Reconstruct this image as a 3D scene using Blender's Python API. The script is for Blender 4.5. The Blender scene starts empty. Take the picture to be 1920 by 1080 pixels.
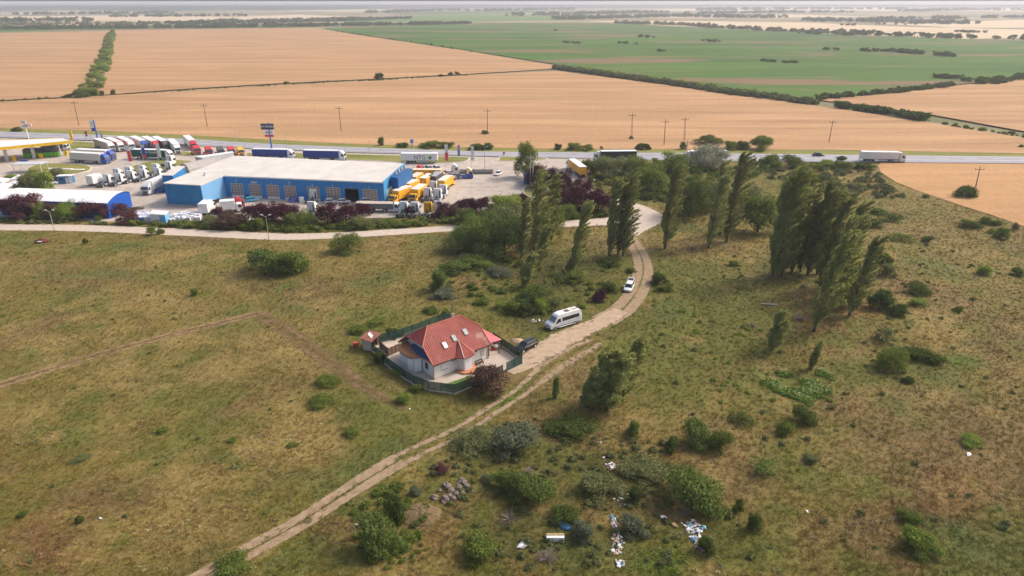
import bpy, math, random
import numpy as np
from mathutils import Vector, Matrix, noise as mnoise
R = math.radians
scene = bpy.context.scene
# ------------------------------------------------------------------ camera
F, CH, PITCH = 1280.0, 56.0, math.atan2(536.5, 1280.0)
cam_d = bpy.data.cameras.new('camera'); cam = bpy.data.objects.new('camera', cam_d)
scene.collection.objects.link(cam); scene.camera = cam
cam_d.sensor_width = 36; cam_d.lens = 24; cam_d.clip_start = 0.5; cam_d.clip_end = 60000
cam.location = (0, 0, CH); cam.rotation_euler = (math.pi/2 - PITCH, 0, 0)
scene.render.resolution_x, scene.render.resolution_y = 1920, 1080
# ------------------------------------------------------------------ light
SUN = Vector((0.92, 0.40, 0)).normalized() * math.cos(R(42)) + Vector((0, 0, math.sin(R(42))))
world = bpy.data.worlds.new('World'); scene.world = world; world.use_nodes = True
wn = world.node_tree.nodes; wl = world.node_tree.links
sky = wn.new('ShaderNodeTexSky'); sky.sky_type = 'NISHITA'; sky.sun_disc = False
sky.sun_elevation = R(42); sky.sun_rotation = math.atan2(SUN.x, SUN.y)
sky.altitude = 100; sky.air_density = 1.0; sky.dust_density = 6.0; sky.ozone_density = 1.0
bg = wn['Background']; wl.new(sky.outputs[0], bg.inputs[0]); bg.inputs[1].default_value = 0.15
sd = bpy.data.lights.new('sun', 'SUN'); sd.energy = 1.75; sd.angle = R(9); sd.color = (1.0, 0.93, 0.84)
sun = bpy.data.objects.new('sun', sd); scene.collection.objects.link(sun); sun.location = (0, 0, 200)
sun.rotation_euler = SUN.to_track_quat('Z', 'Y').to_euler()
scene.view_settings.view_transform = 'Standard'; scene.view_settings.look = 'None'
scene.view_settings.gamma = 1; scene.view_settings.use_curve_mapping = False
scene.view_settings.exposure = 0.58
scene.cycles.max_bounces = 6; scene.cycles.transparent_max_bounces = 12
scene.cycles.volume_bounces = 0
# ------------------------------------------------------------------ helpers
rng = np.random.default_rng(7); rnd = random.Random(11)
COL = scene.collection
_s, _c = math.sin(PITCH), math.cos(PITCH)
def at(x, y, z=0.0):
    """the place on the level z that the photograph shows at pixel x, y"""
    v = (y-540)/F; t = (CH-z)/(_s+v*_c)
    return (t*(x-960)/F, t*(_c-v*_s))
def pix(X, Y, Z):
    zc = Y*_c+(CH-Z)*_s
    return 960+F*X/zc, 540+F*((CH-Z)*_c-Y*_s)/zc
def tall(x, y, yt):
    X, Y = at(x, y); lo, hi = 0.0, 90.0
    for _ in range(40):
        m = (lo+hi)/2
        if pix(X, Y, m)[1] > yt: lo = m
        else: hi = m
    return lo
def depth(x, y):
    return CH/(_s+(y-540)/F*_c)
def tag(o, label=None, cat=None, group=None, kind=None):
    if label: o['label'] = label
    if cat: o['category'] = cat
    if group: o['group'] = group
    if kind: o['kind'] = kind
    return o
def empty(name, x, y, rz=0.0, z=0.0, **k):
    o = bpy.data.objects.new(name, None); COL.objects.link(o)
    o.location = (x, y, z); o.rotation_euler = (0, 0, rz); o.empty_display_size = 0.3
    return tag(o, **k)
def obj(name, me, m=None, parent=None, loc=(0, 0, 0), rot=(0, 0, 0), sc=(1, 1, 1), **k):
    o = bpy.data.objects.new(name, me); COL.objects.link(o)
    o.location = loc; o.rotation_euler = rot; o.scale = sc
    if parent is not None: o.parent = parent
    if m is not None:
        if len(me.materials) == 0: me.materials.append(m)
        if me.materials[0] is not m:
            o.material_slots[0].link = 'OBJECT'; o.material_slots[0].material = m
    return tag(o, **k)
class MB:
    """collects simple solids for one mesh"""
    def __init__(s): s.v = []; s.f = []
    def add(s, vs, fs):
        n = len(s.v); s.v += [tuple(v) for v in vs]; s.f += [tuple(i+n for i in f) for f in fs]; return s
    def box(s, x0, x1, y0, y1, z0, z1):
        return s.add([(x0,y0,z0),(x1,y0,z0),(x1,y1,z0),(x0,y1,z0),(x0,y0,z1),(x1,y0,z1),(x1,y1,z1),(x0,y1,z1)],
                     [(3,2,1,0),(4,5,6,7),(0,1,5,4),(1,2,6,5),(2,3,7,6),(3,0,4,7)])
    def prism(s, pts, z0, z1):
        n = len(pts)
        return s.add([(p[0],p[1],z0) for p in pts]+[(p[0],p[1],z1) for p in pts],
                     [tuple(range(n-1,-1,-1)), tuple(range(n,2*n))]+[(i,(i+1)%n,n+(i+1)%n,n+i) for i in range(n)])
    def side(s, prof, y0, y1, yt=None, ztop=None):
        """profile in x,z swept across y; points above ztop are drawn in by yt"""
        n = len(prof); vs = []
        for yy, sg in ((y0, 1), (y1, -1)):
            for (x, z) in prof:
                k = 0 if yt is None else yt*max(0, min(1, (z-ztop[0])/(ztop[1]-ztop[0])))
                vs.append((x, yy+sg*k, z))
        return s.add(vs, [tuple(range(n)), tuple(range(2*n-1, n-1, -1))]+[(i,n+i,n+(i+1)%n,(i+1)%n) for i in range(n)])
    def tube(s, a, b, r0, r1=None, n=8):
        r1 = r0 if r1 is None else r1
        a, b = Vector(a), Vector(b); d = (b-a).normalized()
        u = d.orthogonal().normalized(); w = d.cross(u)
        vs = [tuple(p+(u*math.cos(t)+w*math.sin(t))*r) for p, r in ((a, r0), (b, r1)) for t in [2*math.pi*i/n for i in range(n)]]
        return s.add(vs, [tuple(range(n-1,-1,-1)), tuple(range(n,2*n))]+[(i,(i+1)%n,n+(i+1)%n,n+i) for i in range(n)])
    def mesh(s, name='m', bevel=0):
        me = bpy.data.meshes.new(name); me.from_pydata(s.v, [], s.f); me.update()
        if bevel:
            import bmesh
            bm = bmesh.new(); bm.from_mesh(me); bmesh.ops.recalc_face_normals(bm, faces=bm.faces)
            bmesh.ops.bevel(bm, geom=list(bm.edges), offset=bevel, segments=2, affect='EDGES', profile=0.6, clamp_overlap=True)
            bm.to_mesh(me); bm.free()
        return me
CACHE = {}
def PM(key, fn):
    if key not in CACHE: CACHE[key] = fn()
    return CACHE[key]
def np_mesh(name, V, Q, smooth=False):
    me = bpy.data.meshes.new(name); V = np.asarray(V, np.float32); Q = np.asarray(Q, np.int32); k = Q.shape[1]
    me.vertices.add(len(V)); me.vertices.foreach_set('co', V.ravel())
    me.loops.add(Q.size); me.loops.foreach_set('vertex_index', Q.ravel())
    me.polygons.add(len(Q)); me.polygons.foreach_set('loop_start', np.arange(0, Q.size, k, dtype=np.int32))
    me.polygons.foreach_set('loop_total', np.full(len(Q), k, np.int32))
    me.update(calc_edges=True)
    if smooth: me.polygons.foreach_set('use_smooth', np.ones(len(Q), bool))
    return me
def text(name, s, size, m, parent, loc, rot, depth_=0.01, xs=1.0, bold=0.0):
    cu = bpy.data.curves.new('t', 'FONT'); cu.body = s; cu.size = size; cu.extrude = depth_
    cu.offset = bold; cu.align_x = 'CENTER'; cu.align_y = 'CENTER'; cu.resolution_u = 2
    to = bpy.data.objects.new('t', cu); COL.objects.link(to)
    dg = bpy.context.evaluated_depsgraph_get(); me = bpy.data.meshes.new_from_object(to.evaluated_get(dg))
    bpy.data.objects.remove(to)
    return obj(name, me, m, parent, loc, rot, (xs, 1, 1))
# ------------------------------------------------------------------ materials
def fbm_node(nt, scale, detail=4, rough=0.6, coord='Object'):
    tc = nt.nodes.new('ShaderNodeTexCoord'); n = nt.nodes.new('ShaderNodeTexNoise')
    n.inputs['Scale'].default_value = scale; n.inputs['Detail'].default_value = detail; n.inputs['Roughness'].default_value = rough
    nt.links.new(tc.outputs[coord], n.inputs['Vector']); return n
MATS = {}
def mat(name, col, rough=0.6, var=0.12, scale=1.2, metal=0.0, spec=0.4, bump=0.0, col2=None, emit=0):
    if name in MATS: return MATS[name]
    m = bpy.data.materials.new(name); m.use_nodes = True; nt = m.node_tree; b = nt.nodes['Principled BSDF']
    b.inputs['Roughness'].default_value = rough; b.inputs['Metallic'].default_value = metal
    b.inputs['Specular IOR Level'].default_value = spec
    n = fbm_node(nt, scale); r = nt.nodes.new('ShaderNodeValToRGB')
    r.color_ramp.elements[0].position = 0.3; r.color_ramp.elements[1].position = 0.72
    a = [max(0, c*(1-var)) for c in col]; c2 = [min(1, c*(1+var)) for c in col] if col2 is None else col2
    r.color_ramp.elements[0].color = (*a, 1); r.color_ramp.elements[1].color = (*c2, 1)
    nt.links.new(n.outputs['Fac'], r.inputs[0]); nt.links.new(r.outputs[0], b.inputs['Base Color'])
    if bump:
        bp = nt.nodes.new('ShaderNodeBump'); bp.inputs['Strength'].default_value = bump; bp.inputs['Distance'].default_value = 0.05
        n2 = fbm_node(nt, scale*6); nt.links.new(n2.outputs['Fac'], bp.inputs['Height']); nt.links.new(bp.outputs[0], b.inputs['Normal'])
    MATS[name] = m; return m
def up_normal(nt, k):
    g = nt.nodes.new('ShaderNodeNewGeometry'); a = nt.nodes.new('ShaderNodeVectorMath'); a.operation = 'ADD'; a.inputs[1].default_value = (0, 0, k)
    n = nt.nodes.new('ShaderNodeVectorMath'); n.operation = 'NORMALIZE'; nt.links.new(g.outputs['Normal'], a.inputs[0]); nt.links.new(a.outputs[0], n.inputs[0]); return n.outputs[0]
def leafmat(name, col, col2, transl=0.3, scale=3, up=.7):
    if name in MATS: return MATS[name]
    m = bpy.data.materials.new(name); m.use_nodes = True; nt = m.node_tree; nt.nodes.clear()
    out = nt.nodes.new('ShaderNodeOutputMaterial'); d = nt.nodes.new('ShaderNodeBsdfDiffuse'); t = nt.nodes.new('ShaderNodeBsdfTranslucent')
    mx = nt.nodes.new('ShaderNodeMixShader'); mx.inputs[0].default_value = transl
    g = nt.nodes.new('ShaderNodeNewGeometry'); oi = nt.nodes.new('ShaderNodeObjectInfo')
    n = fbm_node(nt, scale, 3, 0.7)
    ad = nt.nodes.new('ShaderNodeMath'); ad.operation = 'MULTIPLY_ADD'; ad.inputs[1].default_value = 0.55
    nt.links.new(g.outputs['Random Per Island'], ad.inputs[0]); nt.links.new(n.outputs['Fac'], ad.inputs[2])
    a2 = nt.nodes.new('ShaderNodeMath'); a2.operation = 'MULTIPLY_ADD'; a2.inputs[1].default_value = 0.3
    nt.links.new(oi.outputs['Random'], a2.inputs[0]); nt.links.new(ad.outputs[0], a2.inputs[2])
    r = nt.nodes.new('ShaderNodeValToRGB'); r.color_ramp.elements[0].position = 0.4; r.color_ramp.elements[1].position = 1.25/1.3
    r.color_ramp.elements[0].color = (*col, 1); r.color_ramp.elements[1].color = (*col2, 1)
    nt.links.new(a2.outputs[0], r.inputs[0])
    nt.links.new(r.outputs[0], d.inputs[0]); nt.links.new(r.outputs[0], t.inputs[0])
    upn = up_normal(nt, up); nt.links.new(upn, d.inputs['Normal'])
    nt.links.new(d.outputs[0], mx.inputs[1]); nt.links.new(t.outputs[0], mx.inputs[2]); nt.links.new(mx.outputs[0], out.inputs[0])
    MATS[name] = m; return m
white = mat('white_paint', (0.70, 0.69, 0.67), 0.4, 0.10, 0.9); dark = mat('dark_rubber', (0.03, 0.03, 0.03), 0.8)
glassm = mat('dark_glass', (0.03, 0.035, 0.04), 0.12, 0.3, spec=0.7); steel = mat('grey_steel', (0.35, 0.35, 0.35), 0.5)
dgrey = mat('dark_grey', (0.09, 0.09, 0.095), 0.6); chrome = mat('silver_metal', (0.6, 0.6, 0.6), 0.35, metal=0.6)
concrete = mat('concrete', (0.44, 0.38, 0.32), 0.9, 0.14, 0.6, bump=0.2)
woodp = mat('weathered_wood', (0.16, 0.12, 0.09), 0.9, 0.25, 2.0); bark = mat('bark', (0.14, 0.10, 0.07), 0.95, 0.3, 3.0)
brownboard = mat('brown_board', (0.22, 0.13, 0.09), 0.8, 0.12, 1.5)
red = mat('red_paint', (0.55, 0.03, 0.04), 0.4); blue = mat('blue_paint', (0.02, 0.07, 0.35), 0.4); yellow = mat('yellow_paint', (0.75, 0.38, 0.02), 0.45)
orange = mat('orange_paint', (0.7, 0.22, 0.02), 0.5); cream = mat('cream_tarpaulin', (0.62, 0.58, 0.50), 0.6, 0.05)
lgrey = mat('light_grey', (0.5, 0.5, 0.5), 0.5); black = mat('black_paint', (0.012, 0.012, 0.014), 0.25)

# ------------------------------------------------------------------ meadow colour (real patches of grass, straw and bare soil)
def vnoise(X, Y, s, seed):
    x = X/s+seed*17.3; y = Y/s-seed*9.1; xi = np.floor(x); yi = np.floor(y); fx = x-xi; fy = y-yi
    fx = fx*fx*(3-2*fx); fy = fy*fy*(3-2*fy)
    def h(a, b):
        q = np.sin(a*127.1+b*311.7+seed*74.7)*43758.5453; return q-np.floor(q)
    return (h(xi,yi)*(1-fx)+h(xi+1,yi)*fx)*(1-fy)+(h(xi,yi+1)*(1-fx)+h(xi+1,yi+1)*fx)*fy
def fbm(X, Y, s, seed, o=4):
    a = 0; w = 0.5; t = 0
    for i in range(o):
        a = a+w*vnoise(X, Y, s/2**i, seed+i*3); t += w; w *= 0.55
    return a/t
# ellipses in the meadow: pixel centre, pixel radii, tilt, kind
PATCH = [(430,770,60,30,-.3,'soil'),(560,690,110,30,.7,'soil'),(620,720,110,20,.8,'soil'),(20,880,40,16,0,'soil'),(860,560,35,22,0,'rust'),
 (300,860,60,40,0,'green'),(180,745,60,20,-.2,'green'),(290,755,40,14,0,'green'),(120,820,70,30,-.1,'green'),(680,760,90,34,.3,'green'),
 (960,740,50,40,-.6,'lush'),(860,800,70,14,-.7,'lush'),(790,750,60,30,.4,'green'),(900,850,60,40,-.6,'green'),(1060,870,90,44,0,'deep'),
 (1270,1000,100,50,0,'green'),(1230,1060,70,40,0,'lush'),(960,1000,70,50,0,'deep'),(1220,930,90,60,.4,'soil'),(1370,830,90,50,.4,'soil'),
 (1300,900,60,60,0,'rust'),(1120,960,60,60,0,'rust'),(860,960,90,40,0,'soil'),(800,980,50,40,0,'rust'),(620,1000,60,40,0,'soil'),
 (1010,640,40,20,0,'lush'),(900,620,70,20,0,'straw'),(975,640,30,14,0,'straw'),(1100,800,90,50,0,'soil'),(1180,780,80,30,0,'straw'),
 (1300,640,150,60,0,'green'),(1250,700,90,60,0,'green'),(1400,700,80,40,0,'rust'),(1540,600,60,26,0,'rust'),(1600,560,80,24,0,'rust'),
 (1480,720,90,40,0,'green'),(1490,560,90,26,0,'soil'),(1500,880,90,50,.2,'green'),(1380,900,60,40,0,'soil'),(1750,600,140,50,.5,'straw'),
 (1800,680,60,18,0,'lush'),(1760,560,120,30,.3,'soil'),(1700,440,90,22,0,'soil'),(1590,400,60,18,0,'green'),(1800,850,200,120,0,'soil'),
 (1750,980,200,90,0,'rust'),(1620,1000,120,50,0,'soil'),(1400,1030,100,50,0,'green'),(1650,760,120,60,0,'soil'),(1600,700,120,30,0,'green'),
 (1300,470,110,18,0,'soil'),(1270,445,60,12,0,'straw'),(1100,455,70,10,0,'soil'),(1150,500,80,18,0,'green'),(1000,560,120,30,0,'green'),
 (330,480,120,20,0,'straw'),(250,560,120,26,0,'straw'),(170,520,120,24,0,'soil'),(90,610,100,40,-.4,'soil'),(60,660,80,20,-.3,'straw'),
 (150,560,70,22,0,'green'),(500,640,100,40,.4,'straw'),(300,650,110,24,-.35,'straw'),(560,540,100,30,0,'soil'),(640,590,80,30,0,'straw'),
 (700,600,90,30,0,'green'),(460,860,180,70,-.3,'straw'),(300,1000,200,60,-.2,'straw'),(600,830,120,60,0,'straw'),(170,930,120,40,0,'soil'),
 (60,1010,90,60,0,'rust'),(640,900,80,30,0,'straw'),(350,700,160,40,-.2,'straw'),(760,640,60,30,0,'green'),(380,450,80,12,0,'soil'),(180,470,90,14,0,'green'),
 (20,450,60,14,0,'green'),(1880,640,60,50,0,'soil'),(1330,580,190,90,0,'green'),(1120,560,80,40,0,'green'),(1000,545,180,70,0,'green'),(1060,500,120,40,0,'deep'),(1280,520,130,36,0,'green'),(1000,590,60,30,0,'deep'),(1500,560,70,24,0,'soil'),(1600,585,70,18,0,'rust'),(1555,610,50,18,0,'rust'),(1460,500,60,20,0,'deep'),(1200,350,120,40,0,'green'),(880,530,40,14,0,'rust'),(1130,900,130,60,0,'deep'),(1000,1010,120,40,0,'deep')]
PK = {'green': (.124,.122,.026), 'lush': (.095,.125,.016), 'deep': (.092,.088,.024), 'soil': (.178,.124,.048), 'straw': (.245,.178,.062), 'rust': (.182,.110,.043)}
def meadow(X, Y):
    X = np.asarray(X, float); Y = np.asarray(Y, float)
    base = np.array([.178,.136,.037]); C = np.ones(X.shape+(3,))*base
    def mixin(w, col):
        nonlocal C
        w = np.clip(w, 0, 1)[..., None]; C = C*(1-w)+np.array(col)*w
    n1 = fbm(X, Y, 34, 1); n2 = fbm(X, Y, 13, 5); n3 = fbm(X, Y, 5, 9); n4 = fbm(X, Y, 18, 13)
    mixin((n1-.48)*4.5, PK['green']); mixin((n2-.52)*3, PK['straw']); mixin((n4-.55)*3, PK['soil'])
    for (px, py, rx, ry, an, k) in PATCH:
        cx, cy = at(px, py); ux, uy = at(px+rx*math.cos(an), py+rx*math.sin(an)); vx, vy = at(px-ry*math.sin(an), py-ry*math.cos(an) if py-ry > 430 else py-ry*.6)
        A = np.array([[ux-cx, vx-cx], [uy-cy, vy-cy]]); Ai = np.linalg.pinv(A)
        dx = X-cx; dy = Y-cy; a = Ai[0,0]*dx+Ai[0,1]*dy; b = Ai[1,0]*dx+Ai[1,1]*dy
        mixin((1.25-np.sqrt(a*a+b*b)+(n3-.5)*1.6+(n2-.5)*1.2)*1.1*(1 if k != 'lush' else 1.3), PK[k])
    mixin((n3-.60)*6, PK['straw']); mixin((.36-n3)*6, PK['green']); mixin((.40-n2)*4, (.10,.115,.03))
    C *= (0.66+0.44*fbm(X, Y, 3.0, 21))[..., None]
    return C
def attr_col_mesh(me, C, name='col'):
    a = me.attributes.new(name, 'FLOAT_COLOR', 'POINT'); A = np.ones((len(C), 4), np.float32); A[:, :3] = C
    a.data.foreach_set('color', A.ravel())
def groundmat(name, attr_type='GEOMETRY', leaf=False):
    m = bpy.data.materials.new(name); m.use_nodes = True; nt = m.node_tree; b = nt.nodes['Principled BSDF']; L = nt.links.new
    at_ = nt.nodes.new('ShaderNodeAttribute'); at_.attribute_type = attr_type; at_.attribute_name = 'col'
    hs = nt.nodes.new('ShaderNodeHueSaturation'); b.inputs['Roughness'].default_value = 0.9; b.inputs['Specular IOR Level'].default_value = 0.15
    L(at_.outputs['Color'], hs.inputs['Color'])
    if leaf:
        oi = nt.nodes.new('ShaderNodeObjectInfo'); mr = nt.nodes.new('ShaderNodeMapRange'); mr.inputs['To Min'].default_value = 0.85; mr.inputs['To Max'].default_value = 1.6
        L(oi.outputs['Random'], mr.inputs['Value']); L(mr.outputs[0], hs.inputs['Value'])
        w = nt.nodes.new('ShaderNodeTexWhiteNoise'); w.noise_dimensions = '1D'; L(oi.outputs['Random'], w.inputs['W'])
        m2 = nt.nodes.new('ShaderNodeMapRange'); m2.inputs['To Min'].default_value = 0.475; m2.inputs['To Max'].default_value = 0.535
        L(w.outputs['Value'], m2.inputs['Value']); L(m2.outputs[0], hs.inputs['Hue']); L(hs.outputs[0], b.inputs['Base Color'])
        L(up_normal(nt, 1.3), b.inputs['Normal'])
        tl = nt.nodes.new('ShaderNodeBsdfTranslucent'); L(hs.outputs[0], tl.inputs[0]); mx = nt.nodes.new('ShaderNodeMixShader'); mx.inputs[0].default_value = .3; L(b.outputs[0], mx.inputs[1]); L(tl.outputs[0], mx.inputs[2]); L(mx.outputs[0], nt.nodes['Material Output'].inputs[0])
        return m
    n = fbm_node(nt, 2.6, 8, 0.8); mr = nt.nodes.new('ShaderNodeMapRange'); mr.inputs['From Min'].default_value = .3; mr.inputs['From Max'].default_value = .7
    mr.inputs['To Min'].default_value = 0.6; mr.inputs['To Max'].default_value = 1.45
    L(n.outputs['Fac'], mr.inputs['Value']); L(mr.outputs[0], hs.inputs['Value']); L(hs.outputs[0], b.inputs['Base Color'])
    bp = nt.nodes.new('ShaderNodeBump'); bp.inputs['Distance'].default_value = 0.2; bp.inputs['Strength'].default_value = 0.6
    L(n.outputs['Fac'], bp.inputs['Height']); L(bp.outputs[0], b.inputs['Normal'])
    return m
def inpoly(X, Y, P):
    r = np.zeros(X.shape, bool); n = len(P)
    for i in range(n):
        x0, y0 = P[i]; x1, y1 = P[i-1]
        if y0 == y1: continue
        r ^= ((y0 > Y) != (y1 > Y)) & (X < (x1-x0)*(Y-y0)/(y1-y0)+x0)
    return r
def distline(X, Y, P):
    d = np.full(X.shape, 1e9)
    for a, b in zip(P[:-1], P[1:]):
        ax, ay = a[:2]; bx, by = b[:2]; L2 = (bx-ax)**2+(by-ay)**2+1e-9
        t = np.clip(((X-ax)*(bx-ax)+(Y-ay)*(by-ay))/L2, 0, 1)
        d = np.minimum(d, np.hypot(X-ax-t*(bx-ax), Y-ay-t*(by-ay)))
    return d
def PX(l, z=0.0): return [at(x, y, z) for x, y in l]
def sheet(name, pts, z, m, **k):
    me = bpy.data.meshes.new(name); me.from_pydata([(x, y, z) for x, y in pts], [], [tuple(range(len(pts)))]); me.update()
    if me.polygons[0].normal.z < 0: me.flip_normals()
    from mathutils.geometry import tessellate_polygon
    tr = tessellate_polygon([[Vector((x, y, 0)) for x, y in pts]])
    me = bpy.data.meshes.new(name); me.from_pydata([(x, y, z) for x, y in pts], [], [tuple(t) for t in tr]); me.update()
    for p in me.polygons:
        if p.normal.z < 0: p.flip()
    me.update()
    return obj(name, me, m, kind='structure', **k)
def smooth_line(P, n=8):
    out = []
    for i in range(len(P)-1):
        p0 = P[max(i-1, 0)]; p1 = P[i]; p2 = P[i+1]; p3 = P[min(i+2, len(P)-1)]
        for k in range(n):
            t = k/n
            out.append(tuple(0.5*((2*b)+(-a+c)*t+(2*a-5*b+4*c-d)*t*t+(-a+3*b-3*c+d)*t**3) for a, b, c, d in zip(p0, p1, p2, p3)))
    out.append(tuple(P[-1])); return out
def ribbon(name, P, z, m, **k):
    """P: (x, y, half width) in metres; u runs -1..1 across, v metres along"""
    V = []; U = []; Q = []; s = 0
    for i, p in enumerate(P):
        a = Vector(P[max(i-1, 0)][:2]); b = Vector(P[min(i+1, len(P)-1)][:2]); d = (b-a).normalized(); nn = Vector((-d.y, d.x))
        if i: s += (Vector(p[:2])-Vector(P[i-1][:2])).length
        for j in range(9):
            u = j/4-1; q = Vector(p[:2])+nn*p[2]*u; V.append((q.x, q.y, z)); U.append((u, s))
    for i in range(len(P)-1):
        for j in range(8): Q.append((i*9+j, i*9+j+1, (i+1)*9+j+1, (i+1)*9+j))
    me = np_mesh(name, V, Q); uv = me.uv_layers.new(name='uv')
    L = np.zeros(len(me.loops), np.int32); me.loops.foreach_get('vertex_index', L)
    uv.data.foreach_set('uv', np.array(U, np.float32)[L].ravel())
    o = obj(name, me, m, kind='structure', **k)
    if me.polygons[0].normal.z < 0: me.flip_normals()
    return o
# ------------------------------------------------------------------ the ground
def fieldmat(name, c1, c2, c3=None, sx=0.004, sy=0.03, lines=True, rot=0.0, fine=0.5, gap=18):
    m = bpy.data.materials.new(name); m.use_nodes = True; nt = m.node_tree; b = nt.nodes['Principled BSDF']; L = nt.links.new
    b.inputs['Roughness'].default_value = 0.95; b.inputs['Specular IOR Level'].default_value = 0.1
    tc = nt.nodes.new('ShaderNodeTexCoord'); mp = nt.nodes.new('ShaderNodeMapping'); mp.inputs['Scale'].default_value = (sx, sy, 1); mp.inputs['Rotation'].default_value = (0, 0, rot)
    L(tc.outputs['Object'], mp.inputs['Vector'])
    n = nt.nodes.new('ShaderNodeTexNoise'); n.inputs['Scale'].default_value = 1; n.inputs['Detail'].default_value = 6; n.inputs['Roughness'].default_value = 0.62; n.inputs['Distortion'].default_value = 0.3
    L(mp.outputs[0], n.inputs['Vector'])
    r = nt.nodes.new('ShaderNodeValToRGB'); r.color_ramp.elements[0].position = .3; r.color_ramp.elements[0].color = (*c1, 1); r.color_ramp.elements[1].position = .68; r.color_ramp.elements[1].color = (*c2, 1)
    L(n.outputs['Fac'], r.inputs[0]); last = r.outputs[0]
    if c3:
        n3 = fbm_node(nt, sx*2.2, 4, .6); mp3 = nt.nodes.new('ShaderNodeMapping'); mp3.inputs['Scale'].default_value = (.5, 1.6, 1)
        L(tc.outputs['Object'], mp3.inputs['Vector']); L(mp3.outputs[0], n3.inputs['Vector'])
        r3 = nt.nodes.new('ShaderNodeValToRGB'); r3.color_ramp.elements[0].position = .53; r3.color_ramp.elements[1].position = .62; L(n3.outputs['Fac'], r3.inputs[0])
        mx = nt.nodes.new('ShaderNodeMix'); mx.data_type = 'RGBA'; L(r3.outputs[0], mx.inputs[0]); L(last, mx.inputs[6]); mx.inputs[7].default_value = (*c3, 1); last = mx.outputs[2]
    if fine:
        n4 = fbm_node(nt, 0.5, 5, .7); mr = nt.nodes.new('ShaderNodeMapRange'); mr.inputs['From Min'].default_value = .3; mr.inputs['From Max'].default_value = .7
        mr.inputs['To Min'].default_value = 1-fine*.35; mr.inputs['To Max'].default_value = 1+fine*.25; L(n4.outputs['Fac'], mr.inputs['Value'])
        mm = nt.nodes.new('ShaderNodeVectorMath'); mm.operation = 'SCALE'; L(last, mm.inputs[0]); L(mr.outputs[0], mm.inputs['Scale']); last = mm.outputs[0]
    if lines:   # tramlines left by the sprayer
        mp2 = nt.nodes.new('ShaderNodeMapping'); mp2.inputs['Rotation'].default_value = (0, 0, rot+lines); L(tc.outputs['Object'], mp2.inputs['Vector'])
        sp = nt.nodes.new('ShaderNodeSeparateXYZ'); L(mp2.outputs[0], sp.inputs[0])
        def band(off):
            a = nt.nodes.new('ShaderNodeMath'); a.operation = 'MULTIPLY_ADD'; a.inputs[1].default_value = 1/gap; a.inputs[2].default_value = off; L(sp.outputs[0], a.inputs[0])
            f = nt.nodes.new('ShaderNodeMath'); f.operation = 'FRACT'; L(a.outputs[0], f.inputs[0])
            g = nt.nodes.new('ShaderNodeMath'); g.operation = 'LESS_THAN'; g.inputs[1].default_value = 0.55/gap; L(f.outputs[0], g.inputs[0]); return g
        g1, g2 = band(0), band(2.2/gap); ad = nt.nodes.new('ShaderNodeMath'); ad.operation = 'MAXIMUM'; L(g1.outputs[0], ad.inputs[0]); L(g2.outputs[0], ad.inputs[1])
        nn = fbm_node(nt, 0.006, 2); rr = nt.nodes.new('ShaderNodeMapRange'); rr.inputs['From Min'].default_value = .42; rr.inputs['From Max'].default_value = .62; L(nn.outputs['Fac'], rr.inputs['Value'])
        k = nt.nodes.new('ShaderNodeMath'); k.operation = 'MULTIPLY'; L(ad.outputs[0], k.inputs[0]); L(rr.outputs[0], k.inputs[1])
        k2 = nt.nodes.new('ShaderNodeMath'); k2.operation = 'MULTIPLY'; k2.inputs[1].default_value = .4; L(k.outputs[0], k2.inputs[0])
        mx = nt.nodes.new('ShaderNodeMix'); mx.data_type = 'RGBA'; L(k2.outputs[0], mx.inputs[0]); L(last, mx.inputs[6]); mx.inputs[7].default_value = (c1[0]*.45, c1[1]*.5, c1[2]*.6, 1); last = mx.outputs[2]
    L(last, b.inputs['Base Color']); return m
wheat = fieldmat('wheat', (.29,.165,.08), (.50,.30,.155), (.37,.225,.11), .006, .07, 1.25)  # third colour paints darker bands of cloud shade into the wheat
wheat2 = fieldmat('wheat_near', (.37,.205,.092), (.49,.285,.135), None, .01, .08, 0.35, gap=14)
crop = fieldmat('green_crop', (.030,.085,.012), (.085,.155,.022), (.19,.125,.070), .003, .012, False)
crop2 = fieldmat('bright_crop', (.10,.17,.04), (.13,.20,.05), None, .002, .01, False)
pale = fieldmat('pale_stubble', (.50,.38,.24), (.60,.47,.32), None, .002, .01, False)
farland = fieldmat('far_land', (.12,.13,.06), (.27,.22,.12), (.42,.31,.18), .0012, .004, False)
vergem = fieldmat('verge', (.13,.15,.035), (.26,.23,.07), None, .03, .2, False)
sheet('far_ground', [(-21000,-600),(21000,-600),(21000,17500),(-21000,17500)], -0.55, farland)
gx = np.arange(-300, 331, 1.0); gy = np.arange(22, 300, 1.0)
GX, GY = np.meshgrid(gx, gy); nxx, nyy = len(gx), len(gy)
GC = meadow(GX.ravel(), GY.ravel())
idx = np.arange(nxx*nyy).reshape(nyy, nxx)
Qg = np.stack([idx[:-1,:-1], idx[:-1,1:], idx[1:,1:], idx[1:,:-1]], -1).reshape(-1, 4)
gme = np_mesh('meadow_ground', np.stack([GX.ravel(), GY.ravel(), np.zeros(GX.size)], 1), Qg); attr_col_mesh(gme, GC)
gm = groundmat('meadow_soil'); obj('meadow_ground', gme, gm, kind='structure')
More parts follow.
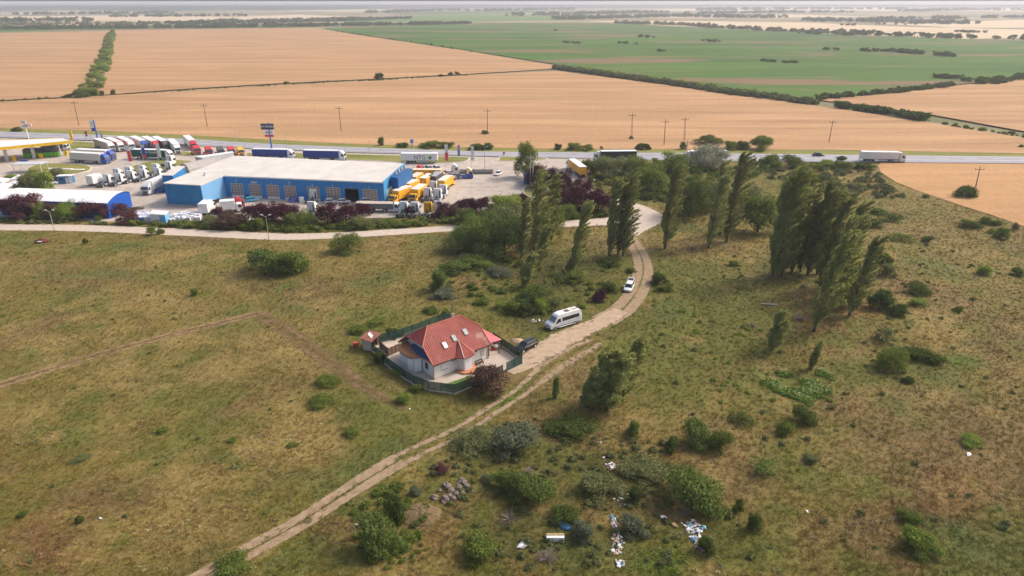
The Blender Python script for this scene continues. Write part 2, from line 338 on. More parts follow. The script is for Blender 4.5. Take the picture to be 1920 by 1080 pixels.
# fields beyond the road (pixel outlines of where they lie)
WFAR = [(-300,232),(0,241),(200,246),(350,254),(540,264),(650,270),(790,274),(900,277),(1010,279),(1285,281),(1550,281),(1700,284),(1920,288),(2150,292),
        (2150,290),(1990,270),(1900,255),(1740,229),(1530,198),(1360,174),(1200,153),(1045,133),(880,141),(700,151),(530,159),(330,171),(110,185),(0,191),(-300,206)]
sheet('wheat_field', PX(WFAR), 0.12, wheat)
sheet('wheat_field', PX([(-400,64),(0,62),(208,58),(200,100),(188,140),(166,180),(110,183),(0,188),(-400,210)]), 0.12, wheat)
sheet('wheat_field', PX([(213,57),(400,54),(560,52.5),(602,54.5),(700,70),(888,98),(960,110),(1038,122),(1038,129),(960,134),(888,138),(700,148),(530,156),(330,168),(172,180),(196,140),(206,100)]), 0.12, wheat)
sheet('wheat_field', PX([(1530,187),(1640,178),(1780,162),(1920,148),(2250,118),(2250,300),(2100,268),(1990,258),(1900,243),(1740,214),(1620,198)]), 0.13, wheat)
sheet('wheat_field', PX([(1646,311),(1652,324),(1680,342),(1720,358),(1800,385),(1860,404),(1920,425),(2100,480),(2200,470),(2150,308),(1920,308),(1700,306),(1652,306)]), 0.12, wheat2)
sheet('green_field', PX([(602,53),(760,47),(960,42),(1080,42),(1200,46),(1340,54),(1600,66),(1780,72),(2250,88),(2250,114),(1920,146),(1780,160),(1640,176),(1530,186),(1370,166),(1200,142),(1045,121),(888,96),(700,68)]), 0.10, crop)
bands = [([(-900,40),(-900,32),(60,30),(210,28.5),(330,29),(430,31.5),(300,38)], pale), ([(235,39),(330,35),(430,32),(560,27),(690,33),(660,37),(470,38.5)], pale),
 ([(-900,60),(-900,51),(0,50),(300,47),(560,45),(600,48),(560,51),(200,55),(0,59)], crop), ([(600,41),(760,30),(888,26),(1080,28),(1200,31),(1080,37),(888,40)], crop2),
 ([(700,22),(960,19),(1080,20),(1300,23),(1200,27),(1000,25),(760,27)], crop), ([(1090,39),(1300,39),(1500,42),(1700,50),(1960,56),(2250,60),(2250,84),(1960,70),(1800,73),(1600,64),(1340,52),(1200,44)], pale),
 ([(1190,18),(1500,14),(1960,15),(2300,16),(2300,22),(1900,21),(1500,19),(1230,21)], pale), ([(1180,29),(1290,28),(1500,27),(1640,31),(1400,34),(1200,33)], pale),
 ([(1640,44),(1960,36),(2300,34),(2300,48),(1960,52),(1790,52)], pale), ([(960,26),(1120,22),(1260,24),(1100,27)], pale), ([(-900,26),(0,24),(180,24.5),(0,27.5)], pale),
 ([(430,21),(700,18),(900,17),(760,21)], pale)]
for i, (pp, mm) in enumerate(bands): sheet('far_field', PX(pp), -0.5+0.06*i if i else -0.46, mm)
# verges and grass islands
sheet('road_verge', PX([(-300,231),(0,240),(200,245.4),(350,253.4),(540,263.4),(650,269.4),(790,273.4),(900,276.4),(1010,278.4),(1285,280.4),(1550,280.4),(1700,283.4),(1920,287.4),(2150,291.4),
  (2150,297),(1920,294),(1600,291),(1285,287.5),(1010,286),(900,284.5),(790,281),(650,276),(540,272),(480,269),(350,261),(200,254),(0,247),(-300,238)]), 0.05, vergem)
# main road
asph = mat('asphalt', (0.27,0.26,0.28), 0.85, 0.08, 0.25, bump=0.1); conc = mat('yard_concrete', (0.46,0.39,0.33), 0.9, 0.10, 0.08, bump=0.15)
def worn(m):
    nt = m.node_tree; b = nt.nodes['Principled BSDF']; L = nt.links.new; src = b.inputs['Base Color'].links[0].from_socket
    tc = nt.nodes.new('ShaderNodeTexCoord'); mp = nt.nodes.new('ShaderNodeMapping'); mp.inputs['Rotation'].default_value = (0, 0, -.06); L(tc.outputs['Object'], mp.inputs[0])
    br = nt.nodes.new('ShaderNodeTexBrick'); br.inputs['Scale'].default_value = 1; br.inputs['Brick Width'].default_value = 7; br.inputs['Row Height'].default_value = 5; br.inputs['Mortar Size'].default_value = .06; br.offset = 0
    br.inputs['Color1'].default_value = (1,1,1,1); br.inputs['Color2'].default_value = (.93,.92,.91,1); br.inputs['Mortar'].default_value = (.72,.70,.68,1); L(mp.outputs[0], br.inputs['Vector'])
    n = fbm_node(nt, .35, 6, .7); r = nt.nodes.new('ShaderNodeValToRGB'); r.color_ramp.elements[0].position = .34; r.color_ramp.elements[0].color = (.74,.72,.70,1); r.color_ramp.elements[1].position = .56; r.color_ramp.elements[1].color = (1,1,1,1); L(n.outputs['Fac'], r.inputs[0])
    a = nt.nodes.new('ShaderNodeVectorMath'); a.operation = 'MULTIPLY'; L(src, a.inputs[0]); L(br.outputs['Color'], a.inputs[1]); c = nt.nodes.new('ShaderNodeVectorMath'); c.operation = 'MULTIPLY'; L(a.outputs[0], c.inputs[0]); L(r.outputs[0], c.inputs[1]); L(c.outputs[0], b.inputs['Base Color'])
worn(conc)
markm = mat('road_marking', (0.75,0.74,0.72), 0.6, 0.05); gravelm = mat('pale_gravel', (0.46,0.38,0.30), 0.95, 0.14, 0.4, bump=0.4)
RF = [(-400,233),(0,247),(200,254),(350,261),(480,269),(540,272),(650,276),(790,281),(900,284.5),(1010,286),(1285,287.5),(1600,291),(1920,294.5),(2200,297.5)]
RN = [(-400,245),(0,258),(200,264.5),(350,272.5),(480,279.5),(540,282),(650,286),(790,289.5),(900,293.5),(1010,296),(1285,301.5),(1600,304.5),(1920,307),(2200,310)]
sheet('main_road', PX(RF+RN[::-1]), 0.16, asph)
def lerp(a, b, t): return (a[0]+(b[0]-a[0])*t, a[1]+(b[1]-a[1])*t)
FRm, NRm = smooth_line(PX(RF), 6), smooth_line(PX(RN), 6)
def road_line(t, w, dash=0):
    m = MB(); P = [lerp(a, b, t) for a, b in zip(FRm, NRm)]; s = 0
    for a, b in zip(P[:-1], P[1:]):
        L_ = math.hypot(b[0]-a[0], b[1]-a[1]); dx, dy = (b[0]-a[0])/L_, (b[1]-a[1])/L_; q = 0
        while q < L_:
            if not dash: q2 = L_
            else: q2 = min(q+dash, L_)
            x0, y0, x1, y1 = a[0]+dx*q, a[1]+dy*q, a[0]+dx*q2, a[1]+dy*q2
            m.add([(x0-dy*w,y0+dx*w,.168),(x1-dy*w,y1+dx*w,.168),(x1+dy*w,y1-dx*w,.168),(x0+dy*w,y0-dx*w,.168)], [(3,2,1,0)])
            q = q2+(dash*1.6 if dash else 0)
            if not dash: break
    obj('road_marking', m.mesh(), markm, kind='structure')
road_line(0.08, .12); road_line(0.62, .12); road_line(0.36, .1, 3.5)
# the paved yard, islands, kerbs
YARD = [(-400,247),(0,259),(200,265.5),(350,273.5),(480,280.5),(540,283),(650,287),(790,290.5),(900,294.5),(1010,297),(1110,299),(1120,304),(1090,312),(1075,325),(1062,345),(1010,350),
        (985,352),(975,366),(960,376),(900,396),(740,408),(560,412),(380,414),(240,418),(100,410),(0,408),(-400,400)]
sheet('paved_yard', PX(YARD), 0.06, conc)
def island(pts, h=0.14):
    P = smooth_line(PX(pts+[pts[0]]), 5)[:-1]; m = MB(); c = [sum(p[0] for p in P)/len(P), sum(p[1] for p in P)/len(P)]
    m.prism(P, 0.0, h+0.06); k = obj('kerb', m.mesh(), mat('kerb_stone', (.62,.58,.52), .8), kind='structure')
    P2 = []
    for x, y in P:
        d = math.hypot(x-c[0], y-c[1]); f = max(0, 1-0.35/d); P2.append((c[0]+(x-c[0])*f, c[1]+(y-c[1])*f))
    sheet('grass_island', P2, h+0.07, vergem)
island([(132,266),(200,270),(262,278),(366,287),(366,292),(300,290),(240,283),(190,281),(135,281)])
island([(462,288),(560,288),(700,291),(800,294),(872,295.5),(880,299),(864,304),(800,306),(700,302),(560,297),(470,294)])
island([(938,294.5),(1000,295),(1028,298),(1000,301.5),(940,302.5),(935,299)])
island([(238,317),(262,307),(300,301),(345,301),(369,305),(369,313),(335,314),(300,325),(240,327)])
island([(50,317),(70,309),(100,307),(150,309),(171,314),(166,321),(140,327),(100,330),(60,330)])
island([(980,356),(990,349),(1012,346),(1030,350),(1012,372),(985,366)])
# tracks
def dirtmat(name, c1, c2, prof, edge=0.25, nscale=0.9):
    """prof: where across the track (|u|) bare earth shows"""
    m = bpy.data.materials.new(name); m.use_nodes = True; nt = m.node_tree; b = nt.nodes['Principled BSDF']; L = nt.links.new; out = nt.nodes['Material Output']
    b.inputs['Roughness'].default_value = .95; b.inputs['Specular IOR Level'].default_value = .1
    uv = nt.nodes.new('ShaderNodeUVMap'); sp = nt.nodes.new('ShaderNodeSeparateXYZ'); L(uv.outputs[0], sp.inputs[0])
    ab = nt.nodes.new('ShaderNodeMath'); ab.operation = 'ABSOLUTE'; L(sp.outputs[0], ab.inputs[0])
    cr = nt.nodes.new('ShaderNodeValToRGB'); el = cr.color_ramp.elements; el[0].position = prof[0][0]; el[0].color = (prof[0][1],)*3+(1,); el[1].position = prof[-1][0]; el[1].color = (prof[-1][1],)*3+(1,)
    for p, v in prof[1:-1]:
        e = el.new(p); e.color = (v, v, v, 1)
    L(ab.outputs[0], cr.inputs[0])
    n = fbm_node(nt, nscale, 6, .7); n2 = fbm_node(nt, .12, 3, .6); ad = nt.nodes.new('ShaderNodeMath'); ad.operation = 'MULTIPLY_ADD'; ad.inputs[1].default_value = .5; L(n2.outputs['Fac'], ad.inputs[0])
    s1 = nt.nodes.new('ShaderNodeMath'); s1.operation = 'MULTIPLY'; s1.inputs[1].default_value = 1.25; L(n.outputs['Fac'], s1.inputs[0]); L(s1.outputs[0], ad.inputs[2])
    sm = nt.nodes.new('ShaderNodeMath'); sm.operation = 'ADD'; L(cr.outputs[0], sm.inputs[0]); L(ad.outputs[0], sm.inputs[1])
    st = nt.nodes.new('ShaderNodeMapRange'); st.inputs['From Min'].default_value = 1.29; st.inputs['From Max'].default_value = 1.29+edge; L(sm.outputs[0], st.inputs['Value'])
    r = nt.nodes.new('ShaderNodeValToRGB'); r.color_ramp.elements[0].position = .35; r.color_ramp.elements[1].position = .68; r.color_ramp.elements[0].color = (*c1, 1); r.color_ramp.elements[1].color = (*c2, 1)
    L(n.outputs['Fac'], r.inputs[0]); L(r.outputs[0], b.inputs['Base Color'])
    tr = nt.nodes.new('ShaderNodeBsdfTransparent'); mx = nt.nodes.new('ShaderNodeMixShader'); L(st.outputs[0], mx.inputs[0]); L(tr.outputs[0], mx.inputs[1]); L(b.outputs[0], mx.inputs[2]); L(mx.outputs[0], out.inputs[0])
    bp = nt.nodes.new('ShaderNodeBump'); bp.inputs['Distance'].default_value = .1; bp.inputs['Strength'].default_value = .5; L(n.outputs['Fac'], bp.inputs['Height']); L(bp.outputs[0], b.inputs['Normal'])
    return m
full = dirtmat('packed_dirt', (.33,.235,.155), (.46,.345,.245), [(0,.85),(.6,.7),(1,-.1)])
gravel_t = dirtmat('gravel_track', (.42,.34,.27), (.54,.45,.37), [(0,1),(.85,.95),(1,.2)])
ruts = dirtmat('two_rut_track', (.23,.16,.095), (.35,.255,.165), [(0,.28),(.05,.34),(.13,.85),(.82,.85),(.92,.4),(1,0)])
ruts2 = dirtmat('two_rut_track_grassy', (.23,.16,.095), (.34,.25,.16), [(0,.15),(.2,.35),(.34,.74),(.60,.74),(.78,.35),(1,0)], .3)
faint = dirtmat('faint_rut_track', (.20,.12,.065), (.27,.18,.10), [(0,.50),(.2,.52),(.35,.76),(.6,.76),(.85,.4),(1,0)], .35)
faint2 = dirtmat('faint_worn_trail', (.16,.10,.05), (.22,.145,.075), [(0,.66),(.5,.72),(.8,.45),(1,-.1)], .5, .5)
def W(l): return smooth_line([at(x, y)+(w,) for x, y, w in l], 7)
TR = {}
TR['gravel'] = W([(-200,418,2.8),(0,426,2.8),(120,427,2.8),(240,431,2.8),(390,438,2.9),(530,444,2.7),(640,441,2.6),(760,434,2.6),(860,428,2.6),(960,425,2.6),(1060,420,3.0),(1130,416,3.6),(1180,416,5)])
TR['turn'] = W([(1176,383,3.0),(1192,391,4.2),(1203,399,5.2),(1209,407,5.8),(1200,418,5.0),(1186,430,3.6),(1178,440,2.8)])
TR['upper'] = W([(1096,312,3.4),(1085,330,3.2),(1092,352,3.0),(1130,372,3.0),(1176,383,3.0)])
TR['curve'] = W([(1176,436,1.9),(1186,455,2.0),(1199,476,2.2),(1206,500,2.4),(1203,525,2.6),(1189,555,2.7),(1165,582,2.8),(1130,602,2.9)])
TR['wide'] = W([(1165,582,2.2),(1130,602,2.8),(1090,620,3.2),(1050,640,3.7),(1015,663,3.4),(985,684,2.3),(958,700,1.2)])
TR['verge_ruts'] = W([(1120,640,2.2),(1070,664,3.4),(1025,694,3.0),(975,736,2.0),(925,768,2.0),(885,795,2.1)])
TR['mid'] = W([(925,768,1.5),(885,795,1.9),(845,818,2.0),(800,838,2.1),(750,862,2.2),(700,890,2.2)])
TR['lower'] = W([(750,862,1.8),(700,892,1.8),(640,930,1.6),(560,982,1.55),(470,1032,1.5),(390,1078,1.5),(300,1130,1.5),(200,1190,1.5)])
TR['left'] = W([(-60,745,1.7),(0,722,1.7),(80,697,1.7),(160,672,1.7),(240,650,1.6),(330,626,1.6),(420,604,1.6),(490,586,1.4)])
TR['left2'] = W([(478,586,2.0),(510,604,2.2),(560,636,2.3),(620,680,2.3),(690,730,1.6),(760,768,.8)])
ribbon('gravel_road', TR['gravel'], .050, gravel_t); ribbon('turning_area', TR['turn'], .056, gravel_t); ribbon('access_road', TR['upper'], .066, gravel_t)
ribbon('dirt_track', TR['curve'], .060, ruts); ribbon('dirt_road', TR['wide'], .064, full); ribbon('dirt_track', TR['verge_ruts'], .044, ruts2)
ribbon('dirt_track', TR['mid'], .048, ruts2); ribbon('dirt_track', TR['lower'], .052, ruts); ribbon('dirt_trail', TR['left'], .044, faint); ribbon('dirt_trail', TR['left2'], .048, faint2)
# forest and haze far away
def canopy(name, pts, h, step, label, cat='forest'):
    P = PX(pts); xs = [p[0] for p in P]; ys = [p[1] for p in P]
    X, Y = np.meshgrid(np.arange(min(xs), max(xs), step), np.arange(min(ys), max(ys), step*2.0)); ny, nx = X.shape
    inn = inpoly(X.ravel(), Y.ravel(), P).reshape(ny, nx)
    Z = np.where(inn, h*(0.55+0.7*rng.random(X.shape)*fbm(X, Y, step*5, 3)+.25*rng.random(X.shape)), -0.5)
    i = np.arange(nx*ny).reshape(ny, nx); q = np.stack([i[:-1,:-1], i[:-1,1:], i[1:,1:], i[1:,:-1]], -1).reshape(-1, 4)
    keep = inn.ravel()[q].any(1)
    me = np_mesh(name, np.stack([X.ravel(), Y.ravel(), Z.ravel()], 1), q[keep])
    obj(name, me, leafmat('far_forest_leaf', (.028,.045,.028), (.05,.07,.04), 0, .02), label=label, cat=cat, kind='stuff')
canopy('far_forest', [(-1100,20.5),(0,20.5),(130,18.5),(300,21),(430,18.5),(520,19.5),(760,16),(1000,14.6),(1000,9.2),(300,9.6),(-1100,10.5)], 22, 34, 'long dark blue forest band on the horizon at the left')
canopy('far_forest', [(1000,15),(1240,15),(1500,13.5),(1800,14.5),(2400,16),(2400,8.8),(1700,8.6),(1000,9)], 20, 40, 'hazy blue woods along the horizon at the right')
me = MB().box(-22000, 22000, -700, 18200, -2.2, 62.0).mesh('haze')
hm = bpy.data.materials.new('haze'); hm.use_nodes = True; nt = hm.node_tree; nt.nodes.clear()
pv = nt.nodes.new('ShaderNodeVolumePrincipled'); ou = nt.nodes.new('ShaderNodeOutputMaterial'); nt.links.new(pv.outputs[0], ou.inputs['Volume'])
pv.inputs['Density'].default_value = 0.00015; pv.inputs['Color'].default_value = (.90,.91,.97,1); pv.inputs['Anisotropy'].default_value = .2
obj('haze', me, hm, kind='stuff')
# ------------------------------------------------------------------ foliage
def quads(P, N, S, asp=1.0, D=None, bend=0.0):
    """one small leaf-shaped quad per point P with normal N, size S; D is the long direction"""
    n = len(P); N = N/np.linalg.norm(N, axis=1, keepdims=True)
    if D is None: D = rng.normal(size=(n, 3))
    U = D-(D*N).sum(1, keepdims=True)*N; U /= np.linalg.norm(U, axis=1, keepdims=True)+1e-9
    W_ = np.cross(N, U); S = np.asarray(S).reshape(-1, 1); a = U*S*.5; b = W_*S*.5*asp
    k = rng.uniform(.5, 1, (n, 1))
    V = np.stack([P-a*1.1, P+b*k-a*.1, P+a*1.1, P-b*k+a*.1], 1).reshape(-1, 3)
    return V, np.arange(4*n).reshape(n, 4)
def unit(n):
    v = rng.normal(size=(n, 3)); return v/np.linalg.norm(v, axis=1, keepdims=True)
def crown_mesh(seed, lobes=12, n=6000, leaf=.075, flat=1.0, dome=True, z0=0.0, ragged=.10, core=.12):
    """crown with unit radius, foot at z=0, top near z=1.9*flat"""
    global rng
    keep = rng; rng = np.random.default_rng(seed); P = []; N = []
    L = [(0, 0, .85, .66)]
    for i in range(lobes):
        a = 2*math.pi*(i+rng.uniform(0, .8))/lobes*2.4; rr = rng.uniform(.35, .85); zz = rng.uniform(.18, 1.45)
        k_ = 1.1-.38*max(0, zz-.5); L.append((rr*math.cos(a)*k_, rr*math.sin(a)*k_, zz, rng.uniform(.22, .42)))
    tot = sum(l[3]**2 for l in L)
    for (x, y, z, r) in L:
        k = int(n*r*r/tot); u = unit(k); u[:, 2] = np.where(rng.random(k) < .5, u[:, 2], np.abs(u[:, 2])*.9+.0)
        rad = r*(1-core*np.abs(rng.normal(size=(k, 1)))+(rng.random((k, 1)) < .10)*rng.uniform(.05, .38, (k, 1)))+ragged*rng.normal(size=(k, 1))*.6
        q = np.array([x, y, z])+u*rad; P.append(q); N.append(u+.75*unit(k))
    P = np.concatenate(P); N = np.concatenate(N); ok = P[:, 2] > -.02; P = P[ok]; N = N[ok]
    P[:, 2] = z0+P[:, 2]*flat
    V, Q = quads(P, N, leaf*rng.uniform(.6, 1.4, len(P)), .75); rng = keep
    return np_mesh('crown', V, Q)
CROWNS = [crown_mesh(s, lobes=l, n=n, leaf=lf) for s, l, n, lf in ((1,16,8000,.075),(2,20,8500,.07),(3,14,7500,.08),(4,18,8000,.075),(5,22,9000,.07))]
BUSHES = [crown_mesh(10+s, lobes=l, n=n, leaf=lf, flat=.55, ragged=.16) for s, l, n, lf in ((1,15,4800,.095),(2,20,5200,.09),(3,12,4400,.10),(4,17,4800,.095))]
AIRY = [crown_mesh(30+s, lobes=11, n=2200, leaf=.10, flat=.8, ragged=.3, core=.5) for s in range(2)]
def twig_mesh(seed, n=60):
    r_ = random.Random(seed); m = MB()
    for i in range(n):
        a = r_.uniform(0, 6.28); e = r_.uniform(.3, 1.3); l = r_.uniform(.5, 1.0)
        b = Vector((math.cos(a)*math.cos(e)*l, math.sin(a)*math.cos(e)*l, math.sin(e)*l)); m.tube((0, 0, 0), b, .018, .006, 3)
        c = b+Vector((r_.uniform(-.3, .3), r_.uniform(-.3, .3), r_.uniform(.0, .3))); m.tube(b*.7, c, .008, .003, 3)
    return m.mesh('twigs')
TWIGS = [twig_mesh(1), twig_mesh(2, 90)]
LM = {'bluegreen': leafmat('leaf_blue_green', (.046,.070,.018), (.150,.195,.050)), 'green': leafmat('leaf_green', (0.061,0.085,0.018), (0.165,0.201,0.044)), 'dark': leafmat('leaf_dark_green', (0.037,0.056,0.015), (0.104,0.134,0.034)),
      'light': leafmat('leaf_light_green', (0.116,0.159,0.027), (0.244,0.305,0.061)), 'olive': leafmat('leaf_olive', (0.079,0.095,0.034), (0.183,0.195,0.079)),
      'grey': leafmat('leaf_grey_green', (0.073,0.091,0.049), (0.165,0.183,0.107)), 'purple': leafmat('leaf_purple', (.022,.007,.012), (.065,.020,.030), .12),
      'brown': leafmat('leaf_dark_brown', (0.043,0.027,0.020), (0.122,0.073,0.055), .15), 'plum': leafmat('leaf_plum', (.042,.016,.022), (.11,.045,.052), .15),
      'poplar': leafmat('leaf_poplar', (.125,.140,.036), (.370,.385,.125), .45, .9, 1.0), 'poplar_dark': leafmat('leaf_poplar_dark', (.090,.100,.030), (.300,.310,.105), .45, .9, 1.0),
      'poplar_pale': leafmat('leaf_poplar_pale', (.15,.165,.05), (.42,.43,.16), .45, .9, 1.0), 'silver': leafmat('leaf_silver', (.16,.17,.10), (.32,.33,.23), .3)}
trunkm = PM('trunk', lambda: (lambda m: m.mesh('trunk'))(MB().tube((0,0,0),(.05,0,.6),.055,.045,7).tube((.05,0,.6),(.0,.02,1.15),.045,.02,6).tube((.05,0,.55),(.4,.1,1.0),.028,.01,5).tube((.05,0,.5),(-.3,-.25,.95),.03,.01,5).tube((.03,0,.62),(-.1,.35,1.05),.025,.01,5)))
def tree(x, y, wpx, ytop, kind, label, mesh=None, trunk=0.3, name='tree', cat='tree', group=None, rz=None):
    """broad tree: foot at pixel x, y; crown wpx wide, top at row ytop"""
    X, Y = at(x, y); w = wpx*depth(x, y)/F/2*1.08; Y += w*.35; h = max(1.2, tall(x, y, ytop)*.98-w*(.12 if trunk < .15 else 0))
    t = empty(name, X, Y, rnd.uniform(0, 6.28) if rz is None else rz, label=label, cat=cat, group=group)
    me = rnd.choice(CROWNS) if mesh is None else mesh
    tz = h*trunk; ch = (h-tz*.7)/1.72
    obj('crown', me, LM[kind], t, (0, 0, tz*.7-.15*ch*(trunk < .2)), (0, 0, 0), (w, w*rnd.uniform(.85, 1.1), ch))
    obj('trunk', trunkm, bark, t, (0, 0, 0), (0, 0, 0), (w*1.0+.5, w*1.0+.5, (tz+ch*.9)/1.1))
    return t
def bush(x, y, wpx, ytop, kind, label, name='bush', cat='bush', group=None, airy=False):
    X, Y = at(x, y); d = depth(x, y); w = wpx*d/F/2*1.05; e = math.atan2(CH, math.hypot(X, Y)); v = (y-ytop)*d/F
    h = max(.55*w, .3, (v-1.15*w*math.sin(e))/math.cos(e)); Y += w*.75
    t = empty(name, X, Y, rnd.uniform(0, 6.28), label=label, cat=cat, group=group)
    me = rnd.choice(AIRY if airy else BUSHES)
    obj('foliage', me, LM[kind], t, (0, 0, -.05), (0, 0, 0), (w*rnd.uniform(.85, 1.12), w*rnd.uniform(.65, 1.05), h/(1.45 if airy else .98)))
    obj('stem', PM('stem', lambda: MB().tube((0,0,-.02),(.1,.05,.5),.03,.015,5).tube((0,0,0),(-.15,.1,.45),.03,.012,5).tube((0,0,0),(.05,-.2,.42),.03,.012,5).mesh('stem')), bark, t, (0,0,0), (0,0,0), (w, w, h*1.4))
    return t
def poplar(bx, by, tx, ty, wid, kind, label, seed, bend=1.6, n=None, taper=1.0, fork=1, group='wind-bent poplars'):
    """slim poplar: foot at bx, by, tip at tx, ty; wid = crown width in metres"""
    global rng
    X, Y = at(bx, by); lo = tall(bx, by, ty); h = lo; wid *= .98
    zc = Y*_c+(CH-h)*_s; dx = (tx-960)*zc/F-X
    keep = rng; rng = np.random.default_rng(seed)
    t = empty('poplar_tree', X, Y, 0, label=label, cat='tree', group=group)
    nb = int(30+h*3.9+max(0, 14-h)*6+max(0, wid-4.5)*6*(h < 15)); pts = []; dirs = []; nrm = []
    def axis(z): return np.stack([dx*(z/h)**bend, -.3*np.sin(z/h*2), z], -1)
    for i in range(nb):
        z0 = h*(.02+.89*((i+rng.random())/nb)**.95); f = z0/h
        env = wid*.5*min(1, (f+.10)*3.4)*((1-f)**.45*1.05+.10)*rng.uniform(.45, 1.15)
        a = rng.uniform(0, 2*math.pi); ln = rng.uniform(.12, .22)*h*(1-.3*f); m_ = 120
        s = rng.random((m_, 1))**.8; a0 = axis(np.array([z0]))[0]
        out = np.array([math.cos(a), math.sin(a), 0])*env
        wind = np.array([.34+.25*f, .04, 0])*ln*1.1
        q = a0+out*s**.6+wind*s**2.0+np.array([0, 0, 1])*ln*(s-.18*s*s)
        tk = (.30-.22*s)*(.35+wid*.13)*(1.5 if h < 14 else 1); q = q+rng.normal(size=(m_, 3))*tk*np.array([.75, .75, .9])
        d = out*.3+wind*2.0*s+np.array([0, 0, 1])*ln*(1-.36*s); pts.append(q); dirs.append(d/np.linalg.norm(d, axis=1, keepdims=True)+.28*rng.normal(size=(m_, 3)))
        nrm.append(out/env*.9+unit(m_)*.8+np.array([0, 0, .35]))
    P = np.concatenate(pts); D = np.concatenate(dirs); N = np.concatenate(nrm)
    V, Q = quads(P, N, rng.uniform(.28, .58, len(P))*(h/18)**.4, .45, D)
    V[:, 2] = np.maximum(V[:, 2], .15)
    obj('crown', np_mesh('poplar_crown', V, Q), LM[kind], t)
    m = MB(); z = np.linspace(0, h*.9, 7); A = axis(z)
    for j in range(6): m.tube(A[j]-(0, 0, .1), A[j+1], .30*(1-j/7)*(h/18), .30*(1-(j+1)/7)*(h/18), 7)
    for j in range(8):
        zz = h*rng.uniform(.1, .5); a0 = axis(np.array([zz]))[0]; a = rng.uniform(0, 6.28)
        m.tube(a0, a0+np.array([math.cos(a)*wid*.25+.4, math.sin(a)*wid*.25, h*.12]), .07, .02, 5)
    obj('trunk', m.mesh('trunk'), bark, t); rng = keep
    return t
# ------------------------------------------------------------------ ground cover (things nobody could count)
def tuft_mesh(kind, seed):
    global rng
    keep = rng; rng = np.random.default_rng(seed)
    if kind == 'grass':
        n = 20; a = rng.uniform(0, 6.28, n); r = rng.uniform(0, .55, n); P = np.stack([r*np.cos(a), r*np.sin(a), np.zeros(n)], 1)
        d = np.stack([np.cos(a)*.45+.15, np.sin(a)*.45, np.ones(n)*.8], 1)*rng.uniform(.15, .36, (n, 1)); w = np.stack([-np.sin(a), np.cos(a), 0*a], 1)*.045
        V = np.stack([P-w, P+w, P+d+w*.2, P+d-w*.2], 1).reshape(-1, 3); Q = np.arange(4*n).reshape(n, 4)
    elif kind == 'weed':
        n = 26; u = unit(n); u[:, 2] = np.abs(u[:, 2]); P = u*rng.uniform(.15, .48, (n, 1))*np.array([1, 1, .42]); V, Q = quads(P, u+.7*unit(n)+np.array([0, 0, .6]), rng.uniform(.09, .2, n), .7)
    elif kind == 'stalk':
        n = 12; a = rng.uniform(0, 6.28, n); r = rng.uniform(0, .35, n); P = np.stack([r*np.cos(a), r*np.sin(a), np.zeros(n)], 1)
        d = np.stack([rng.normal(0, .12, n)+.08, rng.normal(0, .1, n), rng.uniform(.3, .65, n)], 1); w = np.stack([-np.sin(a), np.cos(a), 0*a], 1)*.022
        V = np.stack([P-w, P+w, P+d+w*1.8, P+d-w*1.8], 1).reshape(-1, 3); Q = np.arange(4*n).reshape(n, 4)
    else:   # clump of broad leaves
        n = 40; u = unit(n); u[:, 2] = np.abs(u[:, 2]); P = u*rng.uniform(.3, .5, (n, 1))*np.array([1, 1, .75]); V, Q = quads(P, u+.5*unit(n), rng.uniform(.14, .28, n), .8)
    rng = keep; return np_mesh(kind, V, Q)
def scatter(name, mesh, m, P, S, RZ, C, label=None, cat=None):
    n = len(P); me = bpy.data.meshes.new(name); me.vertices.add(n); me.vertices.foreach_set('co', np.asarray(P, np.float32).ravel())
    me.attributes.new('siz', 'FLOAT', 'POINT').data.foreach_set('value', np.asarray(S, np.float32))
    R3 = np.zeros((n, 3), np.float32); R3[:, 2] = RZ; R3[:, 0] = rng.normal(0, .12, n)
    me.attributes.new('rot', 'FLOAT_VECTOR', 'POINT').data.foreach_set('vector', R3.ravel())
    attr_col_mesh(me, C)
    src = bpy.data.objects.new(name+'_source', mesh); mesh.materials.clear(); mesh.materials.append(m)
    ng = bpy.data.node_groups.new(name, 'GeometryNodeTree'); ng.interface.new_socket('Geometry', in_out='INPUT', socket_type='NodeSocketGeometry'); ng.interface.new_socket('Geometry', in_out='OUTPUT', socket_type='NodeSocketGeometry')
    N = ng.nodes; L = ng.links.new; gi = N.new('NodeGroupInput'); go = N.new('NodeGroupOutput'); oi = N.new('GeometryNodeObjectInfo'); oi.inputs[0].default_value = src
    ip = N.new('GeometryNodeInstanceOnPoints'); a1 = N.new('GeometryNodeInputNamedAttribute'); a1.data_type = 'FLOAT'; a1.inputs[0].default_value = 'siz'
    a2 = N.new('GeometryNodeInputNamedAttribute'); a2.data_type = 'FLOAT_VECTOR'; a2.inputs[0].default_value = 'rot'
    L(gi.outputs[0], ip.inputs['Points']); L(oi.outputs['Geometry'], ip.inputs['Instance']); L(a1.outputs[0], ip.inputs['Scale']); L(a2.outputs[0], ip.inputs['Rotation']); L(ip.outputs[0], go.inputs[0])
    o = bpy.data.objects.new(name, me); COL.objects.link(o); md = o.modifiers.new('scatter', 'NODES'); md.node_group = ng
    o['kind'] = 'stuff'
    if label: o['label'] = label
    if cat: o['category'] = cat
    return o
tuftm = groundmat('tuft_leaf', 'INSTANCER', True)
WN = PX([(1640,307),(1652,324),(1680,343),(1720,359),(1800,386),(1860,405),(1920,427),(2100,482),(2600,480),(2300,300)])
YP = PX(YARD[:14]+[(1040,345),(1014,352),(985,366),(960,384),(900,403),(740,414),(560,418),(380,420),(240,424),(0,414),(-400,408)])
HOUSEYARD = PX([(690,655),(730,690),(777,722),(802,732),(852,738),(880,728),(930,712),(948,697),(978,686),(975,676),(940,652),(836,596),(760,622),(700,645)])
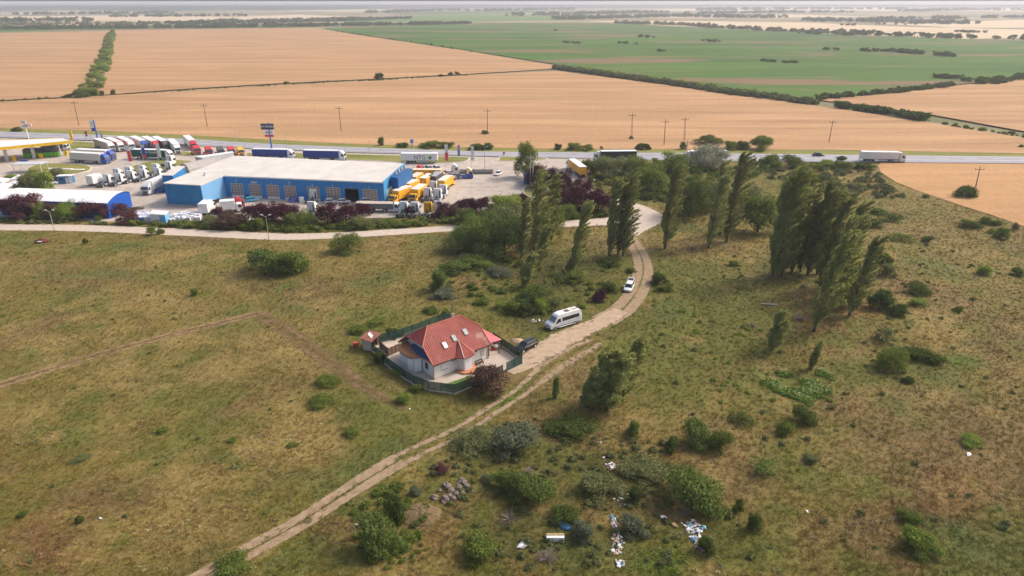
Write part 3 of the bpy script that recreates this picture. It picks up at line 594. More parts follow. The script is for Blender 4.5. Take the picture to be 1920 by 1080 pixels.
def track_clear(X, Y):
    ok = np.ones(X.shape, bool)
    for k, w in (('gravel', 1.0), ('turn', 1.0), ('upper', 1.0), ('curve', .95), ('wide', .95)): 
        P = TR[k]; hw = sum(p[2] for p in P)/len(P); ok &= distline(X, Y, P) > hw*w
    for k in ('lower', 'curve', 'mid', 'verge_ruts', 'left', 'left2'):
        P = TR[k]; d = distline(X, Y, P); ok &= ~((d > .45) & (d < 1.5) & (rng.random(X.shape) < .85))
    return ok & ~inpoly(X, Y, WN) & ~inpoly(X, Y, YP) & ~inpoly(X, Y, HOUSEYARD)
def cover(n, ymin, ymax, power):
    Y = ymin+(ymax-ymin)*rng.random(n)**power; X = (rng.random(n)-.5)*2*(Y*.80+18)
    X = np.where(X < -(Y*.8+18), 0, X); ok = track_clear(X, Y)
    lim = np.interp(X, [p[0] for p in PX([(-400,247),(0,259),(200,265),(480,281),(650,287),(1010,298),(1285,303),(1600,306),(1920,309),(2300,312)])], [p[1] for p in PX([(-400,247),(0,259),(200,265),(480,281),(650,287),(1010,298),(1285,303),(1600,306),(1920,309),(2300,312)])])
    ok &= Y < lim; return X[ok], Y[ok]
def lay(name, kind, seed, n, ymin, ymax, smin, smax, tint, power=1.5, keepf=None, label=None):
    X, Y = cover(n, ymin, ymax, power); C = meadow(X, Y)
    if keepf is not None:
        k = keepf(X, Y, C); X, Y, C = X[k], Y[k], C[k]
    S = rng.uniform(smin, smax, len(X))*(1+Y/500)
    scatter(name, tuft_mesh(kind, seed), tuftm, np.stack([X, Y, np.full(len(X), -.02)], 1), S, rng.uniform(0, 6.28, len(X)), np.clip(C*np.array(tint), 0, .5), label, 'grass')
lay('meadow_grass', 'grass', 1, 150000, 44, 240, .26, .65, (1.2, 1.2, .95), label='short tufts of meadow grass')
lay('meadow_weeds', 'weed', 2, 80000, 44, 240, .2, .58, (1.15, 1.22, 1.0), label='low leafy weeds in the meadow', keepf=lambda X, Y, C: fbm(X, Y, 9, 31)+.12*rng.normal(size=X.shape) > .47)
lay('dry_stalks', 'stalk', 3, 26000, 44, 200, .3, .7, (1.5, 1.35, 1.4), label='dry straw stalks in the meadow', keepf=lambda X, Y, C: (C[:, 0]/C[:, 1] > 1.25) & (fbm(X, Y, 6, 41) > .47))
lay('herb_clumps', 'clump', 4, 3500, 44, 200, .3, .8, (.95, 1.15, .95), label='dark clumps of broad leaved herbs', keepf=lambda X, Y, C: (fbm(X, Y, 14, 51)+.10*rng.normal(size=X.shape) > .61) & (C[:, 0] < .2))
lay('pale_herbs', 'clump', 5, 9000, 44, 200, .3, .8, (1.5, 1.75, 2.6), label='pale grey green herb clumps', keepf=lambda X, Y, C: (fbm(X, Y, 11, 61)+.09*rng.normal(size=X.shape) > .63))
# ------------------------------------------------------------------ vehicles (x forward, y left, z up, metres)
def wheel(par, x, y, r=.5, w=.3, rim=None, name='wheel'):
    k = PM(('wh', r, w), lambda: MB().tube((0,-w/2,0),(0,w/2,0), r, r, 14).mesh('wheel'))
    o = obj(name, k, dark, par, (x, y, r))
    if rim is not None:
        s = 1 if y > 0 else -1
        q = PM(('rim', r, w, s), lambda: MB().tube((0,s*(w/2-.02),0),(0,s*(w/2+.012),0), r*.62, r*.56, 12).mesh('rim')); obj('rim', q, rim, o)
    return o
CABP = [(3.05,.45),(3.12,1.1),(3.05,1.75),(2.78,2.75),(2.55,3.05),(1.7,3.72),(1.05,3.75),(.95,3.4),(.9,1.0),(1.2,.95),(1.2,.45)]
CABL = [(2.2,.45),(2.25,1.1),(2.2,1.55),(1.95,2.45),(1.75,2.62),(.9,2.66),(.45,2.55),(.4,1.0),(.5,.45)]
def cab(par, col, low=False, dx=0.0):
    prof = CABL if low else CABP; key = 'cl' if low else 'ch'
    c = obj('cab', PM((key, 'cab'), lambda: MB().side(prof, -1.23, 1.23, .16, ((1.5,2.6) if low else (2.0,3.7))).mesh('cab', .05)), col, par, (dx,0,0))
    def ws():
        a, b = (prof[2], prof[3]); m = MB(); e = .035
        p0 = (a[0]+e, a[1]+.02); p1 = (b[0]+e+.01, b[1]-.02)
        m.add([(p0[0],-1.08,p0[1]),(p0[0],1.08,p0[1]),(p1[0],.98,p1[1]),(p1[0],-.98,p1[1]),(p0[0]-.06,-1.08,p0[1]),(p0[0]-.06,1.08,p0[1]),(p1[0]-.06,.98,p1[1]),(p1[0]-.06,-.98,p1[1])],
              [(0,1,2,3),(7,6,5,4),(0,4,5,1),(1,5,6,2),(2,6,7,3),(3,7,4,0)]); return m.mesh()
    obj('windscreen', PM((key, 'ws'), ws), glassm, c)
    x1 = prof[2][0]-.25; z0 = prof[2][1]+.05
    for s in (1, -1):
        obj('side_window', PM((key, 'sw', s), lambda: MB().add([(x1,s*1.245,z0),(x1-.95,s*1.245,z0),(x1-.9,s*1.16,z0+.75),(x1-.25,s*1.16,z0+.75),(x1,s*1.2,z0),(x1-.95,s*1.2,z0),(x1-.9,s*1.1,z0+.75),(x1-.25,s*1.1,z0+.75)],
            [(0,1,2,3),(7,6,5,4),(0,4,5,1),(1,5,6,2),(2,6,7,3),(3,7,4,0)]).mesh()), glassm, c)
        obj('mirror', PM((key, 'mi', s), lambda: MB().box(x1-.05,x1+.1,s*1.3 if s > 0 else -1.5,1.5 if s > 0 else -1.3,z0-.1,z0+.7).mesh()), dgrey, c)
        obj('headlight', PM((key, 'hl', s), lambda: MB().box(prof[0][0]-.02,prof[0][0]+.10,s*.72 if s>0 else -1.12,1.12 if s>0 else -.72,.55,.78).mesh()), chrome, c)
    obj('grille', PM((key, 'gr'), lambda: MB().box(prof[1][0]-.08,prof[1][0]+.035,-.75,.75,.62,prof[2][1]-.28).mesh()), dgrey, c)
    obj('bumper', PM((key, 'bu'), lambda: MB().box(prof[0][0]-.3,prof[0][0]+.12,-1.2,1.2,.28,.5).mesh()), dgrey, c)
    return c
def chassis(par, x0, x1, col=None):
    obj('chassis', PM(('ch', x0, x1), lambda: MB().box(x0,x1,-.45,-.25,.72,.98).box(x0,x1,.25,.45,.72,.98).box(x0+.3,x0+.5,-.3,.3,.74,.96).box(-1.4,-1.1,-.3,.3,.74,.96).box(x0,x0+.12,-1.2,1.2,.5,.68).mesh()), col or dgrey, par)
def tractor_parts(t, col, low=False, fair=None, chcol=None):
    cab(t, col, low); chassis(t, -2.9, 2.4, chcol)
    for s in (1, -1):
        wheel(t, 1.75, s*1.05, .5, .32, steel); wheel(t, -1.9, s*.95, .5, .55, steel)
        obj('mudguard', PM(('mg', s), lambda: MB().box(-2.5,-1.3,s*.68 if s > 0 else -1.24,1.24 if s > 0 else -.68,1.06,1.12).mesh()), dgrey, t)
        obj('fuel_tank', PM(('ft', s), lambda: MB().box(-.9,.8,s*.55 if s > 0 else -1.2,1.2 if s > 0 else -.55,.4,.95).mesh('t', .08)), fair or chrome, t)
    obj('fifth_wheel', PM('fw', lambda: MB().tube((-1.6,0,1.0),(-1.6,0,1.16),.5,.5,12).mesh()), dark, t)
    obj('air_intake', PM('ai', lambda: MB().box(.62,.86,-.95,-.7,1.0,3.1).box(.7,.86,.1,.35,1.0,1.5).mesh()), dark, t)
    obj('rear_window_panel', PM('rwp', lambda: MB().box(.80,.88,-.7,1.0,1.6,2.9).mesh('p', .03)), lgrey if col is white else col, t)
def tractor(x, y, ang, col, label, group='tractor units without trailers', **k):
    X, Y = at(x, y); t = empty('tractor_unit', X, Y, ang, label=label, cat='tractor unit', group=group); tractor_parts(t, col, **k); return t
def trailer_parts(t, side, roof, L=13.6, x1=1.0-.35, h=2.7, wheels=3, front=None, zb=1.2):
    x0 = x1-L
    b = obj('trailer_body', PM(('tb', L, x1, h, zb), lambda: MB().box(x0, x1, -1.27, 1.27, zb, zb+h-.12).mesh('b', .03)), side, t)
    obj('trailer_roof', PM(('tr', L, x1, h, zb), lambda: MB().box(x0-.02, x1+.02, -1.29, 1.29, zb+h-.115, zb+h).mesh()), roof, t)
    obj('rear_door', PM(('rd', L, x1, h, zb), lambda: MB().box(x0-.04, x0+.0, -1.2, -.02, zb+.1, zb+h-.2).mesh()), front or side, t)
    obj('rear_door', PM(('rd2', L, x1, h, zb), lambda: MB().box(x0-.04, x0+.0, .02, 1.2, zb+.1, zb+h-.2).mesh()), front or side, t)
    obj('trailer_chassis', PM(('tc', L, x1), lambda: MB().box(x0+.2, x1-.3, -.5, .5, .95, 1.19).box(x0, x0+.1, -1.2, 1.2, .5, .75).box(x1-3.2, x1-3.05, -.9, -.75, .25, .95).box(x1-3.2, x1-3.05, .75, .9, .25, .95).mesh()), dgrey, t)
    obj('side_rail', PM(('sr', L, x1, zb), lambda: MB().box(x0+.05, x1-.05, -1.29, -1.275, zb-.12, zb+.06).box(x0+.05, x1-.05, 1.275, 1.29, zb-.12, zb+.06).mesh()), dgrey, t)
    for i in range(wheels):
        for s in (1, -1): wheel(t, x0+2.2+i*1.31, s*1.05, .48, .36, steel)
    for s in (1, -1):
        obj('underrun_guard', PM(('ug', L, x1, s), lambda: MB().box(x0+6.2, x1-3.6, s*1.2-.02, s*1.2+.02, .5, .95).mesh()), lgrey, t)
    return b
def semi(x, y, ang, cabc, side, roof, label, L=13.6, low=False, group='articulated lorries', cabpos=False, name='articulated_truck', **k):
    """x, y: pixel under the middle of the truck"""
    X, Y = at(x, y); off = (3.1+(.65-L))/2
    X -= math.cos(ang)*off; Y -= math.sin(ang)*off
    t = empty(name, X, Y, ang, label=label, cat='truck', group=group); tractor_parts(t, cabc, low); trailer_parts(t, side, roof, L, **k); return t
def boxtruck(x, y, ang, col, roof, label, L=7.2, group='yellow box trucks', front=None):
    X, Y = at(x, y); t = empty('box_truck', X, Y, ang, label=label, cat='truck', group=group)
    cab(t, front or col, True, 2.4); chassis(t, -L+2.4, 4.0)
    x1 = 2.6; x0 = x1-L
    obj('cargo_box', PM(('bb', L), lambda: MB().box(x0, x1, -1.27, 1.27, 1.05, 3.6).mesh('b', .03)), col, t)
    obj('cargo_roof', PM(('br', L), lambda: MB().box(x0-.02, x1+.02, -1.29, 1.29, 3.605, 3.7).mesh()), roof, t)
    obj('rear_door', PM(('bd', L), lambda: MB().box(x0-.05, x0-.005, -1.15, 1.15, 1.2, 3.45).mesh()), col, t)
    for s in (1, -1): wheel(t, 3.9, s*1.05, .48, .3, steel); wheel(t, x0+2.0, s*1.0, .48, .5, steel); wheel(t, x0+3.1, s*1.0, .48, .5, steel)
    return t
# cars: stations x, belt height, half width below and at the belt
def car(x, y, ang, col, label, kind='sedan', group=None, near=False, rims=None, tailgate=False, name='car', z=0.0, xy=None):
    X, Y = at(x, y) if xy is None else xy
    t = empty(name, X, Y, ang, z, label=label, cat='car', group=group)
    L = {'sedan': 4.5, 'wagon': 4.7, 'hatch': 4.05, 'suv': 4.5}[kind]; hh = L/2; rf = 1.46 if kind != 'suv' else 1.68; bl = .95 if kind != 'suv' else 1.08
    def body():
        m = MB(); st = [(-hh, .42, .72, .70), (-hh+.10, .28, bl-.12, .82), (-hh+.55, .22, bl, .88), (-.6, .2, bl, .90), (.55, .2, bl-.02, .90), (hh-1.25, .2, bl-.10, .89), (hh-.45, .22, bl-.20, .85), (hh-.10, .26, bl-.34, .74), (hh, .36, .56, .60)]
        V = []
        for (xx, zl, zt, w) in st:
            V += [(xx, -w*.94, zl), (xx, -w, (zl+zt)*.5), (xx, -w*.97, zt-.06), (xx, -w*.82, zt), (xx, 0, zt+.045), (xx, w*.82, zt), (xx, w*.97, zt-.06), (xx, w, (zl+zt)*.5), (xx, w*.94, zl)]
        fs = []
        for i in range(len(st)-1):
            for j in range(8): fs.append((i*9+j, (i+1)*9+j, (i+1)*9+j+1, i*9+j+1))
            fs.append((i*9+8, (i+1)*9+8, (i+1)*9, i*9))
        n = (len(st)-1)*9; fs.append(tuple(range(8, -1, -1))[::-1]); fs.append(tuple(n+j for j in range(8, -1, -1)))
        m.add(V, fs); me = m.mesh(); me.polygons.foreach_set('use_smooth', [len(p.vertices) == 4 for p in me.polygons]); return me
    bd = obj('body', PM(('cb', kind), body), col, t)
    xr0, xr1 = {'sedan': (-1.05, .35), 'wagon': (-1.85, .35), 'hatch': (-1.35, .35), 'suv': (-1.75, .4)}[kind]   # roof
    xb0, xb1 = {'sedan': (-1.75, 1.05), 'wagon': (-2.22, 1.05), 'hatch': (-1.85, 1.02), 'suv': (-2.1, 1.05)}[kind]  # belt
    def gh():
        w0, w1 = .80, .60; m = MB()
        m.add([(xb0,-w0,bl-.02),(xb1,-w0,bl-.10),(xb1,w0,bl-.10),(xb0,w0,bl-.02),(xr0,-w1,rf-.05),(xr1,-w1,rf-.06),(xr1,w1,rf-.06),(xr0,w1,rf-.05)],
              [(3,2,1,0),(4,5,6,7),(0,1,5,4),(1,2,6,5),(2,3,7,6),(3,0,4,7)]); return m.mesh()
    g = obj('window_glass', PM(('cg', kind), gh), glassm, t)
    obj('roof', PM(('cr', kind), lambda: MB().box(xr0-.06, xr1+.06, -.63, .63, rf-.055, rf+.01).mesh('r', .02)), col, t)
    def pil():
        m = MB(); e = .012
        for s in (1, -1):
            m.tube((xb1+.02, s*(.80+e), bl-.06), (xr1+.03, s*(.61+e), rf-.03), .035, .035, 4); m.tube((xb0-.02, s*(.80+e), bl), (xr0-.03, s*(.61+e), rf-.03), .06, .05, 4)
            m.tube((-.35, s*(.80+e), bl), (-.3, s*(.61+e), rf-.03), .03, .03, 4)
            if kind in ('wagon', 'suv'): m.tube((-1.35, s*(.80+e), bl), (-1.25, s*(.61+e), rf-.03), .03, .03, 4)
        return m.mesh()
    obj('pillars', PM(('cp', kind), pil), col, t)
    for xx in (hh-.88, -hh+.85):
        for s in (1, -1): wheel(t, xx, s*.80, .33, .22, rims or chrome)
    for s in (1, -1):
        obj('headlight', PM(('chl', kind, s), lambda: MB().box(hh-.28, hh-.03, s*.42 if s > 0 else -.70, .70 if s > 0 else -.42, .58, .70).mesh('h', .02)), chrome, t)
        obj('tail_light', PM(('ctl', kind, s), lambda: MB().box(-hh-.01, -hh+.14, s*.52 if s > 0 else -.74, .74 if s > 0 else -.52, .70, .84).mesh('h', .01)), mat('tail_lamp_red', (.35,.01,.01), .3), t)
    if near:
        obj('bumper', PM(('cbu', kind), lambda: MB().box(hh-.1, hh+.03, -.66, .66, .25, .42).mesh('b', .03)), dgrey, t)
        obj('licence_plate', PM(('clp', kind), lambda: MB().box(hh+.03, hh+.045, -.26, .26, .40, .51).mesh()), white, t)
        obj('grille', PM(('cgr', kind), lambda: MB().box(hh-.04, hh+.02, -.38, .38, .50, .64).mesh('g', .01)), dgrey, t)
        for s in (1, -1): obj('mirror', PM(('cmi', kind, s), lambda: MB().box(.78, .94, s*.93 if s > 0 else -1.08, 1.08 if s > 0 else -.93, .92, 1.06).mesh('m', .03)), col, t)
        if kind == 'wagon':
            obj('window_trim', PM('ctrim', lambda: (lambda m: [m.tube((xb1-.1, s*.825, bl-.04), (xb0+.1, s*.825, bl+.01), .022, .022, 4) and m.tube((xb1-.08, s*.825, bl-.02), (xr1-.02, s*.635, rf-.075), .018, .018, 4) and m.tube((xr1-.02, s*.645, rf-.075), (xr0+.1, s*.645, rf-.07), .018, .018, 4) for s in (1, -1)] and m.mesh())(MB())), chrome, t)
            for s in (1, -1): obj('roof_rail', PM(('crr', s), lambda: MB().tube((xr0+.1, s*.56, rf+.05), (xr1-.1, s*.56, rf+.05), .02, .02, 4).mesh()), chrome, t)
    if tailgate:
        q = obj('open_tailgate', PM('ctg', lambda: MB().add([(-1.35,-.62,1.47),(-1.35,.62,1.47),(-2.25,.66,1.92),(-2.25,-.66,1.92),(-1.33,-.62,1.42),(-1.33,.62,1.42),(-2.22,.66,1.86),(-2.22,-.66,1.86)],[(0,1,2,3),(7,6,5,4),(0,4,5,1),(1,5,6,2),(2,6,7,3),(3,7,4,0)]).box(-2.35,-2.2,-.66,.66,1.62,1.91).mesh()), col, t)
        obj('tailgate_glass', PM('ctgg', lambda: MB().add([(-1.5,-.5,1.56),(-1.5,.5,1.56),(-2.05,.52,1.835),(-2.05,-.52,1.835)],[(0,3,2,1)]).mesh()), glassm, q)
        for s in (1, -1): obj('gas_strut', PM(('cgs', s), lambda: MB().tube((-1.75,s*.62,1.05),(-1.85,s*.62,1.68),.02,.02,4).mesh()), dgrey, t)
    return t
# ------------------------------------------------------------------ poles
def pole(x, y, yt, label, kind='power', tx=None, group=None, name='utility_pole', m=None):
    X, Y = at(x, y); h = tall(x, y, yt); t = empty(name, X, Y, 0, label=label, cat='pole', group=group)
    mm = m or concrete
    lean = 0
    if tx is not None:
        zc = Y*_c+(CH-h)*_s; lean = (tx-960)*zc/F-X
        if abs(lean) > 1.6: lean = 1.6*(1 if lean > 0 else -1)
    top = (lean, 0, h)
    if kind == 'lattice':
        b = MB()
        for s in (1, -1): b.tube((s*.32, 0, 0), (lean+s*.14, 0, h), .10, .07, 4)
        for i in range(9): a = i/9; b.tube((-.32+.18*a+lean*a, 0, h*a), (.32-.18*a+lean*(a+.1), 0, h*(a+.1)), .04, .04, 4)
        obj('mast', b.mesh(), mm, t)
    else: obj('mast', MB().tube((0, 0, -.2), top, .19, .12, 7).mesh(), mm, t)
    if kind in ('power', 'lattice'):
        obj('crossarm', MB().box(lean-1.5, lean+1.5, -.07, .07, h-.9, h-.74).mesh(), mm, t)
        for i in (-1.4, 0.0, 1.4): obj('insulator', PM('ins', lambda: MB().tube((0, 0, 0), (0, 0, .4), .09, .05, 6).mesh()), dgrey, t, (lean+i, 0, h-.74 if i else h))
    return t
def lamp(x, y, yt, label, arms=2, group='street lamps', name='street_lamp', m=None):
    X, Y = at(x, y); h = tall(x, y, yt); t = empty(name, X, Y, 0, label=label, cat='street lamp', group=group)
    obj('post', PM(('lp', round(h, 1)), lambda: MB().tube((0, 0, 0), (0, 0, h-.6), .11, .06, 7).mesh()), m or concrete, t)
    for s in ((1, -1) if arms == 2 else (1,)):
        a = obj('arm', PM(('la', s), lambda: MB().tube((0, 0, -.65), (s*.8, 0, -.15), .05, .05, 6).mesh()), m or concrete, t, (0, 0, h))
        obj('lamp_head', PM(('lh', s), lambda: MB().box(s*.7 if s > 0 else -1.35, 1.35 if s > 0 else -.7, -.16, .16, -.2, -.04).mesh('l', .03)), lgrey, a)
    return t
def flag(x, y, yt, cols, label, w=1.3, fl=.55, group='advertising flags on masts'):
    X, Y = at(x, y); h = tall(x, y, yt); t = empty('flag_mast', X, Y, 0, label=label, cat='flag', group=group)
    obj('mast', MB().tube((0, 0, 0), (0, 0, h), .07, .045, 6).mesh(), lgrey, t)
    n = len(cols); z1 = h-.2; z0 = h*(1-fl)
    for i, c in enumerate(cols):
        a = z1-(z1-z0)*i/n; b = z1-(z1-z0)*(i+1)/n
        xs = np.linspace(.08, w, 5); V = []; 
        for q in xs:
            yy = .10*math.sin(q*4+i); V += [(q, yy, a), (q, yy, b)]
        nv = len(V); V2 = V+[(p[0], p[1]+.03, p[2]) for p in V]; fs = []
        for k in range(4): j = 2*k; fs += [(j, j+1, j+3, j+2), (nv+j+2, nv+j+3, nv+j+1, nv+j)]
        me = MB().add(V2, fs).mesh(); obj('flag_cloth', me, c, t)
    return t
def gmat(name, base, rib=None, scale=1.0, rough=.55, var=.06):
    return mat(name, base, rough, var, scale)
bl1 = mat('blue_cladding', (.014,.19,.46), .5, .12, .5); bl2 = mat('blue_cladding_dark', (.012,.10,.27), .5, .07, .5); lroof = mat('cream_roof', (.56,.52,.47), .7, .12, .18)
# ------------------------------------------------------------------ the workshop
ZW = 6.7
def workshop():
    A = at(307, 343, ZW); B = at(376, 347, ZW); C_ = at(419, 329, ZW); D = at(718, 341.5, ZW); E_ = at(758, 306.5, ZW); Fp = at(560, 298, ZW); G_ = at(438, 292, ZW)
    # the halls run at right angles, set out from the long front
    c = Vector(C_); d = Vector(D)
    t = empty('truck_workshop', c.x, c.y, 0, label='long blue truck workshop with a row of glazed doors and a cream flat roof', cat='building')
    ux = (d-c).normalized(); uy = Vector((-ux.y, ux.x))
    def Lc(p): v = Vector(p)-c; return (v.dot(ux), v.dot(uy))
    t.rotation_euler = (0, 0, math.atan2(ux.y, ux.x)); ln = (d-c).length
    a, b, e, g, f = Lc(A), Lc(B), Lc(E_), Lc(G_), Lc(Fp)
    dep = e[1]; sk = e[0]-ln
    op = []; # door openings in the front: pixel x of left, right foot of each
    DR = [(434, 457), (468, 490), (501, 524), (534, 556), (577, 600), (613, 639), (647, 673), (681, 708)]
    def fx(px):
        lo, hi = -5., ln+5
        for _ in range(40):
            m = (lo+hi)/2; q = c+ux*m
            if pix(q.x, q.y, 2.2)[0] < px: lo = m
            else: hi = m
        return lo
    DR = [(fx(p), fx(q)) for p, q in DR]; dh = 4.45
    # front wall in pieces around the doors
    x = -.02; zz = ZW-.25
    for i, (p, q) in enumerate(DR):
        obj('wall_panel', MB().box(x, p, -.15, .15, 0, dh).mesh(), bl1, t); x = q
    obj('wall_panel', MB().box(x, ln, -.15, .15, 0, dh).mesh(), bl1, t)
    obj('wall_panel', MB().box(-.02, ln, -.15, .15, dh, zz).mesh(), bl1, t)
    for i in range(11):
        xx = ln*(i+1)/12
        obj('cladding_joint', PM('cj', lambda: MB().box(-.02, .02, -.158, -.15, dh+.3, zz-.05).mesh()), bl2, t, (xx, 0, 0))
    obj('rear_wall', MB().add([(g[0],g[1],0),(ln+sk,dep,0),(ln+sk,dep,zz),(g[0],g[1],zz),(g[0]+.3,g[1]-.3,0),(ln+sk-.3,dep-.3,0),(ln+sk-.3,dep-.3,zz),(g[0]+.3,g[1]-.3,zz)],
        [(1,0,3,2),(4,5,6,7),(0,4,7,3),(5,1,2,6),(2,3,7,6),(0,1,5,4)]).mesh(), bl1, t)
    lb = mat('sunlit_end_wall', (.05,.27,.52), .5, .08, .4)  # cladding blue lightened here, sunlight on this end put into the colour
    obj('end_wall', MB().prism([(ln+.02, -.16), (ln+.20, -.16), (ln+sk+.2, dep+.2), (ln+sk, dep+.2)], 0, ZW+.22).mesh(), lb, t)
    # annex standing forward
    obj('annex_front_wall', MB().prism([(a[0], a[1]), (b[0], b[1]), (b[0]-.02, b[1]+.3), (a[0]+.02, a[1]+.3)], .45, zz).mesh(), mat('blue_cladding_worn', (.015,.175,.36), .6, .22, .35), t)
    obj('annex_plinth', MB().prism([(a[0]+.06, a[1]+.06), (b[0]-.04, b[1]+.05), (b[0]-.06, b[1]+.35), (a[0]+.08, a[1]+.35)], 0, .45).mesh(), concrete, t)
    obj('annex_side_wall', MB().prism([(b[0], b[1]), (.02, -.02), (-.25, .2), (b[0]-.3, b[1]+.3)], 0, zz).mesh(), mat('sunlit_blue_cladding', (.16,.36,.60), .5, .08, .4), t)  # same cladding painted paler on the side turned to the sun
    obj('annex_left_wall', MB().prism([(a[0], a[1]+.02), (a[0]+.3, a[1]+.3), (g[0]+.3, g[1]), (g[0], g[1])], 0, zz).mesh(), bl1, t)
    m = MB(); P = [(a[0]-.15, a[1]-.15), (b[0]+.1, b[1]-.15), (.1, -.2), (ln-.02, -.2), (ln+sk-.02, dep+.1), (g[0]-.15, g[1]+.1)]
    m.prism(P, ZW-.24, ZW); r = obj('roof', m.mesh(), lroof, t)
    for i in range(1, 9):
        xx = ln*i/9; obj('roof_seam', PM('rs', lambda: MB().box(-.05, .05, .2, dep-1.0, ZW+.001, ZW+.05).mesh()), mat('roof_seam_cream', (.55,.49,.43), .7), r, (xx-.0, 0, 0))
    obj('roof_edge', MB().box(.2, ln-.02, -.28, -.205, ZW-.34, ZW+.04).mesh(), white, r)
    v = obj('roof_vent', MB().tube((0,0,0),(0,0,1.0),.3,.3,8).box(-.5,.5,-.5,.5,0,.15).mesh(), lgrey, r, (a[0]*.45, a[1]*.35+3, ZW))
    obj('hall_floor', MB().box(.2, ln-.2, .2, dep*.8, .08, .12).mesh(), mat('dark_floor', (.12,.11,.10), .8), t)
    obj('hall_partition', MB().box(.2, ln-.2, dep*.62, dep*.62+.2, .12, ZW-.4).mesh(), mat('dim_wall', (.10,.10,.10), .9), t)
    slat = mat('door_panel_frame', (.52,.48,.44), .6, .06); pane = mat('door_pane', (.23,.145,.12), .35, .35, .8)
    for i, (p, q) in enumerate(DR):
        w = q-p
        if i == 6: obj('open_doorway_lintel', MB().box(p, q, -.17, -.1, dh-.25, dh).mesh(), dgrey, t); continue
        dd = obj('sectional_door', PM(('sd', round(w, 1)), lambda: MB().box(0, w, 0, .06, 0, dh).mesh()), slat, t, (p, -.10, 0))
        nr, ncol = 7, 4; z0 = .75; ph = (dh-z0-.12)/nr; pw = (w-.2)/ncol
        pk = PM(('pn', round(w, 1)), lambda: MB().box(0, pw-.14, 0, .02, 0, ph-.17).mesh())
        for r_ in range(nr):
            for cc in range(ncol): obj('pane', pk, pane, dd, (.1+cc*pw+.07, -.025, z0+r_*ph+.08))
        obj('kick_panel', PM(('kp', round(w, 1)), lambda: MB().box(.02, w-.02, -.03, -.003, .03, z0-.05).mesh()), white, dd)
        obj('door_lamp', PM('dl', lambda: MB().box(-.12, .12, -.4, -.15, 0, .16).mesh()), white, t, ((p+q)/2, 0, dh+.45))
    obj('wall_fan', MB().tube((0,-.22,0),(0,-.15,0),.3,.3,10).mesh(), steel, t, (ln*.08, 0, 5.6)); obj('wall_fan', MB().tube((0,-.22,0),(0,-.15,0),.3,.3,10).mesh(), steel, t, (ln*.42, 0, 5.5))
    obj('door_number_board', MB().box(-1.0, 1.0, -.2, -.155, 0, .7).mesh(), mat('faded_board', (.35,.42,.5), .7, .3, 4), t, ((DR[1][0]+DR[1][1])/2, 0, dh+.2))
    # upper office box hung on the end wall
    def Q(x, y, z): return Lc(at(x, y, z))
    q0 = Q(733, 331.5, 6.9); q1 = Q(746, 334, 6.9); q2 = Q(773, 316.5, 6.9); q3 = (q2[0]+q0[0]-q1[0], q2[1]+q0[1]-q1[1])
    ob = obj('upper_office', MB().prism([q0, q1, q2, q3], 3.3, 6.9).mesh(), bl2, t)
    for i in range(4):
        k = .18+.2*i; px_, py_ = q0[0]+(q3[0]-q0[0])*k+.6, q0[1]+(q3[1]-q0[1])*k
        obj('roof_duct', PM('rdk', lambda: MB().box(-.3, .3, -.3, .3, 0, 1.1).tube((0, 0, 1.1), (0, 0, 1.7), .12, .12, 6).box(-.05, .9, -.15, .15, .3, .5).mesh()), mat('galvanised', (.42,.44,.46), .45, .1), ob, (px_, py_, 6.9))
    for k in (.05, .35, .65, .95):
        obj('office_post', PM('op', lambda: MB().box(-.15, .15, -.15, .15, 0, 3.3).mesh()), white, t, (q1[0]+(q2[0]-q1[0])*k-.3, q1[1]+(q2[1]-q1[1])*k, 0))
    return t
workshop()
def shed_on(name, foot, z, roofm, wallm, label, cat, over=.25, rh=.18, extra=None):
    """a low flat-roofed building standing on the outline foot (metres)"""
    cx = sum(p[0] for p in foot)/len(foot); cy = sum(p[1] for p in foot)/len(foot)
    t = empty(name, cx, cy, 0, label=label, cat=cat); f = [(p[0]-cx, p[1]-cy) for p in foot]
    obj('wall', MB().prism(f, 0, z).mesh(), wallm, t)
    o = [(p[0]*(1+over/max(.1, math.hypot(*p))), p[1]*(1+over/max(.1, math.hypot(*p)))) for p in f]
    obj('roof', MB().prism(o, z+.002, z+rh).mesh(), roofm, t)
    return t
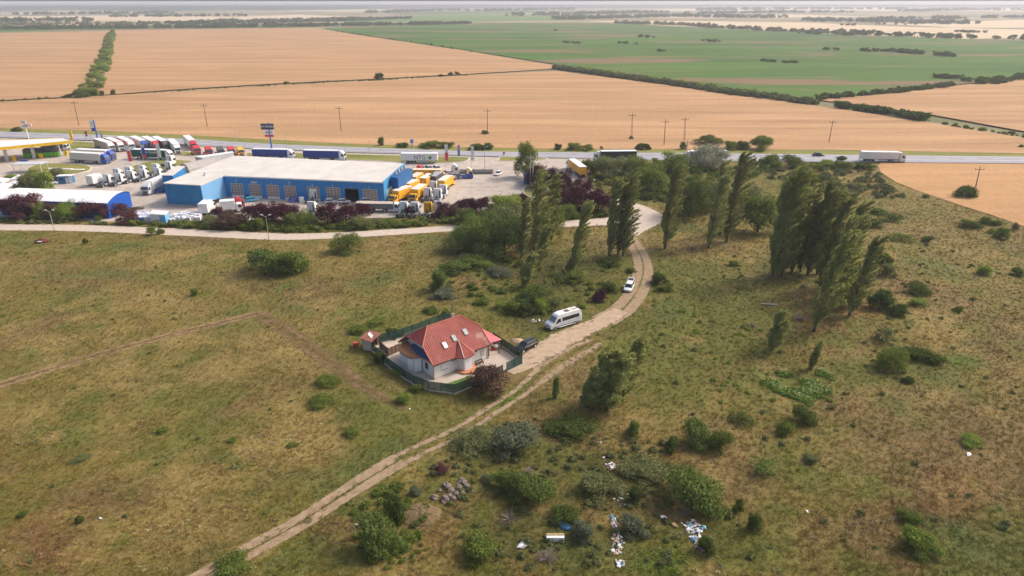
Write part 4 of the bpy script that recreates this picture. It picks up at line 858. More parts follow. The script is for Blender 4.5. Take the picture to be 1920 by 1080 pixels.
# ------------------------------------------------------------------ the red-roofed house
HO = Vector(at(814, 712)); HA = math.atan2(at(855,696)[1]-HO.y, at(855,696)[0]-HO.x)
plaster = mat('white_plaster', (.66,.63,.58), .85, .07, 1.2); terra = mat('terracotta_floor', (.48,.20,.09), .8, .2, 3); shutter = mat('white_shutter', (.80,.79,.77), .6, .03)
pink = mat('pink_sheet_roof', (.55,.10,.12), .45, .06, .5)
def tilemat():
    m = bpy.data.materials.new('red_roof_tile'); m.use_nodes = True; nt = m.node_tree; b = nt.nodes['Principled BSDF']; L = nt.links.new; b.inputs['Roughness'].default_value = .6
    n = fbm_node(nt, .5, 4, .6); r = nt.nodes.new('ShaderNodeValToRGB'); r.color_ramp.elements[0].position = .38; r.color_ramp.elements[1].position = .62
    r.color_ramp.elements[0].color = (.215,.028,.017,1); r.color_ramp.elements[1].color = (.285,.050,.032,1); L(n.outputs['Fac'], r.inputs[0])
    n2 = fbm_node(nt, .33, 3, .6); r2 = nt.nodes.new('ShaderNodeMapRange'); r2.inputs['From Min'].default_value = .55; r2.inputs['From Max'].default_value = .68; L(n2.outputs['Fac'], r2.inputs['Value'])
    n3 = fbm_node(nt, 9, 2, .6); ms = nt.nodes.new('ShaderNodeMath'); ms.operation = 'MULTIPLY'; L(r2.outputs[0], ms.inputs[0]); L(n3.outputs['Fac'], ms.inputs[1])
    mx = nt.nodes.new('ShaderNodeMix'); mx.data_type = 'RGBA'; L(ms.outputs[0], mx.inputs[0]); L(r.outputs[0], mx.inputs[6]); mx.inputs[7].default_value = (.42,.33,.27,1); L(mx.outputs[2], b.inputs['Base Color'])
    return m
tile = tilemat(); tile2 = mat('ridge_tile', (.38,.085,.05), .6, .1, 3)
def tiled(par, poly, along, th=.12):
    """a roof slope: rows of ribbed tiles on the plane of poly (3-D points), along = eave direction"""
    P = [Vector(p) for p in poly]; n = (P[1]-P[0]).cross(P[2]-P[0]).normalized()
    if n.z < 0: n = -n
    e = Vector(along).normalized(); u = n.cross(e).normalized()
    if u.z < 0: u = -u
    o = P[0]; U = [((p-o).dot(e), (p-o).dot(u)) for p in P]
    x0, x1 = min(a for a, b in U), max(a for a, b in U); y0, y1 = min(b for a, b in U), max(b for a, b in U)
    rw, rl = .30, .36; V = []; Fs = []
    def clipx(y):
        xs = []
        for i in range(len(U)):
            (ax, ay), (bx, by) = U[i], U[i-1]
            if (ay-y)*(by-y) < 0 or (ay == y and by != y): xs.append(ax+(bx-ax)*(y-ay)/(by-ay))
        return (min(xs), max(xs)) if len(xs) >= 2 else None
    y = y0
    while y < y1-.05:
        ya, yb = y+.002, min(y+rl, y1-.004); ca, cb = clipx(ya), clipx(yb)
        if ca and cb:
            k = max(1, int((max(ca[1], cb[1])-min(ca[0], cb[0]))/rw)); k *= 4; base = len(V)
            for j in range(k+1):
                t = j/k; hgt = (.0, .022, .038, .022)[j % 4]
                a = ca[0]+(ca[1]-ca[0])*t; b_ = cb[0]+(cb[1]-cb[0])*t
                V.append(o+e*a+u*ya+n*(hgt+.04)); V.append(o+e*b_+u*(yb+.0)+n*hgt); V.append(o+e*a+u*ya+n*.0)
            for j in range(k):
                q = base+3*j; Fs.append((q, q+3, q+4, q+1)); Fs.append((q+2, q+5, q+3, q))
        y += rl
    me = bpy.data.meshes.new('tiles'); me.from_pydata([tuple(v) for v in V], [], Fs); me.update()
    s = obj('roof_tiles', me, tile, par); s['kind'] = 'stuff'
    m = MB(); nn = len(P); m.add([tuple(p-n*.01) for p in P]+[tuple(p-n*(th+.01)) for p in P], [tuple(range(nn)), tuple(range(2*nn-1, nn-1, -1))]+[(i, nn+i, nn+(i+1)%nn, (i+1)%nn) for i in range(nn)])
    obj('roof_board', m.mesh(), brownboard, par); return s
def house():
    t = empty('house', HO.x, HO.y, HA, label='white rendered bungalow with red tiled half-hipped roof, balcony and roof windows', cat='house')
    LN, WD, ze, zr = 10.9, 9.7, 2.95, 7.0
    ov = .45; sl = (zr-ze+.1)/(WD/2+ov); zf = lambda v: ze-.1+(v+ov)*sl
    # walls with gables
    vb = 2.45; zb = zf(vb)
    for nm, u0, u1 in (('gable_wall', .9, 1.2), ('gable_wall', LN-.3, LN)):
        P = [(0, 0), (0, zf(0)-.2), (vb, zb-.2), (WD-vb, zb-.2), (WD, zf(0)-.2), (WD, 0)] if u0 > 2 else [(1.0, 2.9), (1.0, zf(1.0)-.2), (vb, zb-.2), (WD-vb, zb-.2), (WD-.6, zf(.6)-.2), (WD-.6, 2.9)]
        m = MB(); m.add([(u0, a, b) for a, b in P]+[(u1, a, b) for a, b in P], [tuple(range(6)), tuple(range(11, 5, -1))]+[(i, 6+i, 6+(i+1)%6, (i+1)%6) for i in range(6)]); obj(nm, m.mesh(), plaster, t)
    obj('front_wall', MB().box(0, LN, 0, .3, 0, zf(0)-.15).mesh(), plaster, t); obj('rear_wall', MB().box(0, LN, WD-.3, WD, 0, zf(0)-.15).mesh(), plaster, t)
    obj('side_wall', MB().box(0, .3, .302, WD-.302, 0, 2.86).mesh(), plaster, t); obj('plinth', MB().box(-.05, LN+.05, -.05, WD+.05, 0, .22).mesh(), concrete, t)
    uL, uR = -.35, LN+.35; r0, r1 = 2.2, LN-2.0
    S = obj('roof', MB().box(r0+.02, r1-.02, WD/2-.05, WD/2+.05, zr-.2, zr+.02).mesh(), tile2, t)
    w0, w1 = -ov, WD+ov
    tiled(S, [(uL, w0, ze-.1), (uR, w0, ze-.1), (uR, vb, zb), (r1, WD/2, zr), (r0, WD/2, zr), (uL, vb, zb)], (1, 0, 0))
    tiled(S, [(uL, w1, ze-.1), (uR, w1, ze-.1), (uR, WD-vb, zb), (r1, WD/2, zr), (r0, WD/2, zr), (uL, WD-vb, zb)], (1, 0, 0))
    tiled(S, [(uL, vb, zb), (uL, WD-vb, zb), (r0, WD/2, zr)], (0, 1, 0)); tiled(S, [(uR, vb, zb), (uR, WD-vb, zb), (r1, WD/2, zr)], (0, 1, 0))
    def ridge(a, b): obj('ridge', MB().tube(a, b, .11, .11, 6).mesh(), tile2, S)
    ridge((r0, WD/2, zr+.02), (r1, WD/2, zr+.02)); 
    for u, r_ in ((uL, r0), (uR, r1)):
        ridge((r_, WD/2, zr+.02), (u, vb, zb+.05)); ridge((r_, WD/2, zr+.02), (u, WD-vb, zb+.05)); ridge((u, vb, zb+.05), (u, w0, ze-.05)); ridge((u, WD-vb, zb+.05), (u, w1, ze-.05))
    obj('gutter', MB().box(uL, uR, w0-.12, w0-.01, ze-.25, ze-.13).mesh(), mat('brown_gutter', (.10,.035,.025), .5), t)
    for p in ((-.05, -.08), (.0, 3.3), (LN+.06, -.08)): obj('downpipe', PM('dp', lambda: MB().tube((0, 0, .1), (0, 0, 2.8), .055, .055, 7).mesh()), mat('brown_gutter', (.1,.035,.025), .5), t, (p[0], p[1], 0))
    # roof windows
    nrm = Vector((0, -sl, 1)).normalized()
    for k, (u, v, mm) in enumerate(((3.35, 1.55, mat('white_blind_window', (.85,.86,.88), .25)), (5.55, 2.05, mat('roof_window_glass', (.30,.33,.33), .15, .1)), (8.05, 2.35, mat('roof_window_glass', (.30,.33,.33), .15, .1)))):
        o = obj('roof_window', PM('rw', lambda: MB().box(-.42, .42, -.62, .62, 0, .14).mesh('w', .02)), mat('window_flashing', (.16,.13,.12), .5), t, (u, v, zf(v)+.04), (math.atan(sl), 0, 0))
        obj('pane', PM('rwp', lambda: MB().box(-.33, .33, -.52, .52, .14, .16).mesh()), mm, o)
    # octagonal porch with pointed roof
    u0 = 4.7; foot = [(u0-.2, .02), (u0+.35, -1.25), (u0+2.05, -1.25), (u0+2.6, .02)]
    obj('bay_wall', MB().prism(foot, 0, 2.72).mesh(), plaster, t)
    obj('bay_shutter', MB().box(u0+.5, u0+1.9, -1.31, -1.255, .15, 2.45).mesh(), shutter, t)
    for i in range(14): obj('shutter_slat', PM('ss', lambda: MB().box(0, 1.36, -.012, 0, 0, .13).mesh()), shutter, t, (u0+.52, -1.313, .2+i*.158))
    ap = (u0+1.2, 1.35, zf(1.35)+.35); e = [(u0-.75, -.42, 2.86), (u0+.15, -1.65, 2.86), (u0+2.25, -1.65, 2.86), (u0+3.15, -.42, 2.86)]
    br = obj('bay_roof', MB().add([*e, ap, *[(p[0], p[1], p[2]-.12) for p in e]], [(0,1,4),(1,2,4),(2,3,4),(5,6,1,0),(6,7,2,1),(7,8,3,2),(8,7,6,5)]).mesh(), tile2, t)
    tiled(br, [e[1], e[2], ap], (1, 0, 0), .05); tiled(br, [e[0], e[1], ap], tuple(Vector(e[1])-Vector(e[0])), .05); tiled(br, [e[2], e[3], ap], tuple(Vector(e[3])-Vector(e[2])), .05)
    for q in (e[1], e[2]): obj('ridge', MB().tube(Vector(q)+Vector((0,0,.03)), Vector(ap)+Vector((0,0,.05)), .08, .08, 6).mesh(), tile2 if q is e[2] else mat('mortar', (.55,.42,.36), .8), br)
    obj('brick_step', MB().prism([(u0-.7, -.05), (u0-.2, -1.9), (u0+1.0, -2.5), (u0+2.5, -2.1), (u0+3.0, -.05)], 0, .32).mesh(), terra, t)
    # left bay with terrace on top
    bay = [(.0, 3.4), (-1.35, 3.9), (-1.75, 5.2), (-1.75, 6.7), (-1.35, 8.1), (.0, 8.7)]
    obj('round_bay_wall', MB().prism(bay[::-1], 0, 2.72).mesh(), plaster, t)
    slab = [(-.15, -.1), (-.3, 3.3), (-1.5, 3.75), (-1.95, 5.1), (-1.95, 6.8), (-1.5, 8.25), (.0, 9.2), (.88, 9.0), (.88, .6)]
    obj('terrace_floor', MB().prism(slab[::-1], 2.88, 3.04).mesh(), terra, t); obj('terrace_edge', MB().prism([(p[0]*1.02-.02, p[1]) for p in slab[::-1]], 2.73, 2.875).mesh(), mat('terrace_trim', (.30,.20,.15), .8), t)
    obj('blue_tarpaulin', MB().add([(.8,1.3,3.5),(-.25,1.2,3.07),(-.55,4.2,3.07),(.1,7.0,3.07),(.82,7.2,3.5),(.82,4.2,3.62)], [(0,1,2,5),(5,2,3,4)]).mesh(), mat('blue_tarpaulin', (.05,.075,.17), .6, .3, 2), t)
    obj('satellite_dish', MB().tube((0,0,0),(-.08,0,.02),.36,.40,14).mesh(), lgrey, t, (.55, 2.2, 4.3)); obj('terrace_door', MB().box(.86, .9, 4.2, 5.6, 3.06, 5.1).mesh(), shutter, t)
    for (a, b) in ((0, 1), (1, 2), (3, 4)):
        p, q = Vector(bay[a]+(0,)), Vector(bay[b]+(0,)); c = (p+q)/2; d = (q-p).normalized(); nn = Vector((-d.y, d.x, 0))*(1 if (Vector((-d.y, d.x, 0))).x < 0 else -1)
        w = min(.6, (q-p).length*.36); c += nn*.03
        m = MB().add([tuple(c-d*w+nn*s+Vector((0,0,z))) for s in (-.02, .05) for z in (.35, 2.4)]+[tuple(c+d*w+nn*s+Vector((0,0,z))) for s in (-.02, .05) for z in (.35, 2.4)], [(0,1,3,2),(4,6,7,5),(2,3,7,6),(0,4,5,1),(1,5,7,3),(0,2,6,4)])
        obj('bay_shutter', m.mesh(), shutter, t)
    wf = obj('side_window', MB().box(-.05, .02, 1.55, 2.45, 1.15, 2.25).mesh(), mat('brown_window_frame', (.22,.10,.05), .6), t); 
    for v in (1.62, 2.03): obj('pane', PM('swp', lambda: MB().box(-.075, -.052, 0, .36, 1.22, 2.18).mesh()), glassm, wf, (0, v, 0))
    obj('front_shutter', MB().box(1.5, 2.9, -.06, -.002, 1.0, 2.35).mesh(), plaster, t); obj('window_slot', MB().box(1.55, 2.85, -.075, -.061, 1.15, 1.25).mesh(), dgrey, t)
    obj('front_window', MB().box(LN-1.5, LN-.7, -.05, -.002, .9, 2.2).mesh(), mat('grey_shutter', (.42,.40,.36), .6), t); 
    for u in (3.6, 4.2, 8.4): obj('wall_lamp', PM('wl', lambda: MB().box(-.1, .1, -.25, -.002, 2.2, 2.5).mesh()), dgrey, t, (u, 0, 0))
    obj('chimney', MB().box(-.25, .25, -.25, .25, 0, 1.25).mesh(), mat('chimney_render', (.45,.32,.26), .8), t, (r1-1.0, WD/2+.9, zr-.9)); obj('flue', MB().tube((0,0,1.25),(0,0,2.9),.09,.09,7).tube((0,0,2.9),(0,0,3.1),.16,.1,7).mesh(), dgrey, t, (r1-1.0, WD/2+.9, zr-.9))
    # carport on the right
    c = empty('carport', 0, 0, 0, label='pink sheet-roofed carport against the right end of the house', cat='carport'); c.parent = None
    c.location = (HO.x, HO.y, 0); c.rotation_euler = (0, 0, HA)
    def Lh(x, y, z):
        d = Vector(at(x, y, z))-HO; return (d.x*math.cos(HA)+d.y*math.sin(HA), -d.x*math.sin(HA)+d.y*math.cos(HA))
    A = Lh(913, 643, 2.75); B = Lh(940, 636, 2.75); 
    P = [(LN+.38, .2, 2.75), (B[0], B[1]-.1, 2.75), (B[0], B[1]+5.2, 2.75), (LN+.38, 8.6, 2.75), (LN+.38, 7.0, 4.6), (LN+.38, 2.6, 4.6)]
    n = len(P); obj('roof', MB().add(P+[(p[0], p[1], p[2]-.09) for p in P], [(0,1,5),(1,2,4,5),(2,3,4),(6,11,7),(7,11,10,8),(8,10,9),(0,6,7,1),(1,7,8,2),(2,8,9,3),(0,5,11,6),(3,9,10,4),(5,4,10,11)]).mesh(), pink, c)
    for (u, v) in ((B[0]-.3, B[1]+.25), (B[0]-.3, B[1]+4.8), (LN+.7, .6), (LN+.7, 7.6)): obj('post', PM('cpp', lambda: MB().box(-.08, .08, -.08, .08, 0, 2.66).mesh()), brownboard, c, (u, v, 0))
    obj('beam', MB().box(LN+.45, B[0]-.1, .45, .6, 2.46, 2.66).mesh(), brownboard, c)
    obj('entrance_door', MB().box(LN+.002, LN+.06, 2.0, 3.0, .05, 2.1).mesh(), mat('dark_red_door', (.08,.02,.02), .5), t)
    return t, Lh
HS, Lh = house()
sheet('house_yard', PX([(697,655),(731,688),(779,719),(803,729),(850,735),(878,725),(928,708),(946,694),(974,683),(972,675),(938,652),(880,620),(836,599),(762,624),(705,640)]), .060, mat('yard_slabs', (.46,.38,.31), .9, .12, .5, bump=.2))
sheet('front_lawn', PX([(823,725),(835,721),(876,707),(884,706),(893,712),(880,723),(851,733)]), .10, mat('lawn', (.075,.125,.018), .9, .35, 2.0))
sheet('back_lawn', PX([(740,652),(757,639),(800,619),(836,601),(836,615),(770,640),(750,658)]), .10, mat('rough_lawn', (.10,.10,.03), .9, .35, 1.0))
sheet('garden_bed', PX([(795,716),(812,722),(826,724),(850,733),(826,731),(806,729)]), .09, mat('flagstone', (.40,.36,.30), .9, .3, 2.5, bump=.5))
shade = mat('green_shade_cloth', (.028,.075,.055), .75, .2, .8); post_g = mat('green_post', (.012,.06,.045), .6)
_nt = shade.node_tree; _tr = _nt.nodes.new('ShaderNodeBsdfTransparent'); _mx = _nt.nodes.new('ShaderNodeMixShader'); _mx.inputs[0].default_value = .70
_nt.links.new(_tr.outputs[0], _mx.inputs[1]); _nt.links.new(_nt.nodes['Principled BSDF'].outputs[0], _mx.inputs[2]); _nt.links.new(_mx.outputs[0], _nt.nodes['Material Output'].inputs[0])
def fence(pts, label, h=1.75, group='green mesh fence runs round the house yard', lowwall=True, step=2.3, m=None, name='mesh_fence', pm=None, cat='fence', zb=.22, pw=.04):
    W_ = [Vector(p) for p in PX(pts)]; o = W_[0]; t = empty(name, o.x, o.y, 0, label=label, cat=cat, group=group)
    for a, b in zip(W_[:-1], W_[1:]):
        L_ = (b-a).length; k = max(1, round(L_/step)); an = math.atan2(b.y-a.y, b.x-a.x); w = L_/k
        if lowwall: obj('curb', MB().box(0, L_, -.11, .11, 0, zb-.01).mesh(), concrete, t, (a.x-o.x, a.y-o.y, 0), (0, 0, an))
        pk = PM(('fp', round(w, 2), h, zb, pw), lambda: MB().box(.04, w-.04, -.012, .012, zb, h).mesh())
        for i in range(k):
            q = a+(b-a)*i/k-o; obj('panel', pk, m or shade, t, (q.x, q.y, 0), (0, 0, an))
            obj('post', PM(('fpo', h, pw), lambda: MB().box(-pw, pw, -pw, pw, 0, h+.08).mesh()), pm or post_g, t, (q.x, q.y, 0), (0, 0, an))
    q = W_[-1]-o; obj('post', PM(('fpo', h, pw), lambda: MB().box(-pw, pw, -pw, pw, 0, h+.08).mesh()), pm or post_g, t, (q.x, q.y, 0))
    return t
fence([(690,650),(710,671),(730,690),(755,708),(777,722),(793,728)], 'long green mesh fence on the left side of the house yard')
fence([(793,728),(804,733),(852,739),(880,728),(905,717)], 'green mesh fence round the near corner below the lawn')
fence([(918,712),(930,707),(943,701)], 'green gate fence beside the dark brown tree', h=1.7, lowwall=False)
fence([(950,698),(979,684),(977,676)], 'short green mesh fence on the corner beside the black car', h=1.8)
fence([(977,676),(958,662),(941,651),(925,640)], 'green mesh fence behind the black car along the yard', h=1.8)
fence([(845,603),(820,609),(790,621),(757,633),(730,640),(708,646)], 'green mesh fence along the back of the house yard', h=1.9)
fence([(712,652),(722,662),(729,667)], 'brown board fence running out from the red shed', h=1.5, m=brownboard, pm=woodp, lowwall=False, step=1.0, name='board_fence', group='brown board fences in the yard', pw=.05, zb=.08)
fence([(729,668),(749,659)], 'brown board screen fence on the pale yard', h=1.55, m=brownboard, pm=woodp, lowwall=False, step=.9, name='board_fence', group='brown board fences in the yard', pw=.05, zb=.08)
def redshed():
    a, b, c = Vector(at(687, 652)), Vector(at(697, 659)), Vector(at(712, 647)); t = empty('garden_shed', b.x, b.y, math.atan2(c.y-b.y, c.x-b.x), label='small open shed with patchy red roof at the left yard corner', cat='shed')
    w, d = (c-b).length, (a-b).length
    obj('rear_wall', MB().box(0, w, d-.1, d, 0, 2.1).mesh(), woodp, t); obj('left_wall', MB().box(0, .1, 0, d-.102, 0, 1.9).mesh(), concrete, t)
    obj('right_wall', MB().box(w-.1, w, .3, d-.102, 0, 2.0).mesh(), brownboard, t); obj('post', MB().box(w-.1, w, 0, .1, 0, 1.95).mesh(), woodp, t)
    r = obj('roof', MB().add([(-.3,-.3,1.95),(w+.3,-.3,2.15),(w+.3,d+.3,2.4),(-.3,d+.3,2.2),(-.3,-.3,2.03),(w+.3,-.3,2.23),(w+.3,d+.3,2.48),(-.3,d+.3,2.28)], [(3,2,1,0),(4,5,6,7),(0,1,5,4),(1,2,6,5),(2,3,7,6),(3,0,4,7)]).mesh(), mat('rusty_red_sheet', (.20,.07,.05), .7, .4, 1.5), t)
    obj('white_patch', MB().add([(w*.25,.2,2.17),(w*.6,.5,2.24),(w*.85,d-.2,2.47),(w*.5,d-.4,2.40)], [(0,1,2,3)]).mesh(), white, r, (0, 0, .03))
redshed()
def bench(x, y, an, label):
    X, Y = at(x, y); t = empty('garden_bench', X, Y, an, label=label, cat='bench')
    for i in range(3): obj('seat_slat', PM('bs', lambda: MB().box(-.8, .8, -.06, .06, .42, .47).mesh()), mat('dark_wood', (.05,.03,.03), .6), t, (0, -.2+i*.16, 0))
    for i in range(2): obj('back_slat', PM('bb', lambda: MB().box(-.8, .8, -.02, .02, 0, .12).mesh()), mat('dark_wood', (.05,.03,.03), .6), t, (0, .22, .62+i*.18))
    for s in (-.7, .7): obj('leg', PM('bl', lambda: MB().box(-.05, .05, -.25, -.18, 0, .42).box(-.05, .05, .2, .27, 0, .92).box(-.05, .05, -.25, .25, .36, .42).mesh()), mat('dark_wood', (.05,.03,.03), .6), t, (s, 0, 0))
bench(899, 684, HA, 'dark wooden bench beside the white house wall and its downpipe')
# stacked firewood and clutter under the carport
X, Y = at(931, 655); t = empty('scrap_stack', X, Y, .4, label='red and white clutter stacked under the pink carport', cat='clutter')
for i in range(5): obj('crate', PM('crt', lambda: MB().box(-.4, .4, -.3, .3, 0, .4).mesh('c', .02)), [red, white, woodp, brownboard, lgrey][i], t, (-.5+.45*(i % 3), .2*(i % 2), .4*(i//3)), (0, 0, .2*i))
# ------------------------------------------------------------------ minibus and the near cars
def minibus(x, y, an):
    X, Y = at(x, y); t = empty('minibus', X, Y, an, label='white high-roof minibus with long dark window band, parked on the dirt road', cat='minibus')
    pr = [(-3.55,.42),(-3.62,.8),(-3.58,1.9),(-3.45,2.55),(-3.2,2.74),(-2.2,2.82),(1.2,2.80),(1.75,2.68),(2.15,2.35),(2.85,1.48),(3.45,1.22),(3.66,.95),(3.70,.45),(3.4,.34),(-3.3,.36)]
    b = obj('body', MB().side(pr, -1.0, 1.0, .17, (1.3, 2.8)).mesh('b', .05), white, t)
    def wpt(xx, z, s): return (xx, s*(1.012-.17*max(0, (z-1.3)/1.5)), z)
    for s in (1, -1):
        for nm, q in (('window_band', [(-3.0,1.45),(1.05,1.42),(1.05,2.12),(-2.95,2.14)]), ('cab_window', [(1.35,1.38),(2.55,1.35),(2.0,2.05),(1.38,2.08)])):
            V = [wpt(a, z, s) for a, z in q]; V2 = [(v[0], v[1]-s*.05, v[2]) for v in V]; obj(nm, MB().add(V+V2, [(0,1,2,3),(7,6,5,4),(0,4,5,1),(1,5,6,2),(2,6,7,3),(3,7,4,0)]).mesh(), glassm, b)
        obj('side_skirt', PM(('sk', s), lambda: MB().box(-3.3, 3.3, s*1.0 if s > 0 else -1.03, 1.03 if s > 0 else -1.0, .55, .68).mesh()), dgrey, b)
        obj('running_board', PM(('rb', s), lambda: MB().box(-1.6, 1.7, s*1.0 if s > 0 else -1.08, 1.08 if s > 0 else -1.0, .34, .44).mesh()), white, b)
        obj('side_stripe', PM(('st', s), lambda: MB().box(-3.4, 1.4, s*1.003 if s > 0 else -1.012, 1.012 if s > 0 else -1.003, .98, 1.06).box(-3.45, -2.1, s*1.003 if s > 0 else -1.012, 1.012 if s > 0 else -1.003, 1.1, 1.2).mesh()), mat('pale_blue_stripe', (.25,.38,.55), .5), b)
        obj('mirror', PM(('mm', s), lambda: MB().box(2.2, 2.35, s*1.1 if s > 0 else -1.3, 1.3 if s > 0 else -1.1, 1.3, 1.62).mesh('m', .03)), dgrey, b)
        obj('headlight', PM(('mh', s), lambda: MB().box(3.4, 3.69, s*.62 if s > 0 else -.93, .93 if s > 0 else -.62, .82, 1.05).mesh('m', .04)), chrome, b)
        obj('tail_light', PM(('mt', s), lambda: MB().box(-3.63, -3.55, s*.78 if s > 0 else -.95, .95 if s > 0 else -.78, .9, 1.5).mesh()), mat('tail_lamp_red', (.35,.01,.01), .3), b)
        wheel(t, 2.55, s*.88, .36, .26, chrome); wheel(t, -1.95, s*.88, .36, .26, chrome)
    obj('windscreen', MB().add([(2.85,-.84,1.52),(2.85,.84,1.52),(2.16,.74,2.36),(2.16,-.74,2.36),(2.80,-.84,1.48),(2.80,.84,1.48),(2.11,.74,2.32),(2.11,-.74,2.32)], [(0,1,2,3),(7,6,5,4),(0,4,5,1),(1,5,6,2),(2,6,7,3),(3,7,4,0)]).mesh(), mat('windscreen_glass', (.16,.17,.16), .15, .3), b, (.035, 0, .03))
    obj('grille', MB().box(3.5, 3.715, -.42, .42, .72, .98).mesh('g', .02), dgrey, b); obj('bumper', MB().box(3.45, 3.76, -.95, .95, .34, .56).mesh('g', .04), dgrey, b); obj('licence_plate', MB().box(3.76, 3.78, -.26, .26, .42, .53).mesh(), white, b)
    obj('rear_window', MB().box(-3.63, -3.56, -.7, .7, 1.45, 2.1).mesh(), glassm, b)
    obj('roof_hatch', MB().box(-1.0, -.1, -.42, .42, 2.80, 2.87).mesh('h', .02), dgrey, b); obj('roof_rack_tray', MB().box(-2.1, -1.1, -.4, .45, 2.81, 2.86).mesh('h', .01), mat('cream_tray', (.75,.55,.33), .6), b)
    obj('roof_hatch', MB().box(-3.0, -2.3, -.05, .15, 2.80, 2.86).mesh(), dgrey, b); obj('roof_strap', MB().box(-2.15, -2.05, -.5, .5, 2.85, 2.89).mesh(), dark, b)
def head(x0, y0, x1, y1):
    a, b = at(x0, y0), at(x1, y1); return math.atan2(b[1]-a[1], b[0]-a[0])
def cen(x0, y0, x1, y1):
    a, b = at(x0, y0), at(x1, y1); c = ((a[0]+b[0])/2, (a[1]+b[1])/2); return pix(c[0], c[1], 0)
h = head(1083, 605, 1030, 621); c = cen(1085, 601, 1027, 618); minibus(*c, h)
h = head(1003, 652, 971, 667); c = cen(1003, 648, 969, 660); car(*c, h, black, 'black estate car parked on the grass beside the green fence', 'wagon', near=True, rims=mat('silver_rim', (.75,.75,.75), .4))
h = head(1183, 536, 1174, 553); c = cen(1183, 534, 1175, 552); car(*c, h, white, 'white hatchback with raised tailgate on the curving dirt track', 'hatch', near=True, tailgate=True)
# ------------------------------------------------------------------ lorries on the road and in the yard
cyanw = mat('trailer_navy', (.018,.045,.22), .5, .06); gtar = mat('trailer_green', (.010,.085,.065), .5, .06); redt = mat('trailer_red', (.50,.05,.05), .5); dcur = mat('trailer_black', (.03,.03,.035), .5)
def sm(r, f, *a, **k): return semi(*cen(*r, *f), head(*r, *f), *a, **k)
t = sm((1609,302.5), (1696,304), white, white, white, 'white lorry driving right on the main road past the wheat')
t = sm((1196,301), (1109,302), white, dcur, white, 'lorry with white cab and black trailer driving left on the road')
sm((1352,301), (1288,301.5), white, mat('trailer_slate', (.10,.09,.11), .5), white, 'dark slate lorry half hidden by the silver tree on the road')
car(1534, 293, head(1523,293,1545,293), black, 'small black car driving on the main road left of the white lorry', 'sedan')
sm((476,297), (553,298.5), white, cyanw, white, 'lorry with navy blue trailer standing behind the tall pylon sign')
sm((571,299.5), (649,301), white, cyanw, white, 'lorry with navy blue trailer standing behind the workshop roof')
# trailer without a cab
a = at(787, 306); h = head(753,306.5,822,306.5); t = empty('semi_trailer', a[0]+6.2*math.cos(h), a[1]+6.2*math.sin(h), h, label='white trailer with NTG lettering standing without a cab', cat='trailer')
b = trailer_parts(t, white, white, 13.6)
text('lettering', 'NTG', 2.1, mat('dark_lettering', (.04,.045,.05), .6), b, (-6.0, -1.275, 2.35), (math.pi/2, 0, 0))
obj('green_disc', MB().tube((-2.2,-1.272,2.4),(-2.2,-1.285,2.4),.78,.78,20).mesh(), mat('logo_green', (.30,.55,.05), .5), b); obj('blue_half_disc', MB().prism([(-2.2+.6*math.cos(a_), 2.4+.6*math.sin(a_)) for a_ in np.linspace(-2.2, .9, 12)], 1.287, 1.30).mesh(), mat('logo_navy', (.02,.06,.25), .5), b, (0, 0, 0), (math.pi/2, 0, 0))
t = sm((246,297.5), (331,300), white, gtar, white, 'lorry with dark green trailer lettered in white beside the flag masts')
text('lettering', 'LUKAS TRANSPORT', 1.0, white, [o for o in t.children if o.name.startswith('trailer_body')][0], (-4.6, -1.275, 2.9), (math.pi/2, 0, 0), bold=.015)
blc = mat('truck_blue', (.03,.08,.40), .4)
sm((137,303.5), (206,307.5), blc, cream, white, 'nearest of the two beige curtain-side lorries with blue cabs', group='beige lorries with blue cabs')
sm((147,297.5), (217,301), blc, cream, white, 'rear of the two beige curtain-side lorries with blue cabs', group='beige lorries with blue cabs')
ROW = 'lorries parked nose to the yard in a slanting row'
for (r, f, cc, sc_, lb) in (((183,276),(214,286.5), white, mat('trailer_taupe', (.42,.34,.28), .6), 'white lorry with brown-grey side, leftmost of the slanting row'), ((203,274),(232,285.5), white, redt, 'lorry with red trailer side and white roof in the slanting row'),
   ((225,272),(252,284.5), white, mat('trailer_pink', (.72,.40,.36), .6), 'white lorry with pale pink side next to the red-sided one'), ((250,271),(277,283.5), blc, cream, 'white-roofed lorry with blue cab in the slanting row'),
   ((272,271.5),(298,284), red, mat('trailer_sand', (.50,.42,.36), .6), 'lorry with pinkish roof and red cab in the slanting row'), ((292,272),(316,284), dgrey, mat('trailer_maroon', (.25,.08,.08), .6), 'dark lorry with maroon side at the right of the row')):
    sm(r, f, cc, sc_, white, lb, group=ROW)
sm((322,277), (336,291), white, white, white, 'white lorry facing the camera between the row and the red units')
sm((351,270), (366,283), red, white, white, 'tall white lorry with red cab beside the main road')
for x, y, cc, lb in ((368,289,red,'red tractor unit, first in the line behind the workshop annex'), (390,291,red,'red tractor unit, second in the line behind the annex'), (412,291,dgrey,'black tractor unit between the red ones behind the annex'), (432,291,red,'red tractor unit just left of the yellow one'), (449,292,yellow,'yellow tractor unit parked behind the workshop annex')):
    tractor(x, y, R(-52), cc, lb, 'coloured tractor units behind the annex')
BK = R(76)
for x, y, lb in ((197,349,'white tractor unit nearest the small white van, first of the row'), (220,347,'white tractor unit, second from the white van, tallest cab'), (216,338,'white tractor unit behind the second one of the row'), (242,342,'white tractor unit, third of the row left of the annex'), (238,333.5,'white tractor unit behind the third one of the row'),
                 (265,339,'white tractor unit, fourth of the row left of the annex'), (262,330.5,'white tractor unit behind the fourth one of the row'), (292,336,'white tractor unit nearest the workshop annex in the row'), (288,328,'white tractor unit behind the one nearest the annex'), (313,323,'white tractor unit beside the grass island flags'), (315,311,'white tractor unit furthest back beside the grass island')):
    tractor(x, y, BK, white, lb, 'white tractor units in a slanting row')
